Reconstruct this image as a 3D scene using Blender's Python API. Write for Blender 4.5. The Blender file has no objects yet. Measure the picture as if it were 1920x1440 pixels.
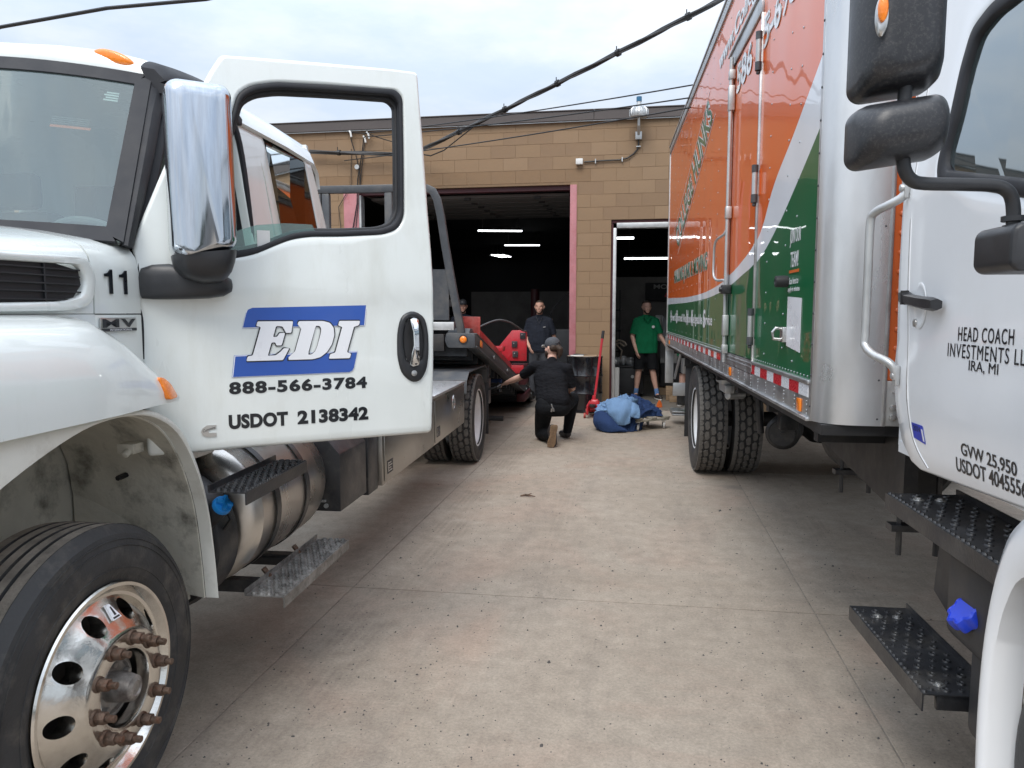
import bpy, bmesh, math, random
from mathutils import Vector, Matrix, Quaternion
random.seed(7)
sc = bpy.context.scene
C = sc.collection
R = math.radians

# ------------------------------------------------------------------ camera
cam = bpy.data.cameras.new('camera')
cam.sensor_width = 36
cam.lens = 26.16
cam.clip_start = 0.05
cam.clip_end = 2000
camo = bpy.data.objects.new('camera', cam)
camo.location = (0, 0, 1.58)
camo.rotation_euler = (R(90 - 5.53), 0, R(9.64))
C.objects.link(camo)
sc.camera = camo

# ------------------------------------------------------------------ light
SUN_EL, SUN_AZ = 52.0, 190.0      # azimuth clockwise from +Y (the sun stands behind the camera)
w = bpy.data.worlds.new('World')
sc.world = w
w.use_nodes = True
nt = w.node_tree
nt.nodes.clear()
N = nt.nodes.new
out = N('ShaderNodeOutputWorld')
sky = N('ShaderNodeTexSky')
sky.sky_type = 'NISHITA'
sky.sun_disc = False
sky.sun_elevation = R(SUN_EL)
sky.sun_rotation = R(SUN_AZ)
sky.air_density = 1.2
sky.dust_density = 2.0
bs = N('ShaderNodeBackground'); bs.inputs[1].default_value = 0.10
nt.links.new(sky.outputs[0], bs.inputs[0])
tc = N('ShaderNodeTexCoord')
mp = N('ShaderNodeMapping'); mp.inputs['Scale'].default_value = (1.0, 1.0, 3.2)
mp.inputs['Location'].default_value = (0.35, 0.2, 0.1)
nt.links.new(tc.outputs['Generated'], mp.inputs[0])
nz = N('ShaderNodeTexNoise'); nz.inputs['Scale'].default_value = 2.1; nz.inputs['Detail'].default_value = 7
nz.inputs['Roughness'].default_value = 0.52; nz.inputs['Distortion'].default_value = 0.5
nt.links.new(mp.outputs[0], nz.inputs[0])
cr = N('ShaderNodeValToRGB')
cr.color_ramp.elements[0].position = 0.36; cr.color_ramp.elements[0].color = (0.70, 0.70, 0.70, 1)
cr.color_ramp.elements[1].position = 0.62; cr.color_ramp.elements[1].color = (0.97, 0.97, 0.97, 1)
nt.links.new(nz.outputs[0], cr.inputs[0])
nz2 = N('ShaderNodeTexNoise'); nz2.inputs['Scale'].default_value = 3.4; nz2.inputs['Detail'].default_value = 8
nz2.inputs['Roughness'].default_value = 0.6
nt.links.new(mp.outputs[0], nz2.inputs[0])
cc = N('ShaderNodeValToRGB')
cc.color_ramp.elements[0].position = 0.40; cc.color_ramp.elements[0].color = (0.58, 0.67, 0.80, 1)
cc.color_ramp.elements[1].position = 0.62; cc.color_ramp.elements[1].color = (0.73, 0.775, 0.84, 1)
nt.links.new(nz2.outputs[0], cc.inputs[0])
bc = N('ShaderNodeBackground')
sepz = N('ShaderNodeSeparateXYZ'); nt.links.new(tc.outputs['Generated'], sepz.inputs[0])
ovc = N('ShaderNodeMapRange'); ovc.inputs[1].default_value = 0.25; ovc.inputs[2].default_value = 1.0; ovc.inputs[3].default_value = 0.78; ovc.inputs[4].default_value = 2.1   # overcast sky: brighter overhead than at the horizon
nt.links.new(sepz.outputs[2], ovc.inputs[0]); nt.links.new(ovc.outputs[0], bc.inputs[1])
nt.links.new(cc.outputs[0], bc.inputs[0])
mx = N('ShaderNodeMixShader')
nt.links.new(cr.outputs[0], mx.inputs[0]); nt.links.new(bs.outputs[0], mx.inputs[1]); nt.links.new(bc.outputs[0], mx.inputs[2])
nt.links.new(mx.outputs[0], out.inputs[0])

sun = bpy.data.lights.new('sun', 'SUN')
sun.energy = 1.4
sun.angle = R(30)
sun.color = (1.0, 0.95, 0.88)
suno = bpy.data.objects.new('sun', sun)
_d = Vector((math.sin(R(SUN_AZ)) * math.cos(R(SUN_EL)), math.cos(R(SUN_AZ)) * math.cos(R(SUN_EL)), math.sin(R(SUN_EL))))
suno.rotation_euler = _d.to_track_quat('Z', 'Y').to_euler()
C.objects.link(suno)

sc.view_settings.view_transform = 'Standard'
sc.view_settings.look = 'None'
sc.view_settings.exposure = 0.70
sc.view_settings.gamma = 1
sc.view_settings.use_curve_mapping = False

# ------------------------------------------------------------------ materials
M = {}
def node_mat(name):
    m = bpy.data.materials.new(name); m.use_nodes = True
    t = m.node_tree; b = t.nodes['Principled BSDF']
    M[name] = m
    return m, t, b
def setp(b, **k):
    names = dict(rough='Roughness', metal='Metallic', coat='Coat Weight', coatr='Coat Roughness', trans='Transmission Weight', ior='IOR', spec='Specular IOR Level', alpha='Alpha')
    for a, v in k.items(): b.inputs[names[a]].default_value = v
def mat(name, col, rough=0.6, metal=0.0, var=0.12, scale=6.0, bump=0.0, bscale=60.0, coat=0.0, dirt=None, dirt_amt=0.0, dirt_scale=3.0, spec=0.5, rvar=0.1, stretch=(1, 1, 1), coatr=0.05, bdist=0.01):
    m, t, b = node_mat(name)
    n = t.nodes.new; L = t.links.new
    tc = n('ShaderNodeTexCoord'); mp = n('ShaderNodeMapping'); mp.inputs['Scale'].default_value = stretch
    L(tc.outputs['Object'], mp.inputs[0])
    nz = n('ShaderNodeTexNoise'); nz.inputs['Scale'].default_value = scale; nz.inputs['Detail'].default_value = 6; nz.inputs['Roughness'].default_value = 0.6
    L(mp.outputs[0], nz.inputs[0])
    mr = n('ShaderNodeMapRange'); mr.inputs[1].default_value = 0.3; mr.inputs[2].default_value = 0.7
    mr.inputs[3].default_value = 1 - var; mr.inputs[4].default_value = 1 + var
    L(nz.outputs[0], mr.inputs[0])
    mu = n('ShaderNodeVectorMath'); mu.operation = 'SCALE'; mu.inputs[0].default_value = col
    L(mr.outputs[0], mu.inputs['Scale'])
    last = mu.outputs[0]
    if dirt is not None:
        dz = n('ShaderNodeTexNoise'); dz.inputs['Scale'].default_value = dirt_scale; dz.inputs['Detail'].default_value = 9; dz.inputs['Roughness'].default_value = 0.7
        L(mp.outputs[0], dz.inputs[0])
        dr = n('ShaderNodeMapRange'); dr.inputs[1].default_value = 0.5; dr.inputs[2].default_value = 0.72; dr.inputs[4].default_value = dirt_amt
        L(dz.outputs[0], dr.inputs[0])
        mi = n('ShaderNodeMix'); mi.data_type = 'RGBA'
        L(dr.outputs[0], mi.inputs[0]); L(last, mi.inputs[6]); mi.inputs[7].default_value = (*dirt, 1)
        last = mi.outputs[2]
    L(last, b.inputs['Base Color'])
    rr = n('ShaderNodeMapRange'); rr.inputs[1].default_value = 0.3; rr.inputs[2].default_value = 0.7
    rr.inputs[3].default_value = max(0.02, rough - rvar); rr.inputs[4].default_value = min(1, rough + rvar)
    L(nz.outputs[0], rr.inputs[0]); L(rr.outputs[0], b.inputs['Roughness'])
    setp(b, metal=metal, coat=coat, spec=spec, coatr=coatr)
    if bump > 0:
        bz = n('ShaderNodeTexNoise'); bz.inputs['Scale'].default_value = bscale; bz.inputs['Detail'].default_value = 5
        L(mp.outputs[0], bz.inputs[0])
        bu = n('ShaderNodeBump'); bu.inputs['Strength'].default_value = bump; bu.inputs['Distance'].default_value = bdist
        L(bz.outputs[0], bu.inputs['Height']); L(bu.outputs[0], b.inputs['Normal'])
        if coat > 0: L(bu.outputs[0], b.inputs['Coat Normal'])
    return m

mat('paint_white', (0.72, 0.755, 0.735), 0.30, var=0.03, scale=2.0, coat=1.0, coatr=0.03, dirt=(0.50, 0.50, 0.43), dirt_amt=0.34, dirt_scale=2.6, bump=0.02, bscale=4, stretch=(1.6, 1.6, 0.45), rvar=0.06)
mat('paint_white_clean', (0.80, 0.82, 0.84), 0.22, var=0.02, scale=2.0, coat=0.7, bump=0.02, bscale=4, dirt=(0.6, 0.58, 0.52), dirt_amt=0.10, rvar=0.05)
mat('paint_matte_white', (0.66, 0.66, 0.61), 0.5, var=0.05, dirt=(0.30, 0.27, 0.22), dirt_amt=0.5, dirt_scale=5)
mat('liner', (0.56, 0.54, 0.47), 0.65, var=0.12, dirt=(0.06, 0.055, 0.045), dirt_amt=0.85, dirt_scale=5.5, bump=0.3, bscale=30)
mat('plastic_plain', (0.028, 0.029, 0.032), 0.5, var=0.2, scale=6, dirt=(0.07, 0.068, 0.064), dirt_amt=0.3, dirt_scale=5)
mat('plastic_black', (0.022, 0.023, 0.026), 0.42, var=0.2, scale=12, bump=0.08, bscale=400, bdist=0.002)
mat('plastic_black_chipped', (0.02, 0.021, 0.025), 0.38, var=0.2, scale=9, dirt=(0.16, 0.155, 0.14), dirt_amt=0.30, dirt_scale=170, bump=0.06, bscale=300, bdist=0.002)
mat('rubber', (0.018, 0.018, 0.02), 0.6, var=0.25, scale=20)
mat('rubber_seal', (0.020, 0.021, 0.025), 0.6, var=0.2, scale=9, dirt=(0.06, 0.055, 0.05), dirt_amt=0.25, spec=0.3)
mat('steel_black', (0.022, 0.023, 0.026), 0.38, var=0.25, scale=8, dirt=(0.13, 0.12, 0.105), dirt_amt=0.45, dirt_scale=7, bump=0.1, bscale=90)
mat('step_worn', (0.26, 0.25, 0.235), 0.42, metal=0.4, var=0.5, scale=14, dirt=(0.05, 0.047, 0.043), dirt_amt=0.9, dirt_scale=22, bump=0.2, bscale=120)
mat('frame_black', (0.015, 0.015, 0.016), 0.55, var=0.3, scale=7, dirt=(0.07, 0.06, 0.05), dirt_amt=0.5, dirt_scale=6)
mat('bed_steel', (0.050, 0.055, 0.062), 0.42, var=0.2, scale=5, dirt=(0.12, 0.11, 0.095), dirt_amt=0.6, dirt_scale=5, bump=0.1, bscale=70)
mat('chrome', (0.80, 0.82, 0.84), 0.07, metal=1.0, var=0.06, scale=16, bump=0.02, bscale=7, rvar=0.045, stretch=(3, 3, 0.5), dirt=(0.5, 0.5, 0.5), dirt_amt=0.25, dirt_scale=12)
mat('chrome_streaked', (0.50, 0.53, 0.57), 0.10, metal=1.0, var=0.16, scale=9, bump=0.012, bscale=7, rvar=0.05, stretch=(5, 5, 0.35), dirt=(0.40, 0.40, 0.40), dirt_amt=0.4, dirt_scale=14)  # darker tone and upright streaks put dark reflections into the colour
mat('alu_polished', (0.66, 0.64, 0.60), 0.17, metal=1.0, var=0.12, scale=9, bump=0.05, bscale=60, rvar=0.09, dirt=(0.30, 0.27, 0.24), dirt_amt=0.45, dirt_scale=8)
mat('alu_tank', (0.60, 0.58, 0.55), 0.30, metal=1.0, var=0.08, scale=3, bump=0.03, bscale=80, rvar=0.06, dirt=(0.42, 0.39, 0.35), dirt_amt=0.4, dirt_scale=2.5, stretch=(1, 2.0, 1))
mat('alu_sheet', (0.64, 0.645, 0.65), 0.30, metal=0.85, var=0.10, scale=3, bump=0.05, bscale=12, rvar=0.1, dirt=(0.55, 0.55, 0.54), dirt_amt=0.4, dirt_scale=9, stretch=(1, 1, 0.35))
mat('alu_box', (0.40, 0.39, 0.37), 0.32, metal=1.0, var=0.10, scale=3, bump=0.03, bscale=9, rvar=0.08, dirt=(0.28, 0.25, 0.22), dirt_amt=0.5, dirt_scale=4)
mat('alu_rail', (0.52, 0.53, 0.54), 0.38, metal=0.9, var=0.15, scale=8, bump=0.08, bscale=60, dirt=(0.30, 0.28, 0.26), dirt_amt=0.6, dirt_scale=9)
mat('tread_plate', (0.62, 0.62, 0.62), 0.35, metal=0.8, var=0.2, scale=40, bump=0.5, bscale=90)
mat('galvanised', (0.52, 0.53, 0.53), 0.45, metal=0.7, var=0.12, scale=12, dirt=(0.3, 0.3, 0.28), dirt_amt=0.4)
mat('rust_steel', (0.14, 0.095, 0.07), 0.6, metal=0.5, var=0.5, scale=60, dirt=(0.16, 0.06, 0.03), dirt_amt=0.8, dirt_scale=40, bump=0.4, bscale=200)
mat('hub_dirty', (0.28, 0.26, 0.24), 0.55, metal=0.6, var=0.4, scale=30, dirt=(0.07, 0.05, 0.045), dirt_amt=0.8, dirt_scale=14)
mat('hub_grey', (0.45, 0.44, 0.42), 0.5, var=0.1, scale=15, dirt=(0.2, 0.17, 0.14), dirt_amt=0.5, dirt_scale=10)
mat('hub_dark', (0.03, 0.028, 0.027), 0.6, var=0.4, scale=15, dirt=(0.10, 0.07, 0.05), dirt_amt=0.6, dirt_scale=10)
mat('tyre', (0.030, 0.030, 0.031), 0.62, var=0.3, scale=10, dirt=(0.12, 0.108, 0.092), dirt_amt=0.7, dirt_scale=7, bump=0.15, bscale=120)
mat('tread_dusty', (0.21, 0.185, 0.155), 0.85, var=0.3, scale=16, dirt=(0.055, 0.05, 0.045), dirt_amt=0.8, dirt_scale=13, bump=0.4, bscale=150)
mat('tread_block', (0.125, 0.116, 0.105), 0.8, var=0.25, scale=25, bump=0.2, bscale=150)
mat('rim_white', (0.70, 0.71, 0.72), 0.4, var=0.06, dirt=(0.35, 0.32, 0.28), dirt_amt=0.35)
mat('blue_logo', (0.022, 0.085, 0.38), 0.35, var=0.04, coat=0.3)
mat('ink_black', (0.006, 0.008, 0.012), 0.35, var=0.1, coat=0.2)
mat('vinyl_white', (0.78, 0.79, 0.82), 0.3, var=0.02, coat=0.3)
mat('vinyl_green', (0.012, 0.13, 0.06), 0.3, var=0.05, coat=0.3)
mat('vinyl_orange', (0.62, 0.13, 0.02), 0.3, var=0.05, coat=0.3)
mat('vinyl_blue', (0.02, 0.04, 0.40), 0.4, var=0.3, scale=60)
mat('badge_silver', (0.55, 0.55, 0.54), 0.3, metal=0.9, var=0.1)
mat('amber', (0.85, 0.22, 0.01), 0.22, var=0.15, scale=80, coat=0.6, bump=0.3, bscale=220, bdist=0.002)
mat('red_tape', (0.55, 0.02, 0.03), 0.3, var=0.12, scale=90, coat=0.3)
mat('white_tape', (0.74, 0.75, 0.78), 0.3, var=0.06, scale=90, coat=0.3)
mat('orange_paint', (0.62, 0.13, 0.028), 0.35, var=0.08, coat=0.5)
mat('blue_cap', (0.01, 0.22, 0.62), 0.4, var=0.08, scale=30)
mat('blue_cap_deep', (0.02, 0.06, 0.62), 0.38, var=0.08, scale=30)
mat('red_paint', (0.42, 0.012, 0.022), 0.38, var=0.12, scale=9, dirt=(0.14, 0.02, 0.02), dirt_amt=0.6, dirt_scale=9, coat=0.3)
mat('red_scraped', (0.36, 0.05, 0.04), 0.5, var=0.3, scale=20, dirt=(0.18, 0.12, 0.10), dirt_amt=0.8, dirt_scale=10)
mat('tan_block', (0.25, 0.163, 0.092), 0.75, var=0.07, scale=3, dirt=(0.20, 0.13, 0.072), dirt_amt=0.4, dirt_scale=2.2, bump=0.35, bscale=140, bdist=0.004)
mat('tan_block_light', (0.262, 0.173, 0.100), 0.75, var=0.07, scale=3, dirt=(0.19, 0.122, 0.07), dirt_amt=0.5, dirt_scale=1.8, bump=0.35, bscale=140, bdist=0.004)
mat('tan_block_dull', (0.232, 0.150, 0.086), 0.75, var=0.07, scale=3, dirt=(0.17, 0.11, 0.065), dirt_amt=0.5, dirt_scale=3, bump=0.35, bscale=140, bdist=0.004)
mat('tan_block_dark', (0.215, 0.135, 0.072), 0.75, var=0.09, scale=4, dirt=(0.17, 0.10, 0.055), dirt_amt=0.4, dirt_scale=3, bump=0.35, bscale=140, bdist=0.004)
mat('mortar', (0.205, 0.133, 0.076), 0.85, var=0.15, scale=8)
mat('fascia', (0.075, 0.062, 0.058), 0.5, var=0.08, scale=4, stretch=(0.3, 1, 1))
mat('faded_red', (0.40, 0.16, 0.175), 0.55, var=0.12, scale=5, dirt=(0.30, 0.08, 0.08), dirt_amt=0.6, dirt_scale=7)
mat('dark_red', (0.065, 0.012, 0.016), 0.5, var=0.2, scale=6)  # dark red, deepened to put the lintel's shadow into the colour
mat('door_panel', (0.13, 0.128, 0.125), 0.6, var=0.08, scale=3)
mat('room_wall', (0.16, 0.155, 0.15), 0.85, var=0.2, scale=1.5, dirt=(0.07, 0.065, 0.06), dirt_amt=0.7, dirt_scale=1.2)
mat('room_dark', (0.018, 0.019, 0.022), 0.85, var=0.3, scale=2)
mat('room_floor', (0.20, 0.18, 0.155), 0.5, var=0.25, scale=2, dirt=(0.09, 0.08, 0.07), dirt_amt=0.8, dirt_scale=2)
mat('clutter_dark', (0.03, 0.032, 0.036), 0.5, var=0.4, scale=5)
mat('skin', (0.52, 0.29, 0.21), 0.5, var=0.05, scale=14, dirt=(0.46, 0.22, 0.16), dirt_amt=0.3, dirt_scale=12)
mat('skin_pale', (0.60, 0.37, 0.29), 0.5, var=0.05, scale=14, dirt=(0.52, 0.28, 0.22), dirt_amt=0.3, dirt_scale=12)
mat('hair', (0.035, 0.020, 0.012), 0.6, var=0.4, scale=60, bump=0.8, bscale=160, bdist=0.01, stretch=(1, 1, 0.2))
mat('shirt_black', (0.009, 0.0095, 0.012), 0.85, var=0.2, scale=10, bump=0.9, bscale=13, bdist=0.02, stretch=(1, 1, 2.6), spec=0.15)
mat('shirt_navy', (0.018, 0.021, 0.030), 0.85, var=0.2, scale=10, bump=0.7, bscale=12, bdist=0.02, stretch=(1, 1, 2), spec=0.15)
mat('trousers_black', (0.009, 0.010, 0.012), 0.8, var=0.25, scale=10, bump=0.7, bscale=14, bdist=0.02, spec=0.15)
mat('trousers_grey', (0.05, 0.052, 0.058), 0.85, var=0.2, scale=10, bump=0.5, bscale=14, bdist=0.02, spec=0.15)
mat('polo_green', (0.008, 0.15, 0.065), 0.8, var=0.12, scale=8, bump=0.7, bscale=11, bdist=0.02, stretch=(1, 1, 0.7), spec=0.15)
mat('cap_grey', (0.055, 0.06, 0.070), 0.8, var=0.2, scale=20, bump=0.3, bscale=90)
mat('sole_brown', (0.16, 0.10, 0.055), 0.8, var=0.35, scale=40, bump=0.6, bscale=80)
mat('sock_blue', (0.13, 0.25, 0.50), 0.85, var=0.15, scale=30)
mat('shoe_dark', (0.03, 0.025, 0.025), 0.6, var=0.2)
mat('shoe_white', (0.6, 0.58, 0.55), 0.5, var=0.1)
mat('drum_black', (0.008, 0.008, 0.010), 0.2, var=0.3, scale=5, coat=0.4, dirt=(0.04, 0.04, 0.04), dirt_amt=0.4)
mat('drum_lid', (0.35, 0.30, 0.24), 0.55, var=0.4, scale=14)
mat('wood', (0.30, 0.21, 0.13), 0.7, var=0.25, scale=9, stretch=(1, 6, 6), bump=0.3, bscale=30)
mat('wood_grey', (0.26, 0.235, 0.19), 0.75, var=0.25, scale=9, stretch=(1, 6, 6), bump=0.3, bscale=30)
mat('card_white', (0.66, 0.66, 0.64), 0.7, var=0.05)
mat('cable_black', (0.012, 0.012, 0.013), 0.5, var=0.2)
mat('cable_grey', (0.06, 0.06, 0.062), 0.5, var=0.3, scale=30)
mat('joint_fill', (0.25, 0.215, 0.18), 0.9, var=0.3, scale=20, bump=0.5, bscale=120)
mat('asphalt', (0.065, 0.063, 0.06), 0.9, var=0.2, scale=3, bump=0.5, bscale=120)
mat('stone_dark', (0.07, 0.065, 0.062), 0.8, var=0.5, scale=70)
mat('seat_grey', (0.06, 0.06, 0.062), 0.8, var=0.2)
mat('dash_grey', (0.16, 0.17, 0.17), 0.6, var=0.1)
mat('leaf_dark', (0.035, 0.055, 0.022), 0.8, var=0.5, scale=1.5)
mat('blue_glass', (0.03, 0.12, 0.22), 0.2, var=0.1)
mat('shop_white', (0.30, 0.30, 0.30), 0.8, var=0.1, scale=1)

def glass(name, tint, refl_rough=0.03, base=0.10, haze=0.0, hazecol=(0.3, 0.4, 0.4)):
    m, t, b = node_mat(name)
    n = t.nodes.new; L = t.links.new
    o = t.nodes['Material Output']
    tr = n('ShaderNodeBsdfTransparent'); tr.inputs[0].default_value = (*tint, 1)
    gl = n('ShaderNodeBsdfGlossy'); gl.inputs['Roughness'].default_value = refl_rough; gl.inputs[0].default_value = (0.95, 1, 1, 1)
    lw = n('ShaderNodeFresnel'); lw.inputs[0].default_value = 1.5
    ma = n('ShaderNodeMath'); ma.operation = 'MULTIPLY_ADD'; ma.inputs[1].default_value = 1.3; ma.inputs[2].default_value = base
    ma.use_clamp = True
    L(lw.outputs[0], ma.inputs[0])
    mi = n('ShaderNodeMixShader'); L(ma.outputs[0], mi.inputs[0]); L(tr.outputs[0], mi.inputs[1]); L(gl.outputs[0], mi.inputs[2])
    last = mi.outputs[0]
    if haze > 0:
        df = n('ShaderNodeBsdfDiffuse'); df.inputs[0].default_value = (*hazecol, 1)
        m2 = n('ShaderNodeMixShader'); m2.inputs[0].default_value = haze
        L(last, m2.inputs[1]); L(df.outputs[0], m2.inputs[2]); last = m2.outputs[0]
    L(last, o.inputs[0])
    return m
glass('glass_windscreen', (0.62, 0.76, 0.74), base=0.05, haze=0.13, hazecol=(0.30, 0.40, 0.40))
glass('glass_tinted', (0.06, 0.065, 0.075), base=-0.02)
glass('glass_door', (0.62, 0.80, 0.76), base=0.03, haze=0.10, hazecol=(0.35, 0.5, 0.46))
glass('glass_cab', (0.35, 0.42, 0.46), base=0.22, haze=0.06)
glass('stretch_film', (0.75, 0.77, 0.80), base=0.12, haze=0.35, hazecol=(0.6, 0.62, 0.65))

def emit(name, col, s):
    m, t, b = node_mat(name)
    b.inputs['Base Color'].default_value = (*col, 1)
    b.inputs['Emission Color'].default_value = (*col, 1); b.inputs['Emission Strength'].default_value = s
emit('tube_light', (0.95, 0.98, 1.0), 3.5)

# concrete: stains, dust, speckles and faint tyre tracks
def concrete():
    m, t, b = node_mat('concrete')
    n = t.nodes.new; L = t.links.new
    g = n('ShaderNodeNewGeometry'); oi = n('ShaderNodeObjectInfo')
    def noise(scale, det=6, rough=0.6, vec=None, dist=0.0):
        z = n('ShaderNodeTexNoise'); z.inputs['Scale'].default_value = scale; z.inputs['Detail'].default_value = det
        z.inputs['Roughness'].default_value = rough; z.inputs['Distortion'].default_value = dist
        L(vec or g.outputs['Position'], z.inputs[0]); return z.outputs[0]
    def ramp(v, a, b_, c0, c1):
        r = n('ShaderNodeMapRange'); r.inputs[1].default_value = a; r.inputs[2].default_value = b_; r.inputs[3].default_value = c0; r.inputs[4].default_value = c1
        L(v, r.inputs[0]); return r.outputs[0]
    def mixc(f, a, bcol):
        x = n('ShaderNodeMix'); x.data_type = 'RGBA'
        if isinstance(f, float): x.inputs[0].default_value = f
        else: L(f, x.inputs[0])
        if isinstance(a, tuple): x.inputs[6].default_value = (*a, 1)
        else: L(a, x.inputs[6])
        if isinstance(bcol, tuple): x.inputs[7].default_value = (*bcol, 1)
        else: L(bcol, x.inputs[7])
        return x.outputs[2]
    big = ramp(noise(0.55, 7, 0.62, dist=0.6), 0.35, 0.65, 0, 1)
    col = mixc(big, (0.315, 0.262, 0.208), (0.385, 0.332, 0.272))
    pink = ramp(noise(0.9, 5, 0.6, dist=1.0), 0.50, 0.70, 0, 0.75)
    col = mixc(pink, col, (0.375, 0.285, 0.225))
    st = n('ShaderNodeMapping'); st.inputs['Scale'].default_value = (1.6, 0.35, 1); st.inputs['Rotation'].default_value = (0, 0, R(-6))
    L(g.outputs['Position'], st.inputs[0])
    stain = ramp(noise(1.7, 8, 0.7, st.outputs[0], 0.4), 0.52, 0.76, 0, 0.6)
    col = mixc(stain, col, (0.20, 0.17, 0.145))
    # mid-sized mottling over the whole surface, lighter and darker at random
    mid = ramp(noise(9, 8, 0.75), 0.35, 0.7, 0.82, 1.12)
    s1 = n('ShaderNodeVectorMath'); s1.operation = 'SCALE'; L(col, s1.inputs[0]); L(mid, s1.inputs['Scale'])
    # faint ribbed tyre tracks; the wide right-hand band also puts shade into the colour
    sx = n('ShaderNodeSeparateXYZ'); L(g.outputs['Position'], sx.inputs[0])
    def fm(op, a, b2=None):
        q = n('ShaderNodeMath'); q.operation = op
        for i_, v_ in ((0, a), (1, b2)):
            if v_ is None: continue
            if isinstance(v_, (int, float)): q.inputs[i_].default_value = v_
            else: L(v_, q.inputs[i_])
        return q.outputs[0]
    for xc, slope, wd, amt in ((0.62, 0.035, 0.12, 0.17), (-0.95, -0.02, 0.14, 0.12), (1.75, 0.05, 0.25, 0.22), (-1.85, 0.0, 0.2, 0.25)):
        dx = fm('SUBTRACT', sx.outputs[0], fm('MULTIPLY_ADD', sx.outputs[1], slope)); 
        dx = fm('ABSOLUTE', fm('SUBTRACT', dx, xc)); band = ramp(dx, wd * .4, wd, 1, 0)
        rib = ramp(fm('SINE', fm('MULTIPLY', dx, 150)), -1, 1, .35, 1)
        pat = ramp(noise(2.2, 6, .7), .42, .62, 0, 1)
        k_ = fm('MULTIPLY', fm('MULTIPLY', band, rib), fm('MULTIPLY', pat, amt * 2))
        col = mixc(k_, col, (0.19, 0.155, 0.125))
        L(col, s1.inputs[0])
    fine = ramp(noise(75, 6, 0.85), 0.3, 0.7, 0.70, 1.24)
    s2 = n('ShaderNodeVectorMath'); s2.operation = 'SCALE'; L(s1.outputs[0], s2.inputs[0]); L(fine, s2.inputs['Scale'])
    ob = ramp(oi.outputs['Random'], 0, 1, 0.94, 1.05)
    s3 = n('ShaderNodeVectorMath'); s3.operation = 'SCALE'; L(s2.outputs[0], s3.inputs[0]); L(ob, s3.inputs['Scale'])
    # speckles
    v = n('ShaderNodeTexVoronoi'); v.inputs['Scale'].default_value = 34; L(g.outputs['Position'], v.inputs[0])
    sp = ramp(v.outputs['Distance'], 0.06, 0.11, 1, 0)
    dens = ramp(noise(1.3, 5, 0.7), 0.45, 0.68, 0, 0.8)
    m1 = n('ShaderNodeMath'); m1.operation = 'MULTIPLY'; L(sp, m1.inputs[0]); L(dens, m1.inputs[1])
    wn = n('ShaderNodeTexWhiteNoise'); L(v.outputs['Position'], wn.inputs[0])
    th = ramp(wn.outputs[0], 0.7, 0.75, 0, 1)
    m2 = n('ShaderNodeMath'); m2.operation = 'MULTIPLY'; L(m1.outputs[0], m2.inputs[0]); L(th, m2.inputs[1])
    col = mixc(m2.outputs[0], s3.outputs[0], (0.10, 0.085, 0.075))
    # oil spots
    v2 = n('ShaderNodeTexVoronoi'); v2.inputs['Scale'].default_value = 0.9
    wrp = n('ShaderNodeMix'); wrp.data_type = 'VECTOR'; wrp.inputs[0].default_value = 0.06
    zz = n('ShaderNodeTexNoise'); zz.inputs['Scale'].default_value = 8; L(g.outputs['Position'], zz.inputs[0])
    L(g.outputs['Position'], wrp.inputs[4]); L(zz.outputs[1], wrp.inputs[5]); L(wrp.outputs[1], v2.inputs[0])
    oil = ramp(v2.outputs['Distance'], 0.03, 0.11, 0.5, 0)
    wn2 = n('ShaderNodeTexWhiteNoise'); L(v2.outputs['Position'], wn2.inputs[0])
    t2 = ramp(wn2.outputs[0], 0.5, 0.55, 0, 1)
    m3 = n('ShaderNodeMath'); m3.operation = 'MULTIPLY'; L(oil, m3.inputs[0]); L(t2, m3.inputs[1])
    col = mixc(m3.outputs[0], col, (0.15, 0.13, 0.115))
    L(col, b.inputs['Base Color'])
    setp(b, rough=0.85, spec=0.3)
    bu = n('ShaderNodeBump'); bu.inputs['Strength'].default_value = 0.5; bu.inputs['Distance'].default_value = 0.004
    L(noise(70, 6, 0.8), bu.inputs['Height']); L(bu.outputs[0], b.inputs['Normal'])
concrete()

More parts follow.
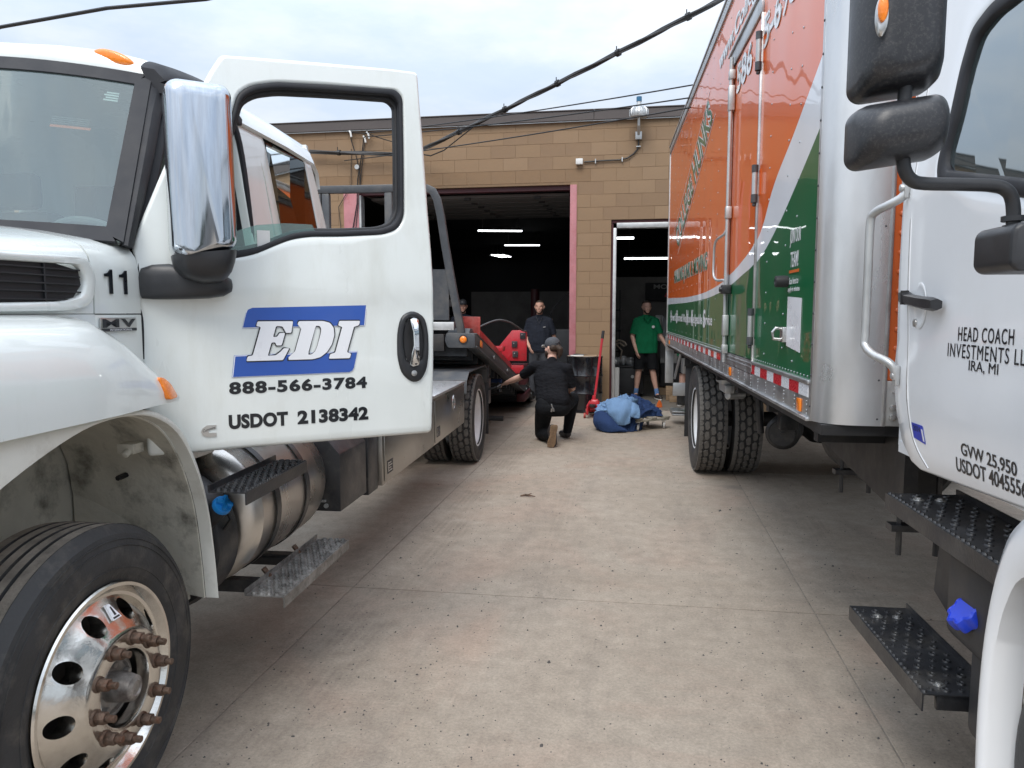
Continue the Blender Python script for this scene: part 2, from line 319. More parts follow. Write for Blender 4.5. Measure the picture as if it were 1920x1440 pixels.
# printed side of the moving truck's box: orange over a white swoosh over green (object coords: y = along, z = up)
def print_mat(name, bright=1.0):
    m, t, b = node_mat(name)
    n = t.nodes.new; L = t.links.new
    tc = n('ShaderNodeTexCoord'); sp = n('ShaderNodeSeparateXYZ'); L(tc.outputs['Object'], sp.inputs[0])
    mr = n('ShaderNodeMapRange'); mr.inputs[1].default_value = 2.5; mr.inputs[2].default_value = 11.5; L(sp.outputs[1], mr.inputs[0])
    def curve(pts):
        fc = n('ShaderNodeFloatCurve'); c = fc.mapping.curves[0]
        pts = [((v - 2.5) / 9.0, (z - 1.0) / 2.5) for v, z in pts]
        c.points[0].location = pts[0]; c.points[1].location = pts[-1]
        for p in pts[1:-1]: c.points.new(*p)
        fc.mapping.update(); L(mr.outputs[0], fc.inputs[1])
        ma = n('ShaderNodeMath'); ma.operation = 'MULTIPLY_ADD'; ma.inputs[1].default_value = 2.5; ma.inputs[2].default_value = 1.0
        L(fc.outputs[0], ma.inputs[0]); return ma.outputs[0]
    up = curve([(2.5, 2.95), (3.21, 2.56), (3.4, 2.47), (3.59, 2.38), (3.94, 2.23), (4.35, 1.98), (4.8, 1.885), (5.22, 1.83), (5.96, 1.77), (7.39, 1.735), (9.92, 1.76), (11.5, 1.78)])
    lo = curve([(2.5, 2.62), (3.17, 2.30), (3.56, 2.12), (3.85, 2.0), (4.33, 1.86), (4.8, 1.80), (5.17, 1.76), (5.95, 1.71), (6.96, 1.685), (9.98, 1.68), (11.5, 1.68)])
    g1 = n('ShaderNodeMath'); g1.operation = 'GREATER_THAN'; L(sp.outputs[2], g1.inputs[0]); L(up, g1.inputs[1])
    g2 = n('ShaderNodeMath'); g2.operation = 'GREATER_THAN'; L(sp.outputs[2], g2.inputs[0]); L(lo, g2.inputs[1])
    a = n('ShaderNodeMix'); a.data_type = 'RGBA'; L(g2.outputs[0], a.inputs[0]); a.inputs[6].default_value = (0.010, 0.125, 0.048, 1); a.inputs[7].default_value = (0.74, 0.76, 0.80, 1)
    c = n('ShaderNodeMix'); c.data_type = 'RGBA'; L(g1.outputs[0], c.inputs[0]); L(a.outputs[2], c.inputs[6]); c.inputs[7].default_value = (0.74, 0.130, 0.018, 1)
    L(c.outputs[2], b.inputs['Base Color'])
    setp(b, rough=0.3, coat=0.55, coatr=0.02, spec=0.15)
    # sheet waviness between the rivet lines (the panel bulges a little between posts)
    wv = n('ShaderNodeMath'); wv.operation = 'MULTIPLY'; wv.inputs[1].default_value = 2 * math.pi / 0.406; L(sp.outputs[1], wv.inputs[0])
    sn = n('ShaderNodeMath'); sn.operation = 'SINE'; L(wv.outputs[0], sn.inputs[0])
    nz = n('ShaderNodeTexNoise'); nz.inputs['Scale'].default_value = 1.6; nz.inputs['Detail'].default_value = 2; L(tc.outputs['Object'], nz.inputs[0])
    ad = n('ShaderNodeMath'); ad.operation = 'MULTIPLY_ADD'; ad.inputs[1].default_value = 0.10; L(sn.outputs[0], ad.inputs[0]); L(nz.outputs[0], ad.inputs[2])
    bu = n('ShaderNodeBump'); bu.inputs['Strength'].default_value = 1.0; bu.inputs['Distance'].default_value = 0.006
    L(ad.outputs[0], bu.inputs['Height']); L(bu.outputs[0], b.inputs['Coat Normal']); L(bu.outputs[0], b.inputs['Normal'])
print_mat('box_print')

# quilted moving blankets
def quilt(name, col, col2):
    m, t, b = node_mat(name)
    n = t.nodes.new; L = t.links.new
    tc = n('ShaderNodeTexCoord')
    wv = n('ShaderNodeTexWave'); wv.wave_type = 'BANDS'; wv.bands_direction = 'DIAGONAL'; wv.inputs['Scale'].default_value = 26; wv.inputs['Distortion'].default_value = 6; wv.inputs['Detail'].default_value = 1
    wv.inputs['Detail Scale'].default_value = 3
    L(tc.outputs['Object'], wv.inputs[0])
    x = n('ShaderNodeMix'); x.data_type = 'RGBA'; L(wv.outputs[1], x.inputs[0]); x.inputs[6].default_value = (*col2, 1); x.inputs[7].default_value = (*col, 1)
    L(x.outputs[2], b.inputs['Base Color']); setp(b, rough=0.85, spec=0.2)
    bu = n('ShaderNodeBump'); bu.inputs['Strength'].default_value = 0.6; bu.inputs['Distance'].default_value = 0.01
    L(wv.outputs[1], bu.inputs['Height']); L(bu.outputs[0], b.inputs['Normal'])
quilt('quilt_light', (0.20, 0.33, 0.52), (0.13, 0.23, 0.40))
quilt('quilt_navy', (0.030, 0.060, 0.155), (0.016, 0.034, 0.095))

# ------------------------------------------------------------------ mesh helpers
class MB:
    def __init__(s): s.bm = bmesh.new()
    def box(s, x0, x1, y0, y1, z0, z1, T=None):
        v = [Vector((x, y, z)) for z in (z0, z1) for y in (y0, y1) for x in (x0, x1)]
        if T: v = [T(p) if callable(T) else T @ p for p in v]
        v = [s.bm.verts.new(p) for p in v]
        for f in ((0, 2, 3, 1), (4, 5, 7, 6), (0, 1, 5, 4), (2, 6, 7, 3), (0, 4, 6, 2), (1, 3, 7, 5)): s.bm.faces.new([v[i] for i in f])
        return s
    def rings(s, rs, closed=True, caps=True, loop=False):
        R_ = [[s.bm.verts.new(p) for p in r] for r in rs]
        n = len(R_[0])
        for a, b in zip(R_, R_[1:] + (R_[:1] if loop else [])):
            for i in range(n if closed else n - 1):
                j = (i + 1) % n
                try: s.bm.faces.new((a[i], a[j], b[j], b[i]))
                except ValueError: pass
        if caps and not loop:
            for r in (R_[0][::-1], R_[-1]):
                try: s.bm.faces.new(r)
                except ValueError: pass
        return s
    def prism(s, pts, fn, d0, d1):
        return s.rings([[fn(x, y, d) for x, y in pts] for d in (d0, d1)])
    def cyl(s, p, q, r, r2=None, n=16, caps=True):
        p, q = Vector(p), Vector(q); d = (q - p).normalized()
        a = d.orthogonal().normalized(); b = d.cross(a)
        r2 = r if r2 is None else r2
        return s.rings([[c + (a * math.cos(2 * math.pi * k / n) + b * math.sin(2 * math.pi * k / n)) * rr for k in range(n)] for c, rr in ((p, r), (q, r2))], caps=caps)
    def tube(s, pts, r, n=8, closed=False, sx=1.0):
        P = [Vector(p) for p in pts]; rs = []
        rad = r if isinstance(r, (list, tuple)) else [r] * len(P)
        prev = None
        for i, p in enumerate(P):
            if closed: d = P[(i + 1) % len(P)] - P[i - 1]
            else: d = P[min(i + 1, len(P) - 1)] - P[max(i - 1, 0)]
            d.normalize()
            if prev is None: a = d.orthogonal().normalized()
            else:
                a = prev - d * prev.dot(d)
                a = a.normalized() if a.length > 1e-6 else d.orthogonal().normalized()
            prev = a; b = d.cross(a)
            rs.append([p + (a * math.cos(2 * math.pi * k / n) * sx + b * math.sin(2 * math.pi * k / n)) * rad[i] for k in range(n)])
        return s.rings(rs, caps=not closed, loop=closed)
    def lathe(s, prof, c, axis, n=48, caps=False):
        c = Vector(c); d = Vector(axis).normalized(); a = d.orthogonal().normalized(); b = d.cross(a)
        return s.rings([[c + d * h + (a * math.cos(2 * math.pi * k / n) + b * math.sin(2 * math.pi * k / n)) * r for k in range(n)] for r, h in prof], caps=caps)
    def ball(s, c, r, n=10, m=7, sc=(1, 1, 1)):
        c = Vector(c); rs = []
        for j in range(1, m):
            t = math.pi * j / m
            rs.append([c + Vector((math.cos(2 * math.pi * k / n) * math.sin(t) * sc[0], math.sin(2 * math.pi * k / n) * math.sin(t) * sc[1], math.cos(t) * sc[2])) * r for k in range(n)])
        return s.rings(rs)
    def grid(s, fn, nu, nv, thick=None):
        V = [[s.bm.verts.new(fn(i / nu, j / nv)) for j in range(nv + 1)] for i in range(nu + 1)]
        for i in range(nu):
            for j in range(nv): s.bm.faces.new((V[i][j], V[i + 1][j], V[i + 1][j + 1], V[i][j + 1]))
        return s
    def solidify(s, t):
        bmesh.ops.recalc_face_normals(s.bm, faces=s.bm.faces[:])
        bmesh.ops.solidify(s.bm, geom=s.bm.faces[:], thickness=t)
        return s
    def mesh(s, bevel=0, smooth=35, seg=2, recalc=True, name='m'):
        bm = s.bm
        if recalc: bmesh.ops.recalc_face_normals(bm, faces=bm.faces[:])
        if bevel:
            es = [e for e in bm.edges if len(e.link_faces) == 2 and e.calc_face_angle(0) > R(28)]
            bmesh.ops.bevel(bm, geom=es, offset=bevel, segments=seg, profile=0.5, affect='EDGES', clamp_overlap=True)
        me = bpy.data.meshes.new(name); bm.to_mesh(me); bm.free()
        if smooth:
            me.shade_smooth(); me.set_sharp_from_angle(angle=R(smooth))
        return me

BASE = {}
def link_obj(name, me, parent=None, loc=(0, 0, 0)):
    o = bpy.data.objects.new(name, me); C.objects.link(o)
    if parent is not None:
        o.parent = parent
        o.location = -BASE[parent.name] if parent.name in BASE else Vector(loc)
    else: o.location = loc
    return o
def part(name, mb, m, parent, bevel=0, smooth=35, seg=2, label=None, stuff=False):
    me = mb.mesh(bevel, smooth, seg, name=name) if isinstance(mb, MB) else mb
    if m: me.materials.clear(); me.materials.append(M[m])
    o = link_obj(name, me, parent)
    if label: o['label'] = label
    if stuff: o['kind'] = 'stuff'
    return o
def thing(name, label, cat, base=(0, 0, 0), rotz=0.0, group=None, frame=0.0):
    """Empty at the thing's base; its parts are modelled in the frame the base is given in"""
    o = bpy.data.objects.new(name, None); C.objects.link(o)
    o.empty_display_size = 0.2
    b = Vector(base)
    o.location = Matrix.Rotation(frame, 3, 'Z') @ b
    o.rotation_euler = (0, 0, frame + rotz)
    o['label'] = label; o['category'] = cat
    if group: o['group'] = group
    BASE[o.name] = b
    return o
def solo(name, mb, m, label, cat, base, group=None, frame=0.0, **k):
    """a thing that is one mesh, modelled in frame coordinates"""
    me = mb.mesh(k.get('bevel', 0), k.get('smooth', 35), k.get('seg', 2), name=name)
    b = Vector(base); me.transform(Matrix.Translation(-b)); me.materials.append(M[m])
    o = link_obj(name, me); o.location = Matrix.Rotation(frame, 3, 'Z') @ b; o.rotation_euler = (0, 0, frame)
    o['label'] = label; o['category'] = cat
    if group: o['group'] = group
    return o
def setting(name, mb, m, kind='structure', **k):
    me = mb.mesh(k.get('bevel', 0), k.get('smooth', 35), name=name); me.materials.append(M[m])
    o = link_obj(name, me); o['kind'] = kind
    return o

TXT = {}
def text_mesh(string, offset=0.0, shear=0.0, spacing=1.0, ext=0.0):
    cu = bpy.data.curves.new('t', 'FONT'); cu.body = string; cu.offset = offset; cu.shear = shear; cu.space_character = spacing
    cu.extrude = ext; cu.resolution_u = 5; cu.align_x = 'LEFT'
    ob = bpy.data.objects.new('t', cu); C.objects.link(ob)
    dg = bpy.context.evaluated_depsgraph_get(); dg.update()
    me = bpy.data.meshes.new_from_object(ob.evaluated_get(dg))
    bpy.data.objects.remove(ob); bpy.data.curves.remove(cu)
    return me
def text(name, string, fn, x0, x1, z0, z1, m, parent, lift=0.0012, offset=0.0, shear=0.0, spacing=1.0, label=None, thick=0.0004, ref=None, skew=0.0):
    """fit a string into the box x0..x1, z0..z1 of a surface given by fn(x, z, outwards)"""
    me = text_mesh(string, offset, shear, spacing, ext=0.5)
    if ref is None:
        xs = [v.co.x for v in me.vertices]; ys = [v.co.y for v in me.vertices]; ref = (min(xs), max(xs), min(ys), max(ys))
    a, b, c, d = ref
    for v in me.vertices:
        k = (v.co.x - a) / (b - a); h = (v.co.y - c) / (d - c)
        v.co = fn(x0 + (x1 - x0) * k, z0 + (z1 - z0) * h + skew * k, lift + thick * (0.5 + v.co.z))
    o = part(name, me, m, parent, label=label); 
    return o
def angle_ring(poly, c, angs):
    """radial sampling of a star-shaped polygon"""
    out = []
    n = len(poly)
    for a in angs:
        dx, dy = math.cos(a), math.sin(a); best = None
        for i in range(n):
            x1, y1 = poly[i][0] - c[0], poly[i][1] - c[1]; x2, y2 = poly[(i + 1) % n][0] - c[0], poly[(i + 1) % n][1] - c[1]
            ex, ey = x2 - x1, y2 - y1; den = dx * ey - dy * ex
            if abs(den) < 1e-12: continue
            t = (x1 * ey - y1 * ex) / den; u_ = (x1 * dy - y1 * dx) / den
            if t > 0 and -1e-6 <= u_ <= 1 + 1e-6 and (best is None or t > best): best = t
        out.append((c[0] + dx * best, c[1] + dy * best))
    return out
def rounded(poly, r, seg=4):
    out = []; n = len(poly)
    for i in range(n):
        p0, p, p1 = Vector(poly[i - 1]), Vector(poly[i]), Vector(poly[(i + 1) % n])
        a = (p0 - p); b = (p1 - p); rr = min(r, a.length * 0.45, b.length * 0.45)
        A = p + a.normalized() * rr; B = p + b.normalized() * rr
        for k in range(seg + 1):
            t = k / seg; q = A * (1 - t) ** 2 + p * 2 * t * (1 - t) + B * t * t
            out.append((q.x, q.y))
    return out
def hole_panel(mb, outer, inner, c, fn, depth, rings=5, n=96, edge=0.012):
    """panel with a window: outer outline to inner outline, rounded rims, both faces"""
    angs = sorted(set([2 * math.pi * k / n for k in range(n)] + [math.atan2(p[1] - c[1], p[0] - c[0]) % (2 * math.pi) for p in outer + inner]))
    A = angle_ring(outer, c, angs); B = angle_ring(inner, c, angs)
    def lerp(t): return [(a[0] + (b[0] - a[0]) * t, a[1] + (b[1] - a[1]) * t) for a, b in zip(A, B)]
    rs = []
    def widths(t): return lerp(t)
    front = [(0.0, -depth * 0.5), (0.0, -edge * 0.8), (0.012, -edge * 0.15)] 
    seq = [(0.0, -depth), (0.0, -edge)]
    def inset(P, d, cc):
        o = []
        for p, q in P: 
            v = Vector((q[0] - p[0], q[1] - p[1])); l = v.length
            o.append((p[0] + v.x / l * min(d, l * 0.4), p[1] + v.y / l * min(d, l * 0.4)))
        return o
    AB = list(zip(A, B)); BA = list(zip(B, A))
    a1 = inset(AB, edge * 0.4, c); a2 = inset(AB, edge, c); b2 = inset(BA, edge, c); b1 = inset(BA, edge * 0.4, c)
    mid = [[(p[0] + (q[0] - p[0]) * t, p[1] + (q[1] - p[1]) * t) for p, q in zip(a2, b2)] for t in [k / rings for k in range(rings + 1)]]
    rr = [(A, -depth), (A, -edge), (a1, -edge * 0.3)] + [(r, 0.0) for r in mid] + [(b1, -edge * 0.3), (B, -edge), (B, -depth)]
    mb.rings([[fn(x, y, d) for x, y in r] for r, d in rr], caps=False, loop=True)
    return mb
# ================================================================== SETTING
TR = R(2.44)            # both trucks stand turned by this angle to the drive

g = MB(); g.box(-260, 260, -260, 260, -0.5, -0.035); setting('ground', g, 'asphalt', smooth=0)
# concrete drive: every slab a piece of the pavement
pv = MB(); pv.box(-14.3, 8.6, -6.5, 12.15, -0.034, -0.0045)
pave = setting('pavement', pv, 'joint_fill', smooth=0)
xs = [-14.3, -11.76, -9.22, -6.68, -4.14, -1.6, 0.94, 3.48, 6.02, 8.56]
ys = [-6.5, -3.0, 0.46, 3.95, 7.5, 10.98, 12.14]
for i in range(len(xs) - 1):
    for j in range(len(ys) - 1):
        b = MB(); gx = 0.003
        sk = 0.045 if j in (2, 3) else 0
        x0, x1, y0, y1 = xs[i] + gx, xs[i + 1] - gx, ys[j] + gx, ys[j + 1] - gx
        def T(p, x0=x0, j=j):
            k0 = 0.045 * (p.x + 1.6) / 2.54 if abs(ys[j + 1] - 3.95) < 1e-6 and p.y > ys[j] + 1 else 0
            k1 = 0.045 * (p.x + 1.6) / 2.54 if abs(ys[j] - 3.95) < 1e-6 and p.y < ys[j + 1] - 1 else 0
            return Vector((p.x, p.y + k0 + k1, p.z))
        b.box(x0, x1, y0, y1, -0.004, 0.0, T)
        o = link_obj('concrete_slab', b.mesh(0.002, 35, 1, name='concrete_slab'), pave); o.data.materials.append(M['concrete'])

# grit and small stones lying on the concrete
gr = MB()
for k in range(5200):
    q = random.random()
    y = 1.6 + 9 * q ** 2.2; x = random.uniform(-1.9, 3.3) if random.random() < 0.8 else random.uniform(-5, 3.3)
    if random.random() < 0.35: x = random.gauss(-1.0 if random.random() < 0.5 else 0.9, 0.35)
    r = random.choice((0.002, 0.0025, 0.0032, 0.0048)) * random.uniform(0.7, 1.3)
    if random.random() < 0.015: r *= 2
    a = random.uniform(0, 6.28)
    pts = [Vector((x + r * math.cos(a + t) * random.uniform(.7, 1.3), y + r * math.sin(a + t) * random.uniform(.7, 1.3), 0.0003)) for t in (0, 1.57, 3.14, 4.71)]
    vb = [gr.bm.verts.new(p) for p in pts]; top = gr.bm.verts.new((x + r * .2, y, r * random.uniform(.7, 1.3)))
    for i in range(4): gr.bm.faces.new((vb[i], vb[(i + 1) % 4], top))
o = setting('grit', gr, 'stone_dark', kind='stuff', smooth=0)

# dry twig
t = MB(); t.tube([(-0.98, 6.2, 0.006), (-0.94, 6.22, 0.012), (-0.90, 6.19, 0.016), (-0.85, 6.2, 0.006)], [0.006, 0.01, 0.008, 0.003], 6)
t.tube([(-0.93, 6.21, 0.012), (-0.89, 6.25, 0.02)], [0.005, 0.003], 5)
solo('twig', t, 'rust_steel', 'short dry brown twig lying on the bare concrete of the drive', 'twig', (-0.92, 6.2, 0.0))
# faint far tree line behind the camera (seen only in the chrome)
tl = MB()
for k in range(900):
    a = R(random.uniform(110, 430)); 
    x = random.uniform(-110, 110); y = -95 + random.uniform(-6, 6); h = 7 + 3 * math.sin(x * 0.17) + 2 * math.sin(x * 0.05 + 1)
    z = random.uniform(0, h); s = random.uniform(0.8, 1.8)
    n = Vector((random.uniform(-1, 1), random.uniform(-1, 1), random.uniform(-1, 1))).normalized(); u_ = n.orthogonal() * s; w_ = n.cross(u_)
    p = Vector((x, y, z)); tl.bm.faces.new([tl.bm.verts.new(p + q) for q in (u_, w_, -u_, -w_)])
setting('tree_line', tl, 'leaf_dark', kind='stuff', smooth=0)

# ------------------------------------------------------------------ shop building
WY = 12.2
bld = thing('brick_building', 'single storey workshop of tan painted concrete blocks with a flat brown fascia', 'building', (-3.0, WY, 0))
XL, XR = -16.0, 9.0
GX0, GX1, GZ = -4.86, -1.12, 3.62        # garage opening
SX0, SX1, SZ = -0.46, 1.15, 3.048        # small door opening
b = MB()
for x0, x1, z0, z1 in ((XL, GX0, 0, 4.62), (GX0, GX1, GZ, 4.62), (GX1, SX0, 0, 4.62), (SX0, SX1, SZ, 4.62), (SX1, XR, 0, 4.62)):
    b.box(x0, x1, WY + 0.004, WY + 0.22, z0, z1)
part('wall', b, 'mortar', bld, smooth=0)
# blocks
bl, ht = 0.4064, 0.2032
variants = []
for k in range(6):
    mb_ = MB(); mb_.box(-bl / 2 + .0022, bl / 2 - .0022, 0, 0.03, 0.0022, ht - .0022)
    for v in mb_.bm.verts: v.co.y += random.uniform(-0.0015, 0.0015) if v.co.y < 0.01 else 0
    me = mb_.mesh(0.0015, 35, 1, name='block'); me.materials.append(M[('tan_block', 'tan_block', 'tan_block_light', 'tan_block_dull', 'tan_block', 'tan_block_dull')[k]]); variants.append(me)
half = MB().box(-bl / 4 + .004, bl / 4 - .004, 0, 0.03, 0.004, ht - .004).mesh(0.003, 35, 1, name='block'); half.materials.append(M['tan_block'])
darkb = variants[0].copy(); darkb.materials.clear(); darkb.materials.append(M['tan_block_dark'])
rest = MB()
def free(x0, x1, z0, z1):
    segs = [(x0, x1)]
    def cut(a, b_, segs):
        o = []
        for s, e in segs:
            if e <= a + 1e-4 or s >= b_ - 1e-4: o.append((s, e)); continue
            if s < a: o.append((s, a))
            if e > b_: o.append((b_, e))
        return o
    if z0 < GZ - 0.05: segs = cut(GX0, GX1, segs)
    if z0 < SZ - 0.05: segs = cut(SX0, SX1, segs)
    return [s for s in segs if s[1] - s[0] > 0.05]
count = 0
for c in range(23):
    z0 = c * ht; z1 = min(z0 + ht, 4.6)
    if c == 22: z1 = 4.6
    off = bl / 2 if c % 2 else 0
    x = -12.6 + off + 0.02
    while x < 5.0:
        for s, e in free(x, x + bl, z0, z1):
            full = abs(e - s - bl) < 1e-3 and z1 - z0 > ht - 0.02
            vis = (-6.4 < s and e < 1.3) and (z0 > 3.6 or (s > -1.3 and z0 < 3.7 and e < 0.9 and not (s > -0.3 and z0 < 2.9)) or (e < -4.7 and z0 > 1.9))
            if vis and count < 296:
                if full: me = darkb if (c == 18 and s < -0.95) else random.choice(variants); o = link_obj('block', me, bld)
                else:
                    w_ = e - s
                    mb_ = MB(); mb_.box(-w_ / 2 + .0022, w_ / 2 - .0022, 0, 0.03, 0.0022, z1 - z0 - .0022); me = mb_.mesh(0.0015, 35, 1, name='block')
                    me.materials.append(M['tan_block_dark' if (c == 18 and s < -0.95) else 'tan_block']); o = link_obj('block', me, bld)
                o.location = Vector(((s + e) / 2, WY + random.uniform(-0.001, 0.001), z0)) - BASE[bld.name]; count += 1
            else: rest.box(s + .0022, e - .0022, WY, WY + .03, z0 + .0022, z1 - .0022)
        x += bl
part('blockwork', rest, 'tan_block', bld, smooth=0, stuff=True)
# fascia, in lengths
fx = XL
while fx < XR:
    e = min(fx + 3.05, XR); b = MB(); b.box(fx + .002, e - .002, WY - 0.07, WY + 0.3, 4.60, 4.745); b.box(fx + .002, e - .002, WY - 0.085, WY + 0.31, 4.748, 4.765)
    part('fascia_panel', b, 'fascia', bld, bevel=0.004, seg=1); fx = e
b = MB(); b.box(XL, XR, WY - 0.05, WY - 0.045, 4.585, 4.599); part('drip_edge', b, 'galvanised', bld, smooth=0)
b = MB(); b.box(XL, XR, WY + 0.3, 40, 4.62, 4.7); part('roof', b, 'fascia', bld, smooth=0)
# garage opening trim
b = MB(); b.box(GX1 - 0.002, GX1 + 0.105, WY - 0.012, WY + 0.10, 0, GZ - 0.005); part('door_jamb', b, 'faded_red', bld, bevel=0.004, label='faded pink steel jamb')
b = MB(); b.box(GX0 - 0.105, GX0 + 0.16, WY - 0.012, WY + 0.14, 0, GZ - 0.005); part('door_jamb', b, 'faded_red', bld, bevel=0.004, label='faded pink steel jamb')
b = MB(); b.box(GX0 + 0.162, GX0 + 0.20, WY + 0.0, WY + 0.16, 0, GZ - 0.08); part('door_track', b, 'galvanised', bld, smooth=0)
b = MB(); b.box(GX0 + 0.162, GX1 - 0.004, WY + 0.07, WY + 0.2, GZ - 0.075, GZ - 0.001); part('lintel', b, 'dark_red', bld, bevel=0.003, seg=1)
# small door trim
b = MB(); b.box(SX0 + 0.035, SX0 + 0.085, WY - 0.004, WY + 0.18, 0, SZ - 0.13); part('door_frame', b, 'galvanised', bld, bevel=0.004)
b = MB(); b.box(SX0 + 0.001, SX1 - 0.001, WY + 0.03, WY + 0.2, SZ - 0.045, SZ - 0.003); part('lintel', b, 'dark_red', bld, smooth=0)
b = MB(); b.box(SX0 + 0.087, SX1 - 0.01, WY + 0.02, WY + 0.2, SZ - 0.13, SZ - 0.048); part('door_header', b, 'galvanised', bld, bevel=0.003)
b = MB(); b.box(SX0 + 0.002, SX0 + 0.033, WY + 0.04, WY + 0.2, 0, SZ - 0.05); part('jamb_lining', b, 'dark_red', bld, smooth=0)
# interior
b = MB(); b.box(XL, XR, WY + 0.02, 40, -0.03, -0.004); part('shop_floor', b, 'room_floor', bld, smooth=0)
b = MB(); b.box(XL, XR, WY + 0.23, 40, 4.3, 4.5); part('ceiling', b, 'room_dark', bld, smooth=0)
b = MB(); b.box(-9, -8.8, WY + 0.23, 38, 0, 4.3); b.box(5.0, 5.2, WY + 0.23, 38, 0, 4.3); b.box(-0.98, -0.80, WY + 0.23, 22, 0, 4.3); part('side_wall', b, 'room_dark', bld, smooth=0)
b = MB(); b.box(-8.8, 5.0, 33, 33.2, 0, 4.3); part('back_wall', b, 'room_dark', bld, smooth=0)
b = MB(); b.box(-0.6, 4.9, 19.0, 19.15, 0, 2.45); b.box(-4.3, -1.0, 19.0, 19.15, 0, 2.1); part('partition', b, 'room_wall', bld, smooth=0)
bn = MB(); bn.box(0.15, 1.9, 18.94, 18.97, 1.85, 2.30)
ban = part('banner', bn, 'room_dark', bld, smooth=0, label='black banner on the inner wall')
text('lettering', 'MOVING', lambda x, z, d: Vector((x, 18.94 - d, z)), 0.35, 1.2, 2.15, 2.26, 'shop_white', ban, offset=0.02)
text('lettering', 'US', lambda x, z, d: Vector((x, 18.94 - d, z)), 0.62, 1.2, 1.93, 2.10, 'red_paint', ban, offset=0.02, shear=0.3)
# overhead sectional door run back under the ceiling
od = thing('overhead_door', 'raised sectional garage door lying flat above the big opening', 'garage door', (-3.0, 12.9, 3.5))
for k in range(6):
    b = MB(); y0 = 12.55 + k * 0.56; b.box(GX0 + 0.25, GX1 - 0.05, y0 + .006, y0 + .55, 3.50 + k * 0.012, 3.545 + k * 0.012)
    b.box(GX0 + 0.25, GX1 - 0.05, y0 + .1, y0 + .13, 3.49 + k * 0.012, 3.502 + k * 0.012)
    p = part('panel', b, 'door_panel', od, bevel=0.004, seg=1)
    for x in (-4.2, -2.9, -1.7):
        h = MB(); h.box(x - .05, x + .05, y0 - .03, y0 + .03, 3.46 + k * .012, 3.497 + k * .012); part('hinge', h, 'frame_black', p, smooth=0)
for x in (GX0 + 0.2, GX1 - 0.03):
    b = MB(); b.box(x, x + .03, 12.45, 16.2, 3.55, 3.62); part('track', b, 'galvanised', od, smooth=0)
# shop lights
def striplight(x0, x1, y0, y1, z, label):
    L_ = thing('strip_light', label, 'ceiling light', ((x0 + x1) / 2, (y0 + y1) / 2, z), group='tube lights hanging inside the dark workshop')
    p, q = Vector((x0, y0, z)), Vector((x1, y1, z)); d = (q - p).normalized(); n = Vector((-d.y, d.x, 0))
    def T(v): return p + d * v.x + n * v.y + Vector((0, 0, v.z))
    l = (q - p).length
    b = MB(); b.box(0, l, -.08, .08, .02, .07, T); hs = part('housing', b, 'clutter_dark', L_, smooth=0)
    b = MB(); b.cyl(p + n * .04, q + n * .04, 0.016, n=8); b.cyl(p - n * .04, q - n * .04, 0.016, n=8); part('tube', b, 'tube_light', L_)
    for t in (0.1, 0.9):
        b = MB(); c = p.lerp(q, t); b.cyl(c + Vector((0, 0, .07)), Vector((c.x, c.y, 4.3)), 0.006, n=5); part('hanger', b, 'galvanised', L_)
striplight(-4.59, -3.36, 21.2, 21.5, 3.9, 'longest tube light in the big opening, nearest and highest of the three')
striplight(-4.67, -3.46, 25.95, 26.15, 3.9, 'tube light in the big opening, lower and to the right of the longest one')
for k, lb in enumerate(('left strip of the far slanted light cluster in the garage', 'middle strip of the far slanted light cluster in the garage', 'right strip of the far slanted light cluster in the garage')):
    striplight(-5.95 + k * .19, -5.80 + k * .19, 30.2, 31.4, 3.9, lb)
striplight(-0.35, 0.75, 17.2, 17.25, 2.78, 'tube light above the head of the man in the green polo')
striplight(-0.74, -0.12, 14.4, 14.45, 2.97, 'tube light just under the head of the small doorway at its left end')
striplight(0.85, 1.9, 17.2, 17.25, 2.78, 'tube light in the small doorway cut off by the moving truck')
striplight(-7.6, -6.3, 16.6, 15.2, 3.6, 'upper of two slanting tube lights seen through the tow truck door window')
striplight(-7.9, -6.6, 16.6, 15.2, 3.45, 'lower of two slanting tube lights seen through the tow truck door window')

# wall lamp with its conduit and junction box
wl = thing('wall_lamp', 'ribbed round yard lamp on a bracket under the roof edge', 'lamp', (-0.05, WY, 4.3))
b = MB(); b.lathe([(0.0, 4.79), (0.035, 4.79), (0.04, 4.70), (0.10, 4.69), (0.135, 4.64), (0.137, 4.60), (0.125, 4.56), (0.0, 4.555)], (-0.05, 11.93, 0), (0, 0, 1), 24); part('housing', b, 'galvanised', wl)
for k in range(18):
    a = 2 * math.pi * k / 18; f = MB(); f.tube([(-0.05 + .10 * math.cos(a), 11.93 + .10 * math.sin(a), 4.70), (-0.05 + .145 * math.cos(a), 11.93 + .145 * math.sin(a), 4.66), (-0.05 + .143 * math.cos(a), 11.93 + .143 * math.sin(a), 4.58)], 0.006, 4)
    part('rib', f, 'alu_rail', wl)
b = MB(); b.cyl((-0.05, 11.93, 4.79), (-0.05, 11.93, 4.86), 0.042, n=14); part('photocell', b, 'blue_glass', wl)
b = MB(); b.tube([(-0.05, 11.95, 4.56), (-0.05, 11.97, 4.45), (-0.05, 12.1, 4.36), (-0.05, 12.19, 4.33)], 0.022, 8); part('bracket', b, 'galvanised', wl)
b = MB(); b.box(-0.10, 0.0, 12.12, 12.198, 4.27, 4.39); part('mounting_box', b, 'galvanised', wl, bevel=0.006)
cd = thing('conduit', 'dark flexible conduit curving from the yard lamp down to the grey junction box', 'conduit', (-0.3, WY, 3.98))
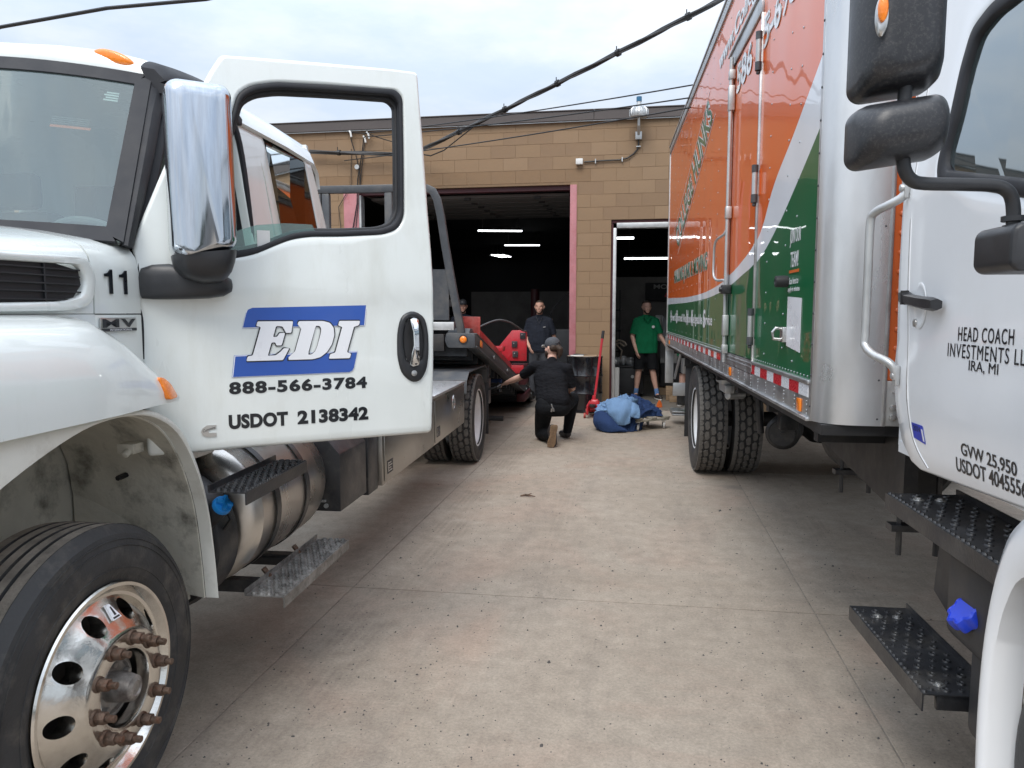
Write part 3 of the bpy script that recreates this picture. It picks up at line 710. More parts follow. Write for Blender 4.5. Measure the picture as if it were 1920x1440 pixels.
b = MB(); b.tube([(-0.05, 12.17, 4.27), (-0.05, 12.175, 4.19), (-0.07, 12.175, 4.12), (-0.13, 12.175, 4.055), (-0.22, 12.175, 4.0), (-0.34, 12.175, 3.975), (-0.6, 12.175, 3.972), (-0.90, 12.175, 3.96)], 0.012, 8); part('hose', b, 'cable_black', cd)
for x, z in ((-0.05, 4.17), (-0.3, 3.98), (-0.72, 3.966)):
    b = MB(); b.box(x - .035 if x == -.05 else x - .008, x + .035 if x == -.05 else x + .008, 12.155, 12.197, z - (.008 if x == -.05 else .035), z + (.008 if x == -.05 else .035)); part('clip', b, 'galvanised', cd, smooth=0)
b = MB(); b.box(-1.03, -0.92, 12.12, 12.197, 3.92, 4.01); solo('junction_box', b, 'card_white', 'small pale grey junction box on the block wall right above the big opening', 'junction box', (-0.975, 12.19, 3.92), bevel=0.006)

# overhead lines
def wire(name, pts, r, label, group=None, m='cable_black', sag=0.0):
    P = [Vector(p) for p in pts]
    b = MB(); b.tube(P, r, 8)
    return b
b = MB(); A_, B_ = Vector((-3.6, 12.0, 4.18)), Vector((0.76, 9.0, 5.03))
pts = []
for k in range(-2, 33):
    t_ = k / 16; p = A_.lerp(B_, t_); p.z += 0.10 * t_ * (t_ - 1); 
    if k < 0: continue
    pts.append(p)
ext = B_ + (B_ - A_) * 1.0
bc_ = thing('service_cable', 'thick bundled black power cable sagging from the top edge down to the workshop wall', 'power cable', (-3.6, 12.0, 4.18))
full = [Vector((-5.5, 12.08, 4.26)), Vector((-5.0, 12.06, 4.225)), Vector((-4.5, 12.04, 4.19)), Vector((-4.0, 12.02, 4.16))] + pts
b.tube(full, 0.026, 8); part('messenger', b, 'cable_black', bc_)
b = MB()
for ph in (0, 2.1, 4.2):
    b.tube([p + Vector((0, math.cos(i * 0.9 + ph) * .026, math.sin(i * 0.9 + ph) * .026)) for i, p in enumerate(full)], 0.012, 6)
part('conductor', b, 'cable_grey', bc_)
for i in range(1, len(full), 3):
    b = MB(); p = full[i]; q = full[min(i + 1, len(full) - 1)]; d = (q - p).normalized(); b.cyl(p, p + d * .05, 0.046, n=8); b.cyl(p + Vector((0, 0, .03)), p + Vector((0, 0, .09)), .007, n=5); part('tie', b, 'cable_black', bc_)
b = MB(); b.tube([full[4] + Vector((0.0, 0, -.03)), full[5] + Vector((0, 0, -.16)), full[6] + Vector((0, 0, -.17)), full[8] + Vector((0, 0, -.03))], 0.010, 6); part('loose_wire', b, 'cable_black', bc_)
for nm, p, q, lb in (('a', (-4.55, 12.1, 4.53), (0.62, 8.0, 4.06), 'topmost of the three thin wires running from the box truck to the wall'),
                     ('b', (-4.55, 12.1, 4.47), (0.57, 8.0, 3.93), 'middle of the three thin wires running from the box truck to the wall'),
                     ('c', (-4.9, 12.1, 4.10), (0.53, 8.0, 3.83), 'lowest of the three thin wires running from the box truck to the wall')):
    P, Q = Vector(p), Vector(q); P2 = P; Q2 = P + (Q - P) * 2.2; pts = []
    for k in range(25):
        t_ = k / 24; v = P2.lerp(Q2, t_); v.z += -0.5 * 4 * t_ * (1 - t_) * 0.35; pts.append(v)
    Qf = pts[11]
    b = MB(); b.tube(pts, 0.0075, 6); solo('overhead_wire', b, 'cable_black', lb, 'wire', P, group='thin overhead wires above the drive')
b = MB(); b.tube([(-9.0, 7.6, 4.2), (-6.55, 7, 4.505), (-5.31, 7, 4.612), (-4.23, 7, 4.625), (-1, 6.4, 4.72), (3, 5.6, 5.1)], 0.019, 8)
solo('overhead_wire', b, 'cable_black', 'single black cable crossing the sky above the tow truck cab', 'wire', (-4.2, 7, 4.62))
# wires down the wall left of the big door
dw = thing('wall_wiring', 'tangle of drooping wires and insulators on the block wall beside the left jamb', 'wiring', (-4.75, WY, 3.7))
for pts_, r in (([(-4.82, 12.17, 4.6), (-4.8, 12.17, 4.44), (-4.72, 12.17, 4.19), (-4.66, 12.17, 3.9), (-4.66, 12.17, 3.62)], .008), ([(-4.57, 12.17, 4.53), (-4.62, 12.17, 4.19), (-4.70, 12.17, 3.8), (-4.72, 12.17, 3.4), (-4.80, 12.17, 3.0), (-4.82, 12.17, 2.2)], .009),
               ([(-4.55, 12.17, 4.5), (-4.60, 12.17, 4.15), (-4.66, 12.17, 3.7), (-4.75, 12.17, 3.0), (-4.76, 12.17, 2.2)], .007), ([(-4.80, 12.17, 4.3), (-4.82, 12.17, 3.7), (-5.05, 12.17, 3.35), (-5.0, 12.17, 2.8), (-4.96, 12.17, 2.2)], .006), ([(-4.85, 12.15, 4.57), (-4.5, 12.12, 4.53), (-4.2, 12.1, 4.42), (-3.9, 12.1, 4.33)], .008)):
    b = MB(); b.tube(pts_, r, 6); part('wire', b, 'cable_black', dw)
for x, z in ((-4.83, 4.6), (-4.52, 4.56), (-4.58, 4.50)):
    b = MB(); b.tube([(x, 12.16, z), (x + .05, 12.1, z - .05), (x + .06, 12.1, z - .12)], .016, 6); part('insulator', b, 'card_white', dw)
b = MB(); b.cyl((-4.70, 12.198, 4.0), (-4.70, 12.14, 4.0), 0.04, n=14); part('eye_bolt', b, 'galvanised', dw)
# ================================================================== WHEELS
def hexmesh(Rr, W, rows, cols, hw, hl, h=0.012, key={}):
    """raised tread blocks of a drive tyre, one joined mesh (axis = x, centre at the origin)"""
    k = (Rr, W, rows)
    if k in key: return key[k]
    mb_ = MB()
    def P(a, x, r): return Vector((x, r * math.cos(a), r * math.sin(a)))
    for i in range(rows):
        a0 = 2 * math.pi * i / rows
        for c in range(cols):
            x = (c - (cols - 1) / 2) * (hw + 0.010)
            aa = a0 + (math.pi / rows if c % 2 else 0)
            sk = 0.012
            pts = [(-hw / 2, -hl * .22), (-hw * .12, -hl * .5), (hw * .34, -hl * .44), (hw / 2, hl * .22), (hw * .12, hl * .5), (-hw * .34, hl * .44)]
            r0, r1 = Rr - h, Rr
            A = [P(aa + y / Rr, x + px, r0) for px, y in pts]; B = [P(aa + y * .95 / Rr, x + px * .95, r1) for px, y in pts]
            mb_.rings([A, B])
        for sd in (-1, 1):
            x0 = sd * (cols / 2 * (hw + .010) + .004); x1 = sd * (W / 2 - .008)
            for hh in (0, 1):
                aa = a0 + hh * math.pi / rows; l = math.pi / rows * .94
                m_ = .012 if hh else 0.004
                A = [P(aa, x0 + sd * m_, Rr - h), P(aa + l * .5, x0, Rr - h), P(aa + l, x0 + sd * m_, Rr - h), P(aa + l, x1, Rr - h - .008), P(aa, x1, Rr - h - .008)]
                B = [P(aa, x0 + sd * m_, Rr), P(aa + l * .5, x0, Rr), P(aa + l, x0 + sd * m_, Rr), P(aa + l, x1, Rr - .007), P(aa, x1, Rr - .007)]
                mb_.rings([A, B])
    me = mb_.mesh(0, 0, name='tread_blocks'); key[k] = me
    return me
def drive_tyre(root, c, Rr, W, rimR, rim_mat, outer=True, rows=34, cols=3, hw=.052, hl=.088, side=1):
    c = Vector(c); ax = Vector((side, 0, 0))
    h = W / 2
    prof = [(rimR - .01, -h * .72), (rimR + .012, -h * .86), (rimR + .06, -h * .98), (Rr - .12, -h), (Rr - .05, -h * .97), (Rr - .022, -h * .88), (Rr - .012, -h * .8),
            (Rr - .012, h * .8), (Rr - .022, h * .88), (Rr - .05, h * .97), (Rr - .12, h), (rimR + .06, h * .98), (rimR + .012, h * .86), (rimR - .01, h * .72)]
    b = MB(); b.lathe([(rimR - .02, -h * .8), (rimR + .014, -h * .84), (rimR + .016, -h * .78), (rimR - .03, -h * .5), (rimR - .05, 0), (rimR - .03, h * .5), (rimR + .002, h * .74), (rimR + .016, h * .80), (rimR + .012, h * .87), (rimR - .004, h * .85)], c, ax, 48)
    if outer:
        # the outer wheel of a pair is dished: the disc sits far back
        b.lathe([(rimR - .045, -.02), (rimR - .075, -.045), (.19, -.05), (.175, -.03), (.12, -.03), (.11, -.05), (.02, -.05)], c, ax, 48)
    wh = part('wheel', b, rim_mat, root, smooth=30)
    b = MB(); b.lathe(prof, c, ax, 72); part('tyre', b, 'tyre', wh, smooth=40)
    me = hexmesh(Rr, W, rows, cols, hw, hl)
    o = bpy.data.objects.new('tread', me); C.objects.link(o); o.parent = wh; o.location = c
    o['kind'] = 'stuff'
    if not me.materials: me.materials.append(M['tread_block'])
    if outer:
        b = MB(); b.lathe([(.11, -.05), (.105, .0), (.09, .03), (.03, .035), (.0001, .035)], c, ax, 24); part('hub', b, 'hub_grey', wh)
        for k in range(10):
            a = 2 * math.pi * k / 10; q = c + Vector((0, .1425 * math.cos(a), .1425 * math.sin(a)))
            b = MB(); b.cyl(q + ax * -.03, q + ax * .01, .02, n=6); b.cyl(q, q + ax * .035, .01, n=8); part('lug_nut', b, 'rust_steel', wh)
    return wh

# ================================================================== TOW TRUCK (frame of the trucks: x right, y away, z up)
tow = thing('tow_truck', 'white flatbed tow truck with blue EDI lettering on its wide open driver door', 'tow truck', (-2.52, 4.2, 0), frame=TR)
CX = -2.52
def mir(p): return Vector((2 * CX - p[0], p[1], p[2]))
# ---- front wheel: polished ten hole disc on a ribbed steer tyre
def steer_wheel(side):
    X = -1.45 if side > 0 else 2 * CX + 1.45
    c = Vector((X, 1.94, .478)); ax = Vector((side, 0, 0))
    prof = [(.300, -.004), (.304, .004), (.300, .010), (.290, .010), (.283, .002), (.272, -.012), (.262, -.014), (.250, -.006), (.232, .012), (.205, .034), (.186, .046), (.176, .054), (.168, .060), (.158, .062), (.118, .062), (.110, .058), (.106, .045), (.106, .02), (.17, -.0), (.20, -.015), (.24, -.03), (.285, -.03)]
    b = MB(); b.lathe(prof, c, ax, 96); b.rings([], caps=False) if False else None
    me = b.mesh(0, 0, name='wheel')
    # close the section, then bore the hand holes
    bm = bmesh.new(); bm.from_mesh(me); 
    bmesh.ops.bridge_loops(bm, edges=[e for e in bm.edges if len(e.link_faces) == 1]); bmesh.ops.recalc_face_normals(bm, faces=bm.faces[:]); bm.to_mesh(me); bm.free()
    cut = MB()
    for k in range(10):
        a = 2 * math.pi * k / 10; q = c + Vector((0, .222 * math.cos(a), .222 * math.sin(a))); cut.cyl(q - ax * .08, q + ax * .12, .030, n=24)
    cm = cut.mesh(0, 0); to = bpy.data.objects.new('t', me); co = bpy.data.objects.new('c', cm); C.objects.link(to); C.objects.link(co)
    mo = to.modifiers.new('b', 'BOOLEAN'); mo.object = co; mo.operation = 'DIFFERENCE'; mo.solver = 'EXACT'
    dg = bpy.context.evaluated_depsgraph_get(); me2 = bpy.data.meshes.new_from_object(to.evaluated_get(dg)); bpy.data.objects.remove(to); bpy.data.objects.remove(co)
    bm = bmesh.new(); bm.from_mesh(me2)
    es = [e for e in bm.edges if len(e.link_faces) == 2 and e.calc_face_angle(0) > R(50)]
    bm.to_mesh(me2); bm.free()
    me2.shade_smooth(); me2.set_sharp_from_angle(angle=R(28))
    wh = part('wheel', me2, 'alu_polished', tow)
    b = MB(); b.lathe([(.29, -.03), (.27, -.06), (.262, -.12), (.26, -.2)], c, ax, 48); part('rim_barrel', b, 'hub_dark', wh)
    b = MB(); b.lathe([(.255, -.10), (.25, -.07), (.16, -.06), (.0001, -.05)], c, ax, 32); part('brake_drum', b, 'hub_dark', wh)
    b = MB(); b.lathe([(.098, -.02), (.094, .012), (.078, .018), (.074, .010), (.045, .012), (.042, .06), (.036, .085), (.022, .092), (.018, .088), (.0001, .088)], c, ax, 32); part('hub', b, 'hub_dirty', wh)
    for k in range(5):
        a = 2 * math.pi * k / 5 + .3; q = c + Vector((0, .066 * math.cos(a), .066 * math.sin(a))); b = MB(); b.cyl(q, q + ax * .028, .009, n=6); part('hub_bolt', b, 'hub_dirty', wh, bevel=.001)
    for k in range(10):
        a = 2 * math.pi * k / 10 + .1; q = c + Vector((0, .1425 * math.cos(a), .1425 * math.sin(a)))
        b = MB(); b.cyl(q + ax * .060, q + ax * .068, .0235, .022, n=18); b.cyl(q + ax * .068, q + ax * .096, .0185, .018, n=6); b.cyl(q + ax * .096, q + ax * (.116 + .003 * (k % 3)), .0105, n=10)
        part('lug_nut', b, 'rust_steel', wh, bevel=.0012, seg=1)
    # tyre
    Rr = .472; h = .14; o = -.13
    pr = [(.285, o - h * .7), (.31, o - h * .9), (.36, o - h), (.41, o - h * .98), (.45, o - h * .86), (.462, o - h * .78)]
    gx = [-.75, -.42, -.14, .14, .42, .75]
    top = []
    for i in range(5):
        x0, x1 = gx[i] * h + .005, gx[i + 1] * h - .005
        top += [(Rr - .003 if i in (0, 4) else Rr, o + x0), (Rr, o + x1)]
        if i < 4: top += [(Rr - .013, o + x1 + .001), (Rr - .013, o + x1 + .009)]
    pr += top + [(.462, o + h * .80), (.455, o + h * .86), (.447, o + h * .90), (.445, o + h * .925), (.425, o + h * .97), (.40, o + h), (.37, o + h * 1.01), (.34, o + h * .985), (.325, o + h * .97), (.322, o + h * .955), (.312, o + h * .93), (.303, o + h * .90), (.30, o + h * .84)]
    b = MB(); b.lathe(pr, c, ax, 120); ty = part('tyre', b, 'tyre', wh, smooth=32)
    # dusty tread face as separate bands on the ribs
    b = MB()
    for i in range(5):
        x0, x1 = gx[i] * h + .006, gx[i + 1] * h - .006
        b.lathe([(Rr + .0008 - (.003 if i == 0 else 0), o + x0), (Rr + .0012, o + x1)], c, ax, 120)
    part('tread', b, 'tread_dusty', wh, smooth=40)
    if side > 0:
        # raised moulding lines and lettering on the sidewall
        for r_, w_ in ((.430, .0025), (.4105, .0018), (.345, .0022), (.395, .0012), (.358, .0012)):
            xx = c.x + (o + h * (0.965 if r_ > .42 else (.995 if r_ > .4 else .99))) ; b = MB(); b.tube([(xx, c.y + r_ * math.cos(2 * math.pi * k / 90), c.z + r_ * math.sin(2 * math.pi * k / 90)) for k in range(90)], w_, 5, closed=True); part('sidewall_rib', b, 'tyre', wh)
        def f(a, r_, d): return Vector((c.x + o + h * (1.0 - 1.2 * max(0, abs(r_ - .375) - .02)) + d * 1.2 - .001, c.y - r_ * math.cos(a), c.z - r_ * math.sin(-a)))
        text('sidewall_lettering', 'OMIO', lambda x, z, d: Vector((c.x + o + h * 1.008 + d, c.y + z * math.cos(x), c.z + z * math.sin(x))), R(268), R(206), .355, .395, 'tyre', wh, lift=-.001, offset=0.03)
        b = MB(); q = c + Vector((.0165, 0, 0)); a = R(90)
        cc_ = c + Vector((.026, .228 * math.cos(a), .228 * math.sin(a)))
        dd = Vector((0, math.cos(a), math.sin(a))); tt = Vector((0, -math.sin(a), math.cos(a))); nn = Vector((1, 0, 0))
        b.rings([[cc_ + tt * x + dd * y + nn * (d - y * .8) for x, y in ((-.018, -.018), (.018, -.018), (.008, .02), (-.008, .02))] for d in (-.006, .002)]); part('wheel_sticker', b, 'vinyl_white', wh, smooth=0)
        b = MB(); b.rings([[cc_ + tt * x + dd * y + nn * (d - y * .8) for x, y in ((-.006, -.008), (.003, -.008), (-.001, .014), (-.006, .014))] for d in (.0021, .0028)])
        b.rings([[cc_ + tt * x + dd * y + nn * (d - y * .8) for x, y in ((-.014, -.015), (.014, -.015), (.013, -.011), (-.013, -.011))] for d in (.0021, .0028)]); part('sticker_mark', b, 'ink_black', wh, smooth=0)
steer_wheel(1); steer_wheel(-1)
b = MB(); b.cyl((CX - .8, 1.94, .46), (CX + .95, 1.94, .46), .06, n=12); b.box(CX - .45, CX - .37, .2, 10.5, .62, .88); b.box(CX + .37, CX + .45, .2, 10.5, .62, .88)
for k in range(7): b.box(CX - .37, CX + .37, 1.2 + k * 1.3, 1.28 + k * 1.3, .66, .84)
b.box(CX - .38, CX + .38, .4, 2.3, .75, 1.2)
part('chassis', b, 'frame_black', tow, smooth=0)
b = MB(); b.cyl((CX - .9, 7.73, .465), (CX + .9, 7.73, .465), .07, n=12); b.ball((CX, 7.73, .47), .2); b.box(CX - .55, CX - .48, 7.0, 8.5, .52, .60); b.box(CX + .48, CX + .55, 7.0, 8.5, .52, .60); part('rear_axle', b, 'frame_black', tow)
drive_tyre(tow, (-1.445, 7.73, .465), .465, .255, .292, 'rim_white', rows=30, cols=3, hw=.05, hl=.085)
drive_tyre(tow, (-1.755, 7.73, .465), .465, .255, .292, 'rim_white', outer=False, rows=30)
drive_tyre(tow, (2 * CX + 1.445, 7.73, .465), .465, .255, .292, 'rim_white', rows=30, side=-1)
drive_tyre(tow, (2 * CX + 1.755, 7.73, .465), .465, .255, .292, 'rim_white', outer=False, rows=30, side=-1)

# ---- hood, cowl
hp = [(-1.555, 1.575), (-1.553, 1.62), (-1.556, 1.70), (-1.566, 1.745), (-1.59, 1.775), (-1.65, 1.798), (-1.80, 1.825), (-2.1, 1.86), (-2.52, 1.88)]
hp = hp + [(2 * CX - x, z) for x, z in hp[-2::-1]]
def hsec(v, dz, k=1.0, front=0): return [Vector((CX + (x - CX) * k, v, 1.575 + (z - 1.575) * dz)) for x, z in hp]
b = MB(); b.rings([hsec(2.105, 1.04), hsec(1.8, .93), hsec(1.5, .80), hsec(1.2, .62, .99), hsec(.9, .38, .97), hsec(.75, .1, .95)], closed=False, caps=False); b.solidify(.012); hood = part('hood', b, 'paint_white', tow, smooth=50)
b = MB(); b.rings([hsec(2.112, 1.042), hsec(2.2, 1.06), hsec(2.34, 1.09)], closed=False, caps=False); b.solidify(.012); part('cowl', b, 'paint_white', tow, smooth=50)
b = MB(); b.rings([hsec(2.06, 1.01, .985), hsec(2.30, 1.04, .985)], closed=False, caps=False); part('seam_gap', b, 'rubber', tow, smooth=50)
b = MB(); b.box(-1.62, -1.556, 2.112, 2.345, 1.30, 1.572); b.box(2 * CX + 1.556, 2 * CX + 1.62, 2.112, 2.345, 1.30, 1.572); part('cowl_side', b, 'paint_white', tow, bevel=.004)
# vent in the hood side
fv = lambda v, z, d: Vector((-1.553 + d, v, z))
vo = rounded([(1.35, 1.66), (1.45, 1.735), (2.07, 1.742), (2.105, 1.69), (2.085, 1.60), (1.98, 1.582), (1.35, 1.575)], .06)
vi = rounded([(1.38, 1.66), (1.48, 1.708), (2.03, 1.718), (2.056, 1.68), (2.04, 1.628), (1.96, 1.610), (1.38, 1.595)], .04)
b = MB(); hole_panel(b, vo, vi, (1.78, 1.66), lambda x, z, d: Vector((-1.545 + d + .012 * math.sin((x - 1.3) * 2), x, z)), .02, rings=2, n=60, edge=.01); vb = part('vent_surround', b, 'paint_white', hood, smooth=50)
b = MB(); b.prism(angle_ring(vi, (1.78, 1.66), [2 * math.pi * k / 40 for k in range(40)]), lambda x, z, d: Vector((-1.554 + d, x, z)), 0, .004); part('vent_backing', b, 'rubber', hood, smooth=0)
b = MB()
for z in (1.615, 1.638, 1.66, 1.682, 1.702): b.box(-1.549, -1.542, 1.40, 2.04 if z < 1.71 else 2.0, z - .002, z + .002)
for v in (1.55, 1.72, 1.90): b.box(-1.549, -1.543, v - .003, v + .003, 1.60, 1.715)
part('vent_grille', b, 'plastic_black', hood, smooth=0)
for x0 in (2.150, 2.222):
    b = MB(); b.prism([(x0 + .030, 1.637), (x0 + .045, 1.637), (x0 + .045, 1.713), (x0 + .035, 1.713), (x0 + .024, 1.702), (x0 + .008, 1.699), (x0 + .008, 1.690), (x0 + .030, 1.690)], lambda v, z, d: Vector((-1.5515 + d, v, z)), 0, .003); part('numeral', b, 'ink_black', hood, smooth=0)
# ---- fender
def ztop(v): return 1.566 if v < 1.95 else 1.566 - .25 * ((v - 1.95) / .37) ** 1.7
secs = []
for k in range(15):
    v = .75 + (2.315 - .75) * k / 14
    zt = max(ztop(v), 1.296); zb = 1.272 + .018 * (v / 2.3); h = max(zt - zb, .004); 
    s = min(1, h / .26); o_ = .15 * (s ** .6)
    fr = [(0, 1), (.16, .985), (.42, .94), (.66, .84), (.84, .68), (.94, .48), (1, .25), (.99, 0)]
    secs.append([Vector((-1.55 + a * (.13 + (o_ - .13) * 0 if k == 14 else o_ if o_ > .13 else .13), v, zb + h * t)) for a, t in fr] + [Vector((-1.60, v, zb))])
b = MB(); b.rings(secs, closed=False, caps=False); b.solidify(.006); fen = part('fender', b, 'paint_white', tow, smooth=60)
b = MB(); b.box(-1.60, -1.5535, .75, 2.108, 1.30, 1.573); part('fender_side', b, 'paint_white', fen, smooth=0)
# amber marker at the fender's rear tip
mk = [(2.215, 1.372), (2.25, 1.368), (2.285, 1.345), (2.302, 1.308), (2.298, 1.298), (2.235, 1.296)]
b = MB(); b.prism(rounded(mk, .012, 3), lambda x, z, d: Vector((-1.405 + d - (x - 2.24) * .18 - (z - 1.3) * .35, x, z)), -.02, .006); part('side_marker', b, 'amber', fen, bevel=.003)
# flare and liner round the wheel arch
inn = [(1.05, .5), (1.12, .75), (1.24, .95), (1.38, 1.07), (1.56, 1.155), (1.74, 1.222), (1.90, 1.262), (2.06, 1.268), (2.19, 1.245), (2.312, 1.175), (2.408, 1.045), (2.474, .882), (2.506, .7), (2.524, .52)]
outr = [(.95, .5), (1.0, .9), (1.1, 1.265), (1.3, 1.268), (1.5, 1.272), (1.7, 1.276), (1.9, 1.280), (2.06, 1.284), (2.20, 1.262), (2.335, 1.185), (2.425, 1.05), (2.487, .885), (2.518, .7), (2.535, .515)]
def smooth_pl(P, n=4):
    o = []
    for i in range(len(P) - 1):
        p0, p1, p2, p3 = P[max(i - 1, 0)], P[i], P[i + 1], P[min(i + 2, len(P) - 1)]
        for k in range(n):
            t = k / n; o.append(tuple(.5 * (2 * p1[j] + (p2[j] - p0[j]) * t + (2 * p0[j] - 5 * p1[j] + 4 * p2[j] - p3[j]) * t * t + (3 * p1[j] - p0[j] - 3 * p2[j] + p3[j]) * t ** 3) for j in range(len(p1))))
    o.append(tuple(P[-1])); return o
si, so = smooth_pl(inn), smooth_pl(outr)
for sgn in (1, -1):
    X = lambda x: x if sgn > 0 else 2 * CX - x
    b = MB(); b.rings([[Vector((X(x), p[0] * (1 - t) + q[0] * t, p[1] * (1 - t) + q[1] * t)) for x, t in ((-1.425, 0), (-1.422, .3), (-1.425, .8), (-1.43, 1), (-1.47, 1), (-1.47, 0))] for p, q in zip(si, so)]); part('wheel_flare', b, 'paint_matte_white', tow, smooth=50)
    b = MB(); b.rings([[Vector((X(x), p[0] + (p[0] - 1.9) * .04 * k, p[1] + .03 * k * (1 if p[1] > .9 else .3))) for k, x in enumerate((-1.472, -1.60, -1.75, -2.0))] for p in si], closed=False, caps=False); b.solidify(.006)
    part('wheel_liner', b, 'liner', tow, smooth=50)
b = MB(); b.box(-2.02, -2.01, .9, 2.75, .35, 1.45); part('inner_splash', b, 'liner', tow, smooth=0)
b = MB(); b.box(-1.55, -2.00, 2.54, 2.552, .50, 1.20); part('rear_splash', b, 'liner', tow, smooth=0)
b = MB(); b.box(-1.64, -1.58, 2.30, 2.36, 1.10, 1.135); b.cyl((-1.60, 2.33, 1.12), (-1.60, 2.28, 1.10), .012, n=10); part('liner_bracket', b, 'liner', tow, bevel=.006)
# badges
b = MB(); b.box(-1.5535, -1.547, 2.125, 2.305, 1.517, 1.562); bd = part('badge', b, 'badge_silver', tow, bevel=.003)
fb = lambda v, z, d: Vector((-1.547 + d, v, z))
text('badge_lettering', 'M', fb, 2.134, 2.212, 1.531, 1.558, 'ink_black', bd, offset=.02, lift=.001)
text('badge_lettering', 'V', fb, 2.225, 2.296, 1.531, 1.558, 'ink_black', bd, offset=.035, lift=.001)
b = MB(); b.box(-1.5465, -1.5455, 2.130, 2.300, 1.519, 1.528); part('badge_strip', b, 'ink_black', bd, smooth=0)
text('badge_lettering', 'INTERNATIONAL', fb, 2.165, 2.275, 1.5205, 1.5265, 'vinyl_white', bd, lift=.002)

# ---- windscreen and cab shell
def W(a, b_):
    """a 0..1 driver side to far side, b 0..1 bottom to top"""
    u0 = -1.555 + (-1.685 + 1.555) * b_; 
    u = u0 + (2 * (CX - u0)) * a
    s = 4 * a * (1 - a)
    return Vector((u, 2.275 + .40 * b_ - .13 * s, 1.815 + .635 * b_ + s * (.035 + .030 * b_)))
def Wn(a, b_, d): 
    return W(a, b_) + Vector((0, -.85, .5)) * d
b = MB(); b.grid(lambda i, j: W(.025 + .95 * i, .03 + .93 * j), 24, 8); part('windscreen', b, 'glass_windscreen', tow, smooth=60)
b = MB()
a0, b0 = .052, .085
def strip(mb_, f0, f1, n=24, d=.006, d2=-.01):
    mb_.rings([[Wn(*f0(t), d), Wn(*f1(t), d), Wn(*f1(t), d2), Wn(*f0(t), d2)] for t in [k / n for k in range(n + 1)]])
strip(b, lambda t: (0.012 + .976 * t, -.02), lambda t: (.03 + .94 * t, .055)); strip(b, lambda t: (0.012 + .976 * t, 1.0), lambda t: (.03 + .94 * t, .925))
strip(b, lambda t: (.0, -.02 + 1.02 * t), lambda t: (.030, .02 + .93 * t), 10); strip(b, lambda t: (1.0, -.02 + 1.02 * t), lambda t: (.970, .02 + .93 * t), 10)
part('windscreen_seal', b, 'rubber_seal', tow, smooth=40)
for nm_, x0, x1, z0, z1, mt in (('sticker', .115, .19, .60, .615, 'orange_paint'), ('sticker', .115, .195, .625, .665, 'clutter_dark'), ('sticker', .048, .085, .80, .86, 'vinyl_white')):
    b = MB(); b.grid(lambda i, j: Wn(x0 + (x1 - x0) * i, z0 + (z1 - z0) * j, -.004), 2, 1); 
# A pillar and door frame rubber (driver side), mirrored for the far side
b = MB(); b.grid(lambda i, j: Wn(.095 + .075 * i, .60 + .015 * j, -.004), 2, 1); part('glass_sticker', b, 'orange_paint', tow, smooth=0)
b = MB()
for k in range(4): b.grid(lambda i, j: Wn(.10 + .07 * i, .625 + k * .012 + .003 * j, -.004), 2, 1)
part('sticker_print', b, 'dash_grey', tow, smooth=0)
b = MB()
for k in range(4): b.grid(lambda i, j: Wn(.058 + (.028 - .004 * (k % 2)) * i, .80 + k * .016 + .010 * j, -.004), 2, 1)
part('glass_sticker', b, 'card_white', tow, smooth=0)
for sgn in (1, -1):
    X = (lambda p: Vector(p)) if sgn > 0 else mir
    A0 = [W(0, t) for t in (-.03, .25, .5, .75, .92, 1.0)]
    A1 = [Vector((-1.565, 2.33, 1.79)), Vector((-1.572, 2.42, 1.97)), Vector((-1.60, 2.53, 2.14)), Vector((-1.635, 2.64, 2.30)), Vector((-1.655, 2.72, 2.395)), Vector((-1.66, 2.80, 2.43))]
    b = MB(); b.rings([[X(p) if sgn > 0 else mir(p), X(p.lerp(q, .3) + Vector((.012, -.012, 0))), X(p.lerp(q, .7) + Vector((.012, -.01, 0))), X(q), X(q + Vector((-.05, .03, 0))), X(p + Vector((-.05, .05, 0)))] for p, q in zip(A0, A1)])
    part('windscreen_pillar', b, 'rubber_seal', tow, smooth=45)
    tr_ = [(-1.575, 2.36, 1.42), (-1.572, 2.36, 1.6), (-1.572, 2.37, 1.8), (-1.60, 2.50, 2.02), (-1.64, 2.66, 2.27), (-1.655, 2.76, 2.375), (-1.64, 2.92, 2.425), (-1.60, 3.05, 2.41), (-1.575, 3.11, 2.30), (-1.555, 3.15, 1.94), (-1.555, 3.19, 1.5), (-1.56, 3.19, 1.1)]
    for off, rr in ((0, .014), (.04, .011)):
        b = MB(); b.tube([X((p[0] - off, p[1] + off * .3, p[2] - off * .8)) for p in smooth_pl(tr_, 5)], rr, 8, sx=1.4); part('door_seal', b, 'rubber_seal', tow)
# roof
rf = [(-1.575, 2.36), (-1.60, 2.42), (-1.645, 2.465), (-1.72, 2.503), (-1.85, 2.535), (-2.05, 2.558), (-2.3, 2.572), (-2.52, 2.578)]
rf = rf + [(2 * CX - x, z) for x, z in rf[-2::-1]]
def rsec(v, dz, k=1.0, b0_=0):
    return [Vector((CX + (x - CX) * k, v - .10 * max(0, 1 - abs(x - CX) / .95) * b0_, z + dz)) for x, z in rf]
rsf = []
for v, dz, k, bb in ((2.675, -.055, .955, 1), (2.675, -.012, .965, 1), (2.69, .008, .97, 1), (2.72, .022, .975, .9), (2.85, .035, .985, .5), (3.1, .035, 1, 0), (3.6, .03, 1, 0), (3.95, .015, 1, 0), (4.03, -.02, .99, 0), (4.06, -.10, .985, 0)): rsf.append(rsec(v, dz, k, bb))
b = MB(); b.rings(rsf, closed=False, caps=False); b.solidify(.02); roof = part('roof', b, 'paint_white', tow, smooth=60)
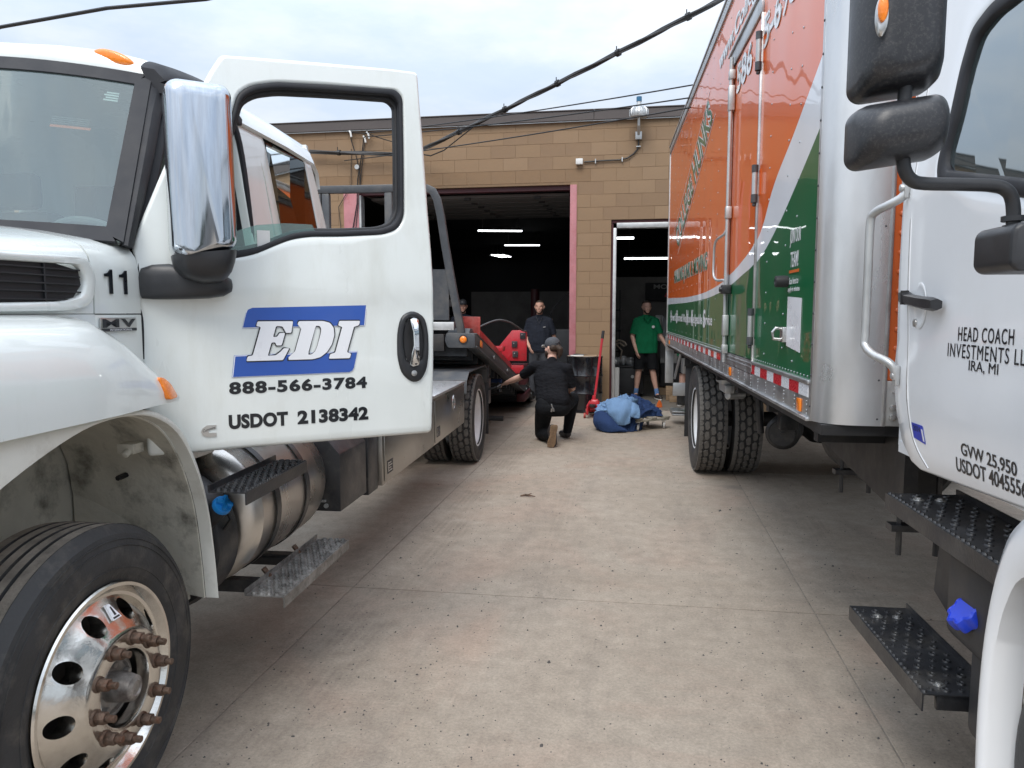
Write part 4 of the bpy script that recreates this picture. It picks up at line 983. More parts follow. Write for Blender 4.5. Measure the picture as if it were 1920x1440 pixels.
for x in (-1.83, -2.52, -3.21):
    b = MB(); t = abs(x - CX); z = 2.578 - .035 * (t / .7) ** 2.2 * 1.0
    ang = -.28 if x > CX + .4 else (.28 if x < CX - .4 else 0)
    def T(p, x=x, z=z, ang=ang): return Vector((x + p.x, 2.675 + p.y - .06 * (1 - t), z - .028 + p.z + p.x * ang))
    ring = []
    for k, s in ((0, 1), (.008, .97), (.016, .8), (.021, .45)): ring.append([T(Vector((.082 * s * math.cos(a_), .01 - k * .9, .027 * s * math.sin(a_) + k * .45))) for a_ in [2 * math.pi * i / 24 for i in range(24)]])
    b.rings(ring); part('clearance_light', b, 'amber', roof, smooth=50)
# dark moulded header over the door opening
for sgn in (1, -1):
    b = MB(); rs = []
    for v, z, g in smooth_pl([(2.655, 2.458, .6), (2.69, 2.474, .9), (2.75, 2.487, 1), (2.90, 2.503, 1), (3.02, 2.508, 1), (3.14, 2.498, .8)], 4):
        t_ = min(1, max(0, (v - 2.65) / .28)); xo = -.045 * (1 - t_) ** 1.5; k_ = .62 + .38 * t_
        sec = [(-1.72, z + .040 * g), (-1.665, z + .022 * g), (-1.615 + xo * .7, z - .008), (-1.588 + xo, z - .035 * k_), (-1.585 + xo, z - .05 * k_), (-1.60 + xo, z - .056 * k_), (-1.588 + xo, z - .066 * k_), (-1.572 + xo, z - .09 * k_), (-1.575 + xo, z - .115 * k_), (-1.65 + xo * .6, z - .12 * k_)]
        rs.append([Vector((x, v, zz)) if sgn > 0 else mir((x, v, zz)) for x, zz in sec])
    b.rings(rs); part('door_header', b, 'rubber_seal', tow, smooth=50)
# door opening rear pillar + rear side with tinted window
side_out = [(3.17, 1.05), (4.10, 1.05), (4.10, 1.9), (4.062, 2.04), (3.985, 2.26), (3.925, 2.40), (3.84, 2.462), (3.6, 2.482), (3.12, 2.47), (3.03, 2.44), (3.09, 2.35), (3.13, 1.94), (3.17, 1.5)]
cwin = rounded([(3.375, 2.41), (3.56, 2.420), (3.80, 2.412), (3.85, 2.37), (3.94, 1.98), (3.96, 1.90), (3.50, 1.88), (3.46, 1.94)], .02, 3)
def fside(v, z, d): 
    k = max(0, z - 1.85); return Vector((-1.535 + d - .10 * k - .10 * max(0, z - 2.36) ** 1 * 2.2, v, z))
for sgn in (1, -1):
    F = fside if sgn > 0 else (lambda v, z, d: mir(fside(v, z, d)))
    b = MB(); hole_panel(b, rounded(side_out, .05, 3), cwin, (3.66, 2.1), F, .04, rings=6, n=72, edge=.008); sp = part('cab_side', b, 'paint_white', tow, smooth=50)
    b = MB(); b.prism(angle_ring(cwin, (3.66, 2.1), [2 * math.pi * k / 60 for k in range(60)]), F, -.012, -.006); part('side_window', b, 'glass_tinted', sp, smooth=0)
    b = MB(); b.prism([(3.06, 2.44), (3.12, 2.44), (3.17, 2.30), (3.225, 1.94), (3.26, 1.5), (3.27, 1.08), (3.21, 1.08), (3.19, 1.5), (3.155, 1.94), (3.11, 2.30)], F, -.09, -.042); part('lock_pillar', b, 'rubber_seal', sp, smooth=0)
    b = MB(); b.tube([F(v, z, .012) for v, z in ((3.0, 2.435), (3.1, 2.478), (3.18, 2.47))], .014, 8); part('drip_rail', b, 'rubber_seal', sp)
    b = MB(); b.tube([F(v, z, .002) for v, z in ((3.27, 2.43), (3.33, 2.2), (3.37, 1.9), (3.38, 1.1))], .003, 5); part('panel_seam', b, 'paint_matte_white', sp)
b = MB(); hole_panel(b, [(CX - .95, 1.05), (CX + .95, 1.05), (CX + .93, 2.0), (CX + .86, 2.5), (CX - .86, 2.5), (CX - .93, 2.0)], [(CX - .6, 1.75), (CX + .6, 1.75), (CX + .55, 2.3), (CX - .55, 2.3)], (CX, 2.0), lambda x, z, d: Vector((x, 4.085 + d, z)), .04, rings=3, n=40); part('cab_back', b, 'paint_white', tow, smooth=40)
b = MB(); b.prism([(CX - .6, 1.75), (CX + .6, 1.75), (CX + .55, 2.3), (CX - .55, 2.3)], lambda x, z, d: Vector((x, 4.06 + d, z)), 0, .006); part('back_window', b, 'glass_tinted', tow, smooth=0)
# sill, floor, firewall, dash, wheel, seats
b = MB(); b.box(2 * CX + 1.60, -1.60, 2.62, 4.04, 1.02, 1.08); b.box(2 * CX + 1.63, -1.63, 2.58, 2.62, 1.08, 1.75); b.box(2 * CX + 1.63, -1.63, 2.36, 2.62, 1.36, 1.40); part('cab_floor', b, 'rubber', tow, smooth=0)
b = MB(); b.box(-1.62, -1.55, 2.56, 3.20, 1.02, 1.085); part('door_sill', b, 'paint_matte_white', tow, bevel=.01)
b = MB(); b.rings([[Vector((x, y, z)) for y, z in ((2.25, 1.76), (2.42, 1.83), (2.60, 1.80), (2.68, 1.70), (2.66, 1.5), (2.42, 1.45))] for x in (2 * CX + 1.66, -1.66)]); part('dashboard', b, 'dash_grey', tow, bevel=.02)
b = MB(); cc_ = Vector((-2.02, 2.80, 1.74)); ux = Vector((1, 0, 0)); uy = Vector((0, -.55, .83)).normalized()
b.tube([cc_ + ux * .23 * math.cos(a_) + uy * .23 * math.sin(a_) for a_ in [2 * math.pi * k / 36 for k in range(36)]], .016, 8, closed=True); b.tube([cc_ - ux * .22, cc_ + ux * .22], .012, 6); b.cyl(cc_, cc_ + Vector((0, -.2, -.14)), .035, n=10); part('steering_wheel', b, 'dash_grey', tow)
for x in (-2.02, -3.02):
    b = MB(); b.box(x - .25, x + .25, 3.0, 3.5, 1.3, 1.48); b.box(x - .25, x + .25, 3.45, 3.6, 1.4, 2.08); b.box(x - .15, x + .15, 3.48, 3.57, 2.10, 2.28); part('seat', b, 'seat_grey', tow, bevel=.03)

# ---- the open driver door (s along the door from its hinge, z up, d outwards)
DP = Vector((-1.573, 2.348, 0)); DA = R(54.7); DS = Vector((math.sin(DA), math.cos(DA), 0)); DN = Vector((math.cos(DA), -math.sin(DA), 0))
def FD(s, z, d):
    bow = -.035 * ((z - 1.62) / .9) ** 2 * (1 if z > 1.62 else .5)
    return DP + DS * s + DN * (d + bow) + Vector((0, 0, z))
do_ = [(0.012, 1.080), (.30, 1.083), (.70, 1.083), (1.066, 1.084), (1.075, 1.33), (1.079, 1.548), (1.071, 1.804), (1.060, 2.014), (1.048, 2.26), (1.040, 2.40), (1.035, 2.525), (.925, 2.522), (.638, 2.503), (.413, 2.486), (.30, 2.476), (.262, 2.415), (.179, 2.249), (.088, 2.037), (.02, 1.874), (-.006, 1.802), (-.008, 1.696), (-.002, 1.553), (.003, 1.372)]
do_ = rounded(do_, .016, 3)
ho = [(.325, 2.25), (.352, 2.345), (.401, 2.381), (.484, 2.403), (.676, 2.420), (.935, 2.438), (.962, 2.415), (.958, 2.171), (.953, 1.955), (.925, 1.905), (.868, 1.883), (.703, 1.868), (.583, 1.862), (.515, 1.848), (.457, 1.822), (.391, 1.790), (.318, 1.772), (.24, 1.77), (.20, 1.85), (.24, 2.0)]
ho = rounded(ho, .03, 3)
hc = (.62, 2.13)
# swage line: a soft step in the sheet around z = 1.61
def FDs(s, z, d):
    zl = 1.604 + .028 * s
    k = (z - zl) / .02
    off = .012 / (1 + math.exp(-k)) if abs(z - zl) < .3 else (.012 if z > zl else 0)
    fade = max(0, 1 - max(0, z - zl) / .35) if z > zl else 1
    return FD(s, z, d + off * fade)
angs = None
b = MB(); hole_panel(b, do_, ho, hc, FDs, .055, rings=34, n=150, edge=.014); door = part('driver_door', b, 'paint_white', tow, smooth=50)
hi = [(hc[0] + (x - hc[0]) * .955, hc[1] + (z - hc[1]) * .93) for x, z in ho]
b = MB(); hole_panel(b, [(hc[0] + (x - hc[0]) * 1.01, hc[1] + (z - hc[1]) * 1.015) for x, z in ho], hi, hc, lambda x, z, d: FD(x, z, d + .004), .03, rings=2, n=120, edge=.008); part('window_seal', b, 'rubber_seal', door, smooth=50)
hi2 = [(hc[0] + (x - hc[0]) * .93, hc[1] + (z - hc[1]) * .885) for x, z in ho]
b = MB(); hole_panel(b, [(hc[0] + (x - hc[0]) * 1.0, hc[1] + (z - hc[1]) * 1.0) for x, z in ho], hi2, hc, lambda x, z, d: FD(x, z, d - .028), .03, rings=2, n=120, edge=.006); part('glass_channel', b, 'rubber', door, smooth=50)
gl_ = [(.22, 1.76), (.22, 1.80), (.30, 1.858), (.40, 1.893), (.50, 1.905), (.60, 1.905), (.62, 1.86), (.46, 1.80), (.36, 1.76)]
b = MB(); b.prism(gl_, FD, -.026, -.020); part('window_glass', b, 'glass_door', door, smooth=0)
b = MB(); b.box(.40, .445, 1.795, 1.875, -.0185, -.0175, lambda p: FD(p.x, p.y, p.z)); part('glass_label', b, 'card_white', door, smooth=0)
# inside trim of the door
b = MB(); b.prism([(.03, 1.10), (1.04, 1.10), (1.04, 1.84), (.5, 1.82), (.3, 1.75), (.03, 1.75)], FD, -.10, -.056); part('door_trim', b, 'dash_grey', door, smooth=0)
# door handle: oval black bowl with a chrome paddle
hb = rounded([(.918, 1.50), (.935, 1.565), (.983, 1.588), (1.035, 1.562), (1.050, 1.50), (1.052, 1.42), (1.042, 1.345), (1.015, 1.302), (.979, 1.297), (.935, 1.332), (.917, 1.40)], .03, 3)
hh_ = rounded([(.945, 1.50), (.955, 1.545), (.983, 1.56), (1.012, 1.545), (1.024, 1.50), (1.026, 1.44), (1.018, 1.385), (.985, 1.372), (.955, 1.385), (.945, 1.44)], .02, 3)
b = MB(); hole_panel(b, hb, hh_, (.985, 1.46), lambda x, z, d: FDs(x, z, d + .012), .018, rings=2, n=48, edge=.01); hd = part('door_handle', b, 'plastic_black', door, smooth=50)
b = MB(); b.prism(angle_ring(hh_, (.985, 1.46), [2 * math.pi * k / 30 for k in range(30)]), FDs, -.0, .004); part('handle_bowl', b, 'rubber', hd, smooth=0)
b = MB(); b.rings([[FDs(.984 + sx_, z, d) for sx_, d in ((-w_, dd), (-w_ * .6, dd + .012), (w_ * .6, dd + .012), (w_, dd), (w_ * .6, dd - .01), (-w_ * .6, dd - .01))] for z, w_, dd in ((1.558, .010, .010), (1.548, .017, .024), (1.50, .016, .034), (1.45, .015, .036), (1.40, .018, .034), (1.372, .020, .022), (1.362, .017, .012))]); part('handle_lever', b, 'chrome', hd, smooth=60)
b = MB(); b.cyl(FDs(.984, 1.335, .004), FDs(.984, 1.335, .016), .012, n=16); part('lock_cylinder', b, 'badge_silver', hd, bevel=.001)
b = MB(); b.cyl(FDs(.984, 1.376, .03), FDs(.984, 1.376, .036), .006, n=12); part('handle_screw', b, 'ink_black', hd)
# graphics
FG = lambda s, z, d: FD(s, z, d)
b = MB()
def plate(mb_, pts, d0, d1, F=FG, sub=True):
    c0 = (sum(p[0] for p in pts) / len(pts), sum(p[1] for p in pts) / len(pts))
    mb_.prism(pts, F, d0, d1)
top_o = rounded([(.332, 1.519), (.352, 1.600), (.798, 1.611), (.787, 1.524)], .0001, 1)
up_band = [(.337, 1.524), (.350, 1.575), (.356, 1.588), (.372, 1.595), (.793, 1.606), (.784, 1.529)]
lo_band = [(.308, 1.421), (.754, 1.425), (.741, 1.366), (.735, 1.355), (.722, 1.349), (.298, 1.347)]
def grow(P, g):
    cx_ = sum(p[0] for p in P) / len(P); cz_ = sum(p[1] for p in P) / len(P)
    x0, x1 = min(p[0] for p in P), max(p[0] for p in P); z0, z1 = min(p[1] for p in P), max(p[1] for p in P)
    return [(cx_ + (x - cx_) * (1 + 2 * g / (x1 - x0)), cz_ + (z - cz_) * (1 + 2 * g / (z1 - z0))) for x, z in P]
for P in (up_band, lo_band):
    b = MB(); plate(b, grow(P, .0032), 0.0, .0018); part('logo_outline', b, 'blue_logo', door, smooth=0)
    b = MB(); plate(b, grow(P, .0024), .0018, .0026); part('logo_border', b, 'vinyl_white', door, smooth=0)
    b = MB(); plate(b, P, .0026, .0036); part('logo_band', b, 'blue_logo', door, smooth=0)
# slab serif italic letters, unit box with slant applied
def letter(P): return P
E_ = [(0, 0), (.92, 0), (1.0, .30), (.86, .31), (.80, .22), (.70, .13), (.50, .12), (.50, .46), (.60, .46), (.64, .38), (.78, .38), (.78, .70), (.64, .70), (.60, .60), (.50, .60), (.50, .88), (.66, .87), (.74, .78), (.80, .70), (.94, .70), (.90, 1.0), (0, 1.0), (0, .88), (.12, .86), (.12, .14), (0, .12)]
I_ = [(0, 0), (1, 0), (1, .12), (.78, .16), (.78, .84), (1, .88), (1, 1), (0, 1), (0, .88), (.22, .84), (.22, .16), (0, .12)]
Do = [(0, 0), (.62, 0), (.80, .05), (.93, .18), (1.0, .38), (1.0, .62), (.93, .82), (.80, .95), (.62, 1.0), (0, 1.0), (0, .88), (.12, .86), (.12, .14), (0, .12)]
Dh = [(.46, .12), (.56, .13), (.62, .2), (.64, .34), (.64, .66), (.62, .8), (.56, .87), (.46, .88)]
def place(P, x0, x1, z0=1.403, z1=1.546, sl=.30): return [(x0 + (x1 - x0) * x + (z1 - z0) * z * sl, z0 + (z1 - z0) * z) for x, z in P]
for P, x0, x1, h in ((E_, .345, .485, None), (Do, .491, .640, Dh), (I_, .644, .725, None)):
    Pp = rounded(place(P, x0, x1), .004, 2)
    if h:
        Hh = rounded(place(h, x0, x1), .004, 2); cc_ = place([(.54, .5)], x0, x1)[0]
        ang = sorted({round(2 * math.pi * k / 90, 6) for k in range(90)})
        for g_, d0, d1, mt, nm_ in ((.0042, .0036, .0044, 'ink_black', 'letter_outline'), (0, .0044, .0054, 'vinyl_white', 'letter')):
            A = angle_ring(grow(Pp, g_), cc_, ang); Bq = angle_ring(grow(Hh, -g_ * .9), cc_, ang)
            b = MB(); b.rings([[FG(x, z, d) for x, z in r] for r, d in ((A, d0), (A, d1), (Bq, d1), (Bq, d0))], caps=False, loop=True); part(nm_, b, mt, door, smooth=0)
    else:
        # outline: offset polygon along vertex normals
        def offs(Q, g):
            n = len(Q); o = []
            ar = sum(Q[i][0] * Q[(i + 1) % n][1] - Q[(i + 1) % n][0] * Q[i][1] for i in range(n)); sg = 1 if ar > 0 else -1
            for i in range(n):
                p0, p, p1 = Vector(Q[i - 1]), Vector(Q[i]), Vector(Q[(i + 1) % n]); t_ = (p1 - p0).normalized(); o.append((p.x + t_.y * g * sg, p.y - t_.x * g * sg))
            return o
        b = MB(); b.prism(rounded(offs(place(P, x0, x1), .0046), .003, 1), FG, .0036, .0044); part('letter_outline', b, 'ink_black', door, smooth=0)
        b = MB(); b.prism(Pp, FG, .0044, .0054); part('letter', b, 'vinyl_white', door, smooth=0)
text('phone_number', '888-566-3784', FG, .283, .792, 1.283, 1.330, 'ink_black', door, offset=.045, spacing=1.15)
text('registration', 'USDOT', FG, .278, .487, 1.157, 1.2105, 'ink_black', door, offset=.05, spacing=1.05)
text('registration', '2138342', FG, .522, .796, 1.158, 1.2105, 'ink_black', door, offset=.05, spacing=1.05)
# engine maker's badge: a thick C
cq = [(.235, 1.178), (.205, 1.178), (.190, 1.168), (.184, 1.156), (.190, 1.143), (.205, 1.136), (.235, 1.136), (.235, 1.149), (.212, 1.150), (.207, 1.157), (.212, 1.164), (.235, 1.165)]
b = MB(); b.prism(cq, FG, 0, .004); bd = part('badge', b, 'badge_silver', door, smooth=0)
text('badge_lettering', 'Cummins', FG, .190, .232, 1.153, 1.163, 'ink_black', bd, lift=.0045, skew=.012)
# mirror: curved black foot, black bowl, tall chrome shell
def FM(s, z, d): return DP + DS * s + DN * d + Vector((0, 0, z))
def rrect(s0, s1, z0, z1, r, n=6):
    o = []
    for cx_, cz_, a0 in ((s1 - r, z1 - r, 0), (s0 + r, z1 - r, 90), (s0 + r, z0 + r, 180), (s1 - r, z0 + r, 270)):
        for k in range(n + 1): a_ = R(a0 + 90 * k / n); o.append((cx_ + r * math.cos(a_), cz_ + r * math.sin(a_)))
    return o
mirr = thing  # (kept simple: the mirror is a part of the truck)
rs = []
for d, g, r in ((.03, -.004, .03), (.06, 0, .035), (.12, .0, .035), (.175, -.002, .035), (.195, -.006, .035), (.206, -.014, .035), (.212, -.030, .03), (.214, -.055, .02)):
    rs.append([FM(s, z + (.02 if s > .2 else -.01) * (z < 1.9), d - .014 * ((s - .20) / .1) ** 2 * (d > .15) - .05 * (z - 1.77) * (d > .05)) for s, z in rrect(.102 - g, .308 + g, 1.768 - g * .3, 2.325 + g, r)])
b = MB(); b.rings(rs); b2 = part('mirror_shell', b, 'chrome_streaked', tow, smooth=75)
rs = []
for z, s0, s1, dd in ((1.775, .104, .306, .205), (1.762, .106, .305, .205), (1.735, .112, .300, .20), (1.705, .135, .290, .185), (1.685, .17, .275, .16), (1.675, .20, .262, .13)):
    rs.append([FM(s, z + (s - .2) * .12, d) for s, d in [((s0 + s1) / 2 + (s1 - s0) / 2 * math.copysign(abs(math.cos(a_)) ** .6, math.cos(a_)), .02 + (dd - .02) / 2 + (dd - .02) / 2 * math.copysign(abs(math.sin(a_)) ** .6, math.sin(a_))) for a_ in [2 * math.pi * k / 28 for k in range(28)]]])
b = MB(); b.rings(rs); part('mirror_bowl', b, 'plastic_black', b2, smooth=60)
rs = []
for s, zc, hz, dd in ((.008, 1.672, .030, .018), (.016, 1.675, .050, .035), (.05, 1.68, .058, .055), (.10, 1.682, .060, .075), (.16, 1.678, .055, .095), (.22, 1.674, .048, .10), (.27, 1.672, .038, .09), (.298, 1.672, .022, .06), (.304, 1.672, .008, .03)):
    rs.append([FM(s, zc + hz * math.copysign(abs(math.sin(a_)) ** .7, math.sin(a_)), .001 + dd / 2 + dd / 2 * math.copysign(abs(math.cos(a_)) ** .7, math.cos(a_))) for a_ in [2 * math.pi * k / 28 for k in range(28)]])
b = MB(); b.rings(rs); part('mirror_foot', b, 'plastic_black', b2, smooth=60)
b = MB(); b.prism(rrect(.115, .295, 1.79, 2.31, .03), lambda s, z, d: FM(s, z, d), .022, .028); part('mirror_glass', b, 'chrome', b2, smooth=0)
# hinges
for z in (1.38, 1.52):
    b = MB(); b.cyl(FM(-.012, z - .05, -.03), FM(-.012, z + .05, -.03), .014, n=10); b.box(-.04, .03, z - .03, z + .03, -.04, -.03, lambda p: FM(p.x, p.y if False else p.z if False else p.y, p.z)) if False else None; part('hinge', b, 'paint_white', door)

# ---- steps, tank and boxes behind the front wheel
def step(mbname, x0, x1, y0, y1, z, m, root, label=None, lip=.045, skew=0.0, mesh_key=[0]):
    """grip step: folded channel with rows of raised, punched cups"""
    b = MB()
    t = .004
    def T(p): return p + Vector((skew * (p.y - y0), 0, 0))
    b.box(x0, x1, y0, y1, z - t, z, T)
    b.box(x1 - t, x1 + .001, y0 + .0006, y1 - .0006, z - lip, z + .0008, T); b.box(x0 - .001, x0 + t, y0 + .0006, y1 - .0006, z + .0004, z + .022, T)
    o = part(mbname, b, m, root, smooth=0, label=label)
    n = int((y1 - y0) / .034); c = MB()
    for i in range(n):
        for k in range(4):
            x = x0 + .03 + (x1 - x0 - .05) * (k + .5 * (i % 2)) / 3.6; y = y0 + .02 + i * .034
            if x > x1 - .014: continue
            r = .0115
            rr = [[T(Vector((x + r * s * math.cos(a_), y + r * s * math.sin(a_), z + h))) for a_ in [2 * math.pi * q / 8 for q in range(8)]] for s, h in ((1.15, .0), (.95, .009), (.65, .009), (.5, .001))]
            c.rings(rr)
    for i in range(int((y1 - y0) / .02)):
        y = y0 + .012 + i * .02; c.rings([[T(Vector((x1 - .006 + .005 * s * math.cos(a_), y + .007 * s * math.sin(a_), z + h))) for a_ in [2 * math.pi * q / 6 for q in range(6)]] for s, h in ((1, 0), (.6, .005))])
    gp = part('grip_cups', c, m, o, smooth=40, stuff=True)
    return o
step('upper_step', -1.375, -1.235, 2.40, 2.96, .955, 'steel_black', tow, skew=-.02)
step('lower_step', -1.42, -1.255, 2.72, 3.47, .455, 'step_worn', tow, label='worn muddy lower step')
b = MB()
for y in (2.88, 3.22): b.box(-2.0, -1.30, y, y + .05, .40, .452)
part('step_bracket', b, 'steel_black', tow, smooth=0)
TC = Vector((-1.660, 0, .762)); TRd = .295
b = MB(); b.lathe([(.0001, 2.725), (.20, 2.725), (.255, 2.735), (.285, 2.755), (TRd, 2.785), (TRd + .003, 2.79), (TRd, 2.80), (TRd, 3.46), (.285, 3.49), (.25, 3.51), (.0001, 3.52)], TC, (0, 1, 0), 72); tank = part('fuel_tank', b, 'alu_tank', tow, smooth=40)
for y in (2.93, 3.24):
    b = MB(); b.rings([[TC + Vector((r * math.cos(a_), y + w_, r * math.sin(a_))) for r, w_ in ((TRd + .002, -.020), (TRd + .007, -.020), (TRd + .007, .020), (TRd + .002, .020))] for a_ in [2 * math.pi * k / 60 for k in range(60)]], loop=True); st = part('tank_strap', b, 'steel_black', tank, smooth=40)
    b = MB(); q = TC + Vector((.22, y, -.27)); b.tube([q, q + Vector((.03, .01, -.05)), q + Vector((-.02, .02, -.10))], .012, 6); b.cyl(q + Vector((.0, 0, -.07)), q + Vector((.06, 0, -.075)), .014, n=8); part('strap_bolt', b, 'rust_steel', st)
    b = MB(); b.box(-1.99, -1.40, y - .03, y + .03, .405, .44); b.box(-2.05, -1.98, y - .03, y + .03, .41, .95); part('tank_bracket', b, 'frame_black', tank, bevel=.004)
b = MB(); q = TC + Vector((.13, 3.33, .29)); b.cyl(q, q + Vector((.035, 0, .075)), .046, n=20); b.cyl(q + Vector((.035, 0, .075)), q + Vector((.05, 0, .10)), .052, n=12); part('tank_cap', b, 'badge_silver', tank, bevel=.004)
# second tank (exhaust fluid) just behind the wheel with its blue cap
b = MB(); b.lathe([(.0001, 2.555), (.22, 2.56), (.262, 2.58), (.275, 2.61), (.275, 2.70), (.26, 2.712), (.0001, 2.715)], (-1.70, 0, .70), (0, 1, 0), 48); ft = part('fluid_tank', b, 'steel_black', tow, smooth=40)
b = MB(); c0 = Vector((-1.405, 2.53, .862)); ax_ = Vector((.72, -.35, .60)).normalized()
b.cyl(c0 - ax_ * .16, c0 + ax_ * .01, .036, n=16); part('filler_neck', b, 'plastic_black', ft)
b = MB(); b.cyl(c0 + ax_ * .008, c0 + ax_ * .03, .037, .034, n=24); a1_ = ax_.orthogonal().normalized(); a2_ = ax_.cross(a1_)
for k in range(2):
    e = a1_ if k else a2_; f_ = a2_ if k else a1_
    b.rings([[c0 + ax_ * h + e * x + f_ * y for x, y in ((-.031, -.008), (.031, -.008), (.031, .008), (-.031, .008))] for h in (.028, .046)])
part('filler_cap', b, 'blue_cap', ft, bevel=.004)
b = MB(); b.box(-2.1, -1.62, 2.5, 3.4, 1.02, 1.05) if False else None
b.tube([(-1.66, 2.5, 1.0), (-1.62, 2.8, .99), (-1.7, 3.2, 1.02), (-1.9, 3.5, 1.0)], .014, 6); b.tube([(-1.75, 2.45, .98), (-1.72, 2.9, 1.01), (-1.8, 3.3, .99)], .010, 6); b.tube([(-1.42, 2.60, .84), (-1.40, 2.60, .80), (-1.43, 2.6, .76)], .008, 6); part('hoses', b, 'cable_black', tow)
b = MB(); b.box(-2.12, -1.70, 2.6, 3.45, 1.065, 1.075); part('under_cab_shield', b, 'galvanised', tow, smooth=0)
# dark battery box with chamfered top
b = MB(); b.rings([[Vector((x, y, z)) for x, z in ((-1.95, .57), (-1.325, .57), (-1.325, .865), (-1.43, .985), (-1.95, .985))] for y in (3.56, 3.97)]); bx = part('battery_box', b, 'steel_black', tow, bevel=.006)
b = MB(); b.cyl((-1.40, 3.558, .60), (-1.40, 3.55, .60), .012, n=10); b.box(-1.95, -1.40, 3.545, 3.558, .62, .63); part('box_latch', b, 'galvanised', bx)
b = MB(); b.box(-1.9, -1.33, 4.02, 4.20, .54, .92); part('frame_upright', b, 'steel_black', tow, bevel=.005)
b = MB(); b.box(-1.9, -1.50, 3.96, 4.03, .86, .93); part('valve_block', b, 'galvanised', tow, bevel=.004)
# aluminium tool boxes
for y0, y1 in ((4.24, 5.56), (5.57, 6.82)):
    b = MB(); b.box(-1.95, -1.315, y0, y1, .545, .915); bx = part('tool_box', b, 'alu_box', tow, bevel=.004)
    b = MB(); b.box(-1.3145, -1.307, y0 + .03, y1 - .03, .565, .895); part('box_door', b, 'alu_box', bx, bevel=.003)
    b = MB(); b.box(-1.96, -1.303, y0 - .002, y1 + .002, .917, .938); part('box_lid', b, 'tread_plate', bx, bevel=.002)
    b = MB(); yc = (y0 + y1) / 2 + .1
    b.rings([[Vector((x, yc + .055 * s * math.cos(a_), .80 + .065 * s * math.sin(a_))) for a_ in [2 * math.pi * k / 24 for k in range(24)]] for x, s in ((-1.3065, 1), (-1.300, .95), (-1.300, .75), (-1.3055, .7))]); lt = part('latch', b, 'badge_silver', bx, smooth=30)
    b = MB(); b.box(-1.304, -1.297, yc - .012, yc + .012, .76, .84); part('latch_handle', b, 'badge_silver', lt, bevel=.003)
    b = MB(); b.box(-1.3065, -1.3055, y0 + .07, y0 + .19, .60, .68); lb_ = part('maker_label', b, 'clutter_dark', bx, smooth=0)
    b = MB()
    for k in range(4): b.box(-1.3054, -1.305, y0 + .085, y0 + .175 - .02 * (k % 2), .612 + k * .016, .618 + k * .016)
    b.box(-1.3054, -1.305, y0 + .085, y0 + .10, .62, .67); part('label_print', b, 'badge_silver', lb_, smooth=0)
# ---- rear fenders and mud flaps
for sgn in (1, -1):
    X = (lambda x: x) if sgn > 0 else (lambda x: 2 * CX - x)
    b = MB(); pr_ = [(6.98, .80), (7.0, .93), (7.12, 1.0), (8.10, 1.0), (8.24, .95), (8.26, .80)]
    b.rings([[Vector((X(x), y, z)) for x in (-1.32, -1.90)] + [Vector((X(x), 7.65 + (y - 7.65) * .985, z - .012)) for x in (-1.90, -1.32)] for y, z in pr_]); part('rear_fender', b, 'bed_steel', tow, bevel=.002)
    b = MB(); b.box(X(-1.90), X(-1.31), 8.262, 8.30, .84, .99); b.box(X(-1.90), X(-1.60), 8.2, 8.26, .80, .98); part('fender_bracket', b, 'bed_steel', tow, smooth=0)
    b = MB(); b.box(X(-1.86), X(-1.315), 8.275, 8.287, .20, .84); part('mud_flap', b, 'rubber', tow, bevel=.003)
b = MB(); b.box(CX - 1.2, CX + 1.2, 9.55, 9.62, .16, .22); b.box(CX - .9, CX + .9, 9.4, 9.6, .3, .45); b.box(CX - .45, CX - .3, 8.6, 9.6, .25, .62); b.box(CX + .3, CX + .45, 8.6, 9.6, .25, .62); part('stabiliser', b, 'frame_black', tow, bevel=.01)
b = MB(); b.tube([(-1.56, 9.0, .62), (-1.52, 9.05, .45), (-1.55, 9.02, .30)], .008, 6); part('loose_strap', b, 'cable_grey', tow)
# control levers beside the flap
b = MB(); b.box(-1.50, -1.36, 8.42, 8.75, .50, .80); part('control_box', b, 'bed_steel', tow, bevel=.006)
for k in range(4):
    b = MB(); b.cyl((-1.36, 8.48 + .07 * k, .68), (-1.25, 8.48 + .07 * k, .71), .007, n=6); b.ball((-1.24, 8.48 + .07 * k, .713), .018, 8, 6); part('control_lever', b, 'steel_black', tow)

# ---- tilted flat bed: frame tilted about its front edge
BF, BZ = 7.32, 1.30; BA = math.atan2(1.27, 6.15)
def TB(p):  # bed coordinates: x, l along the bed, h above its deck
    return Vector((p.x, BF + p.y * math.cos(BA) + p.z * math.sin(BA), BZ - p.y * math.sin(BA) + p.z * math.cos(BA)))
L_B = 6.25; XB = -1.285; XC = 2 * CX - XB
b = MB(); b.box(XC + .1, XB - .1, 0, L_B, -.02, 0, TB); part('bed_deck', b, 'bed_steel', tow, smooth=0)
for x0, x1 in ((XB - .10, XB), (XC, XC + .10)):
    b = MB(); b.box(x0, x1, .0, L_B, -.055, .06, TB); b.box(x0 - .0, x1 + .012, 0, L_B, -.075, -.057, TB); b.box(x0, x1 + .006, 0, L_B, .062, .072, TB); rl = part('side_rail', b, 'bed_steel', tow, bevel=.003)
    if x1 == XB:
        b = MB(); b.box(x1 + .001, x1 + .012, .22, .33, -.03, .035, TB); part('side_marker', b, 'amber', rl, bevel=.003)
        for l in (1.2, 2.4, 3.6, 4.8, 5.6):
            b = MB(); b.cyl(TB(Vector((x1, l, 0))), TB(Vector((x1 + .008, l, 0))), .022, n=12); part('tie_down', b, 'galvanised', rl)
for k in range(20):
    b = MB(); l = .15 + k * .31; b.box(XC + .12, XB - .12, l, l + .06, -.14, -.022, TB); part('cross_member', b, 'bed_steel', tow, smooth=0)
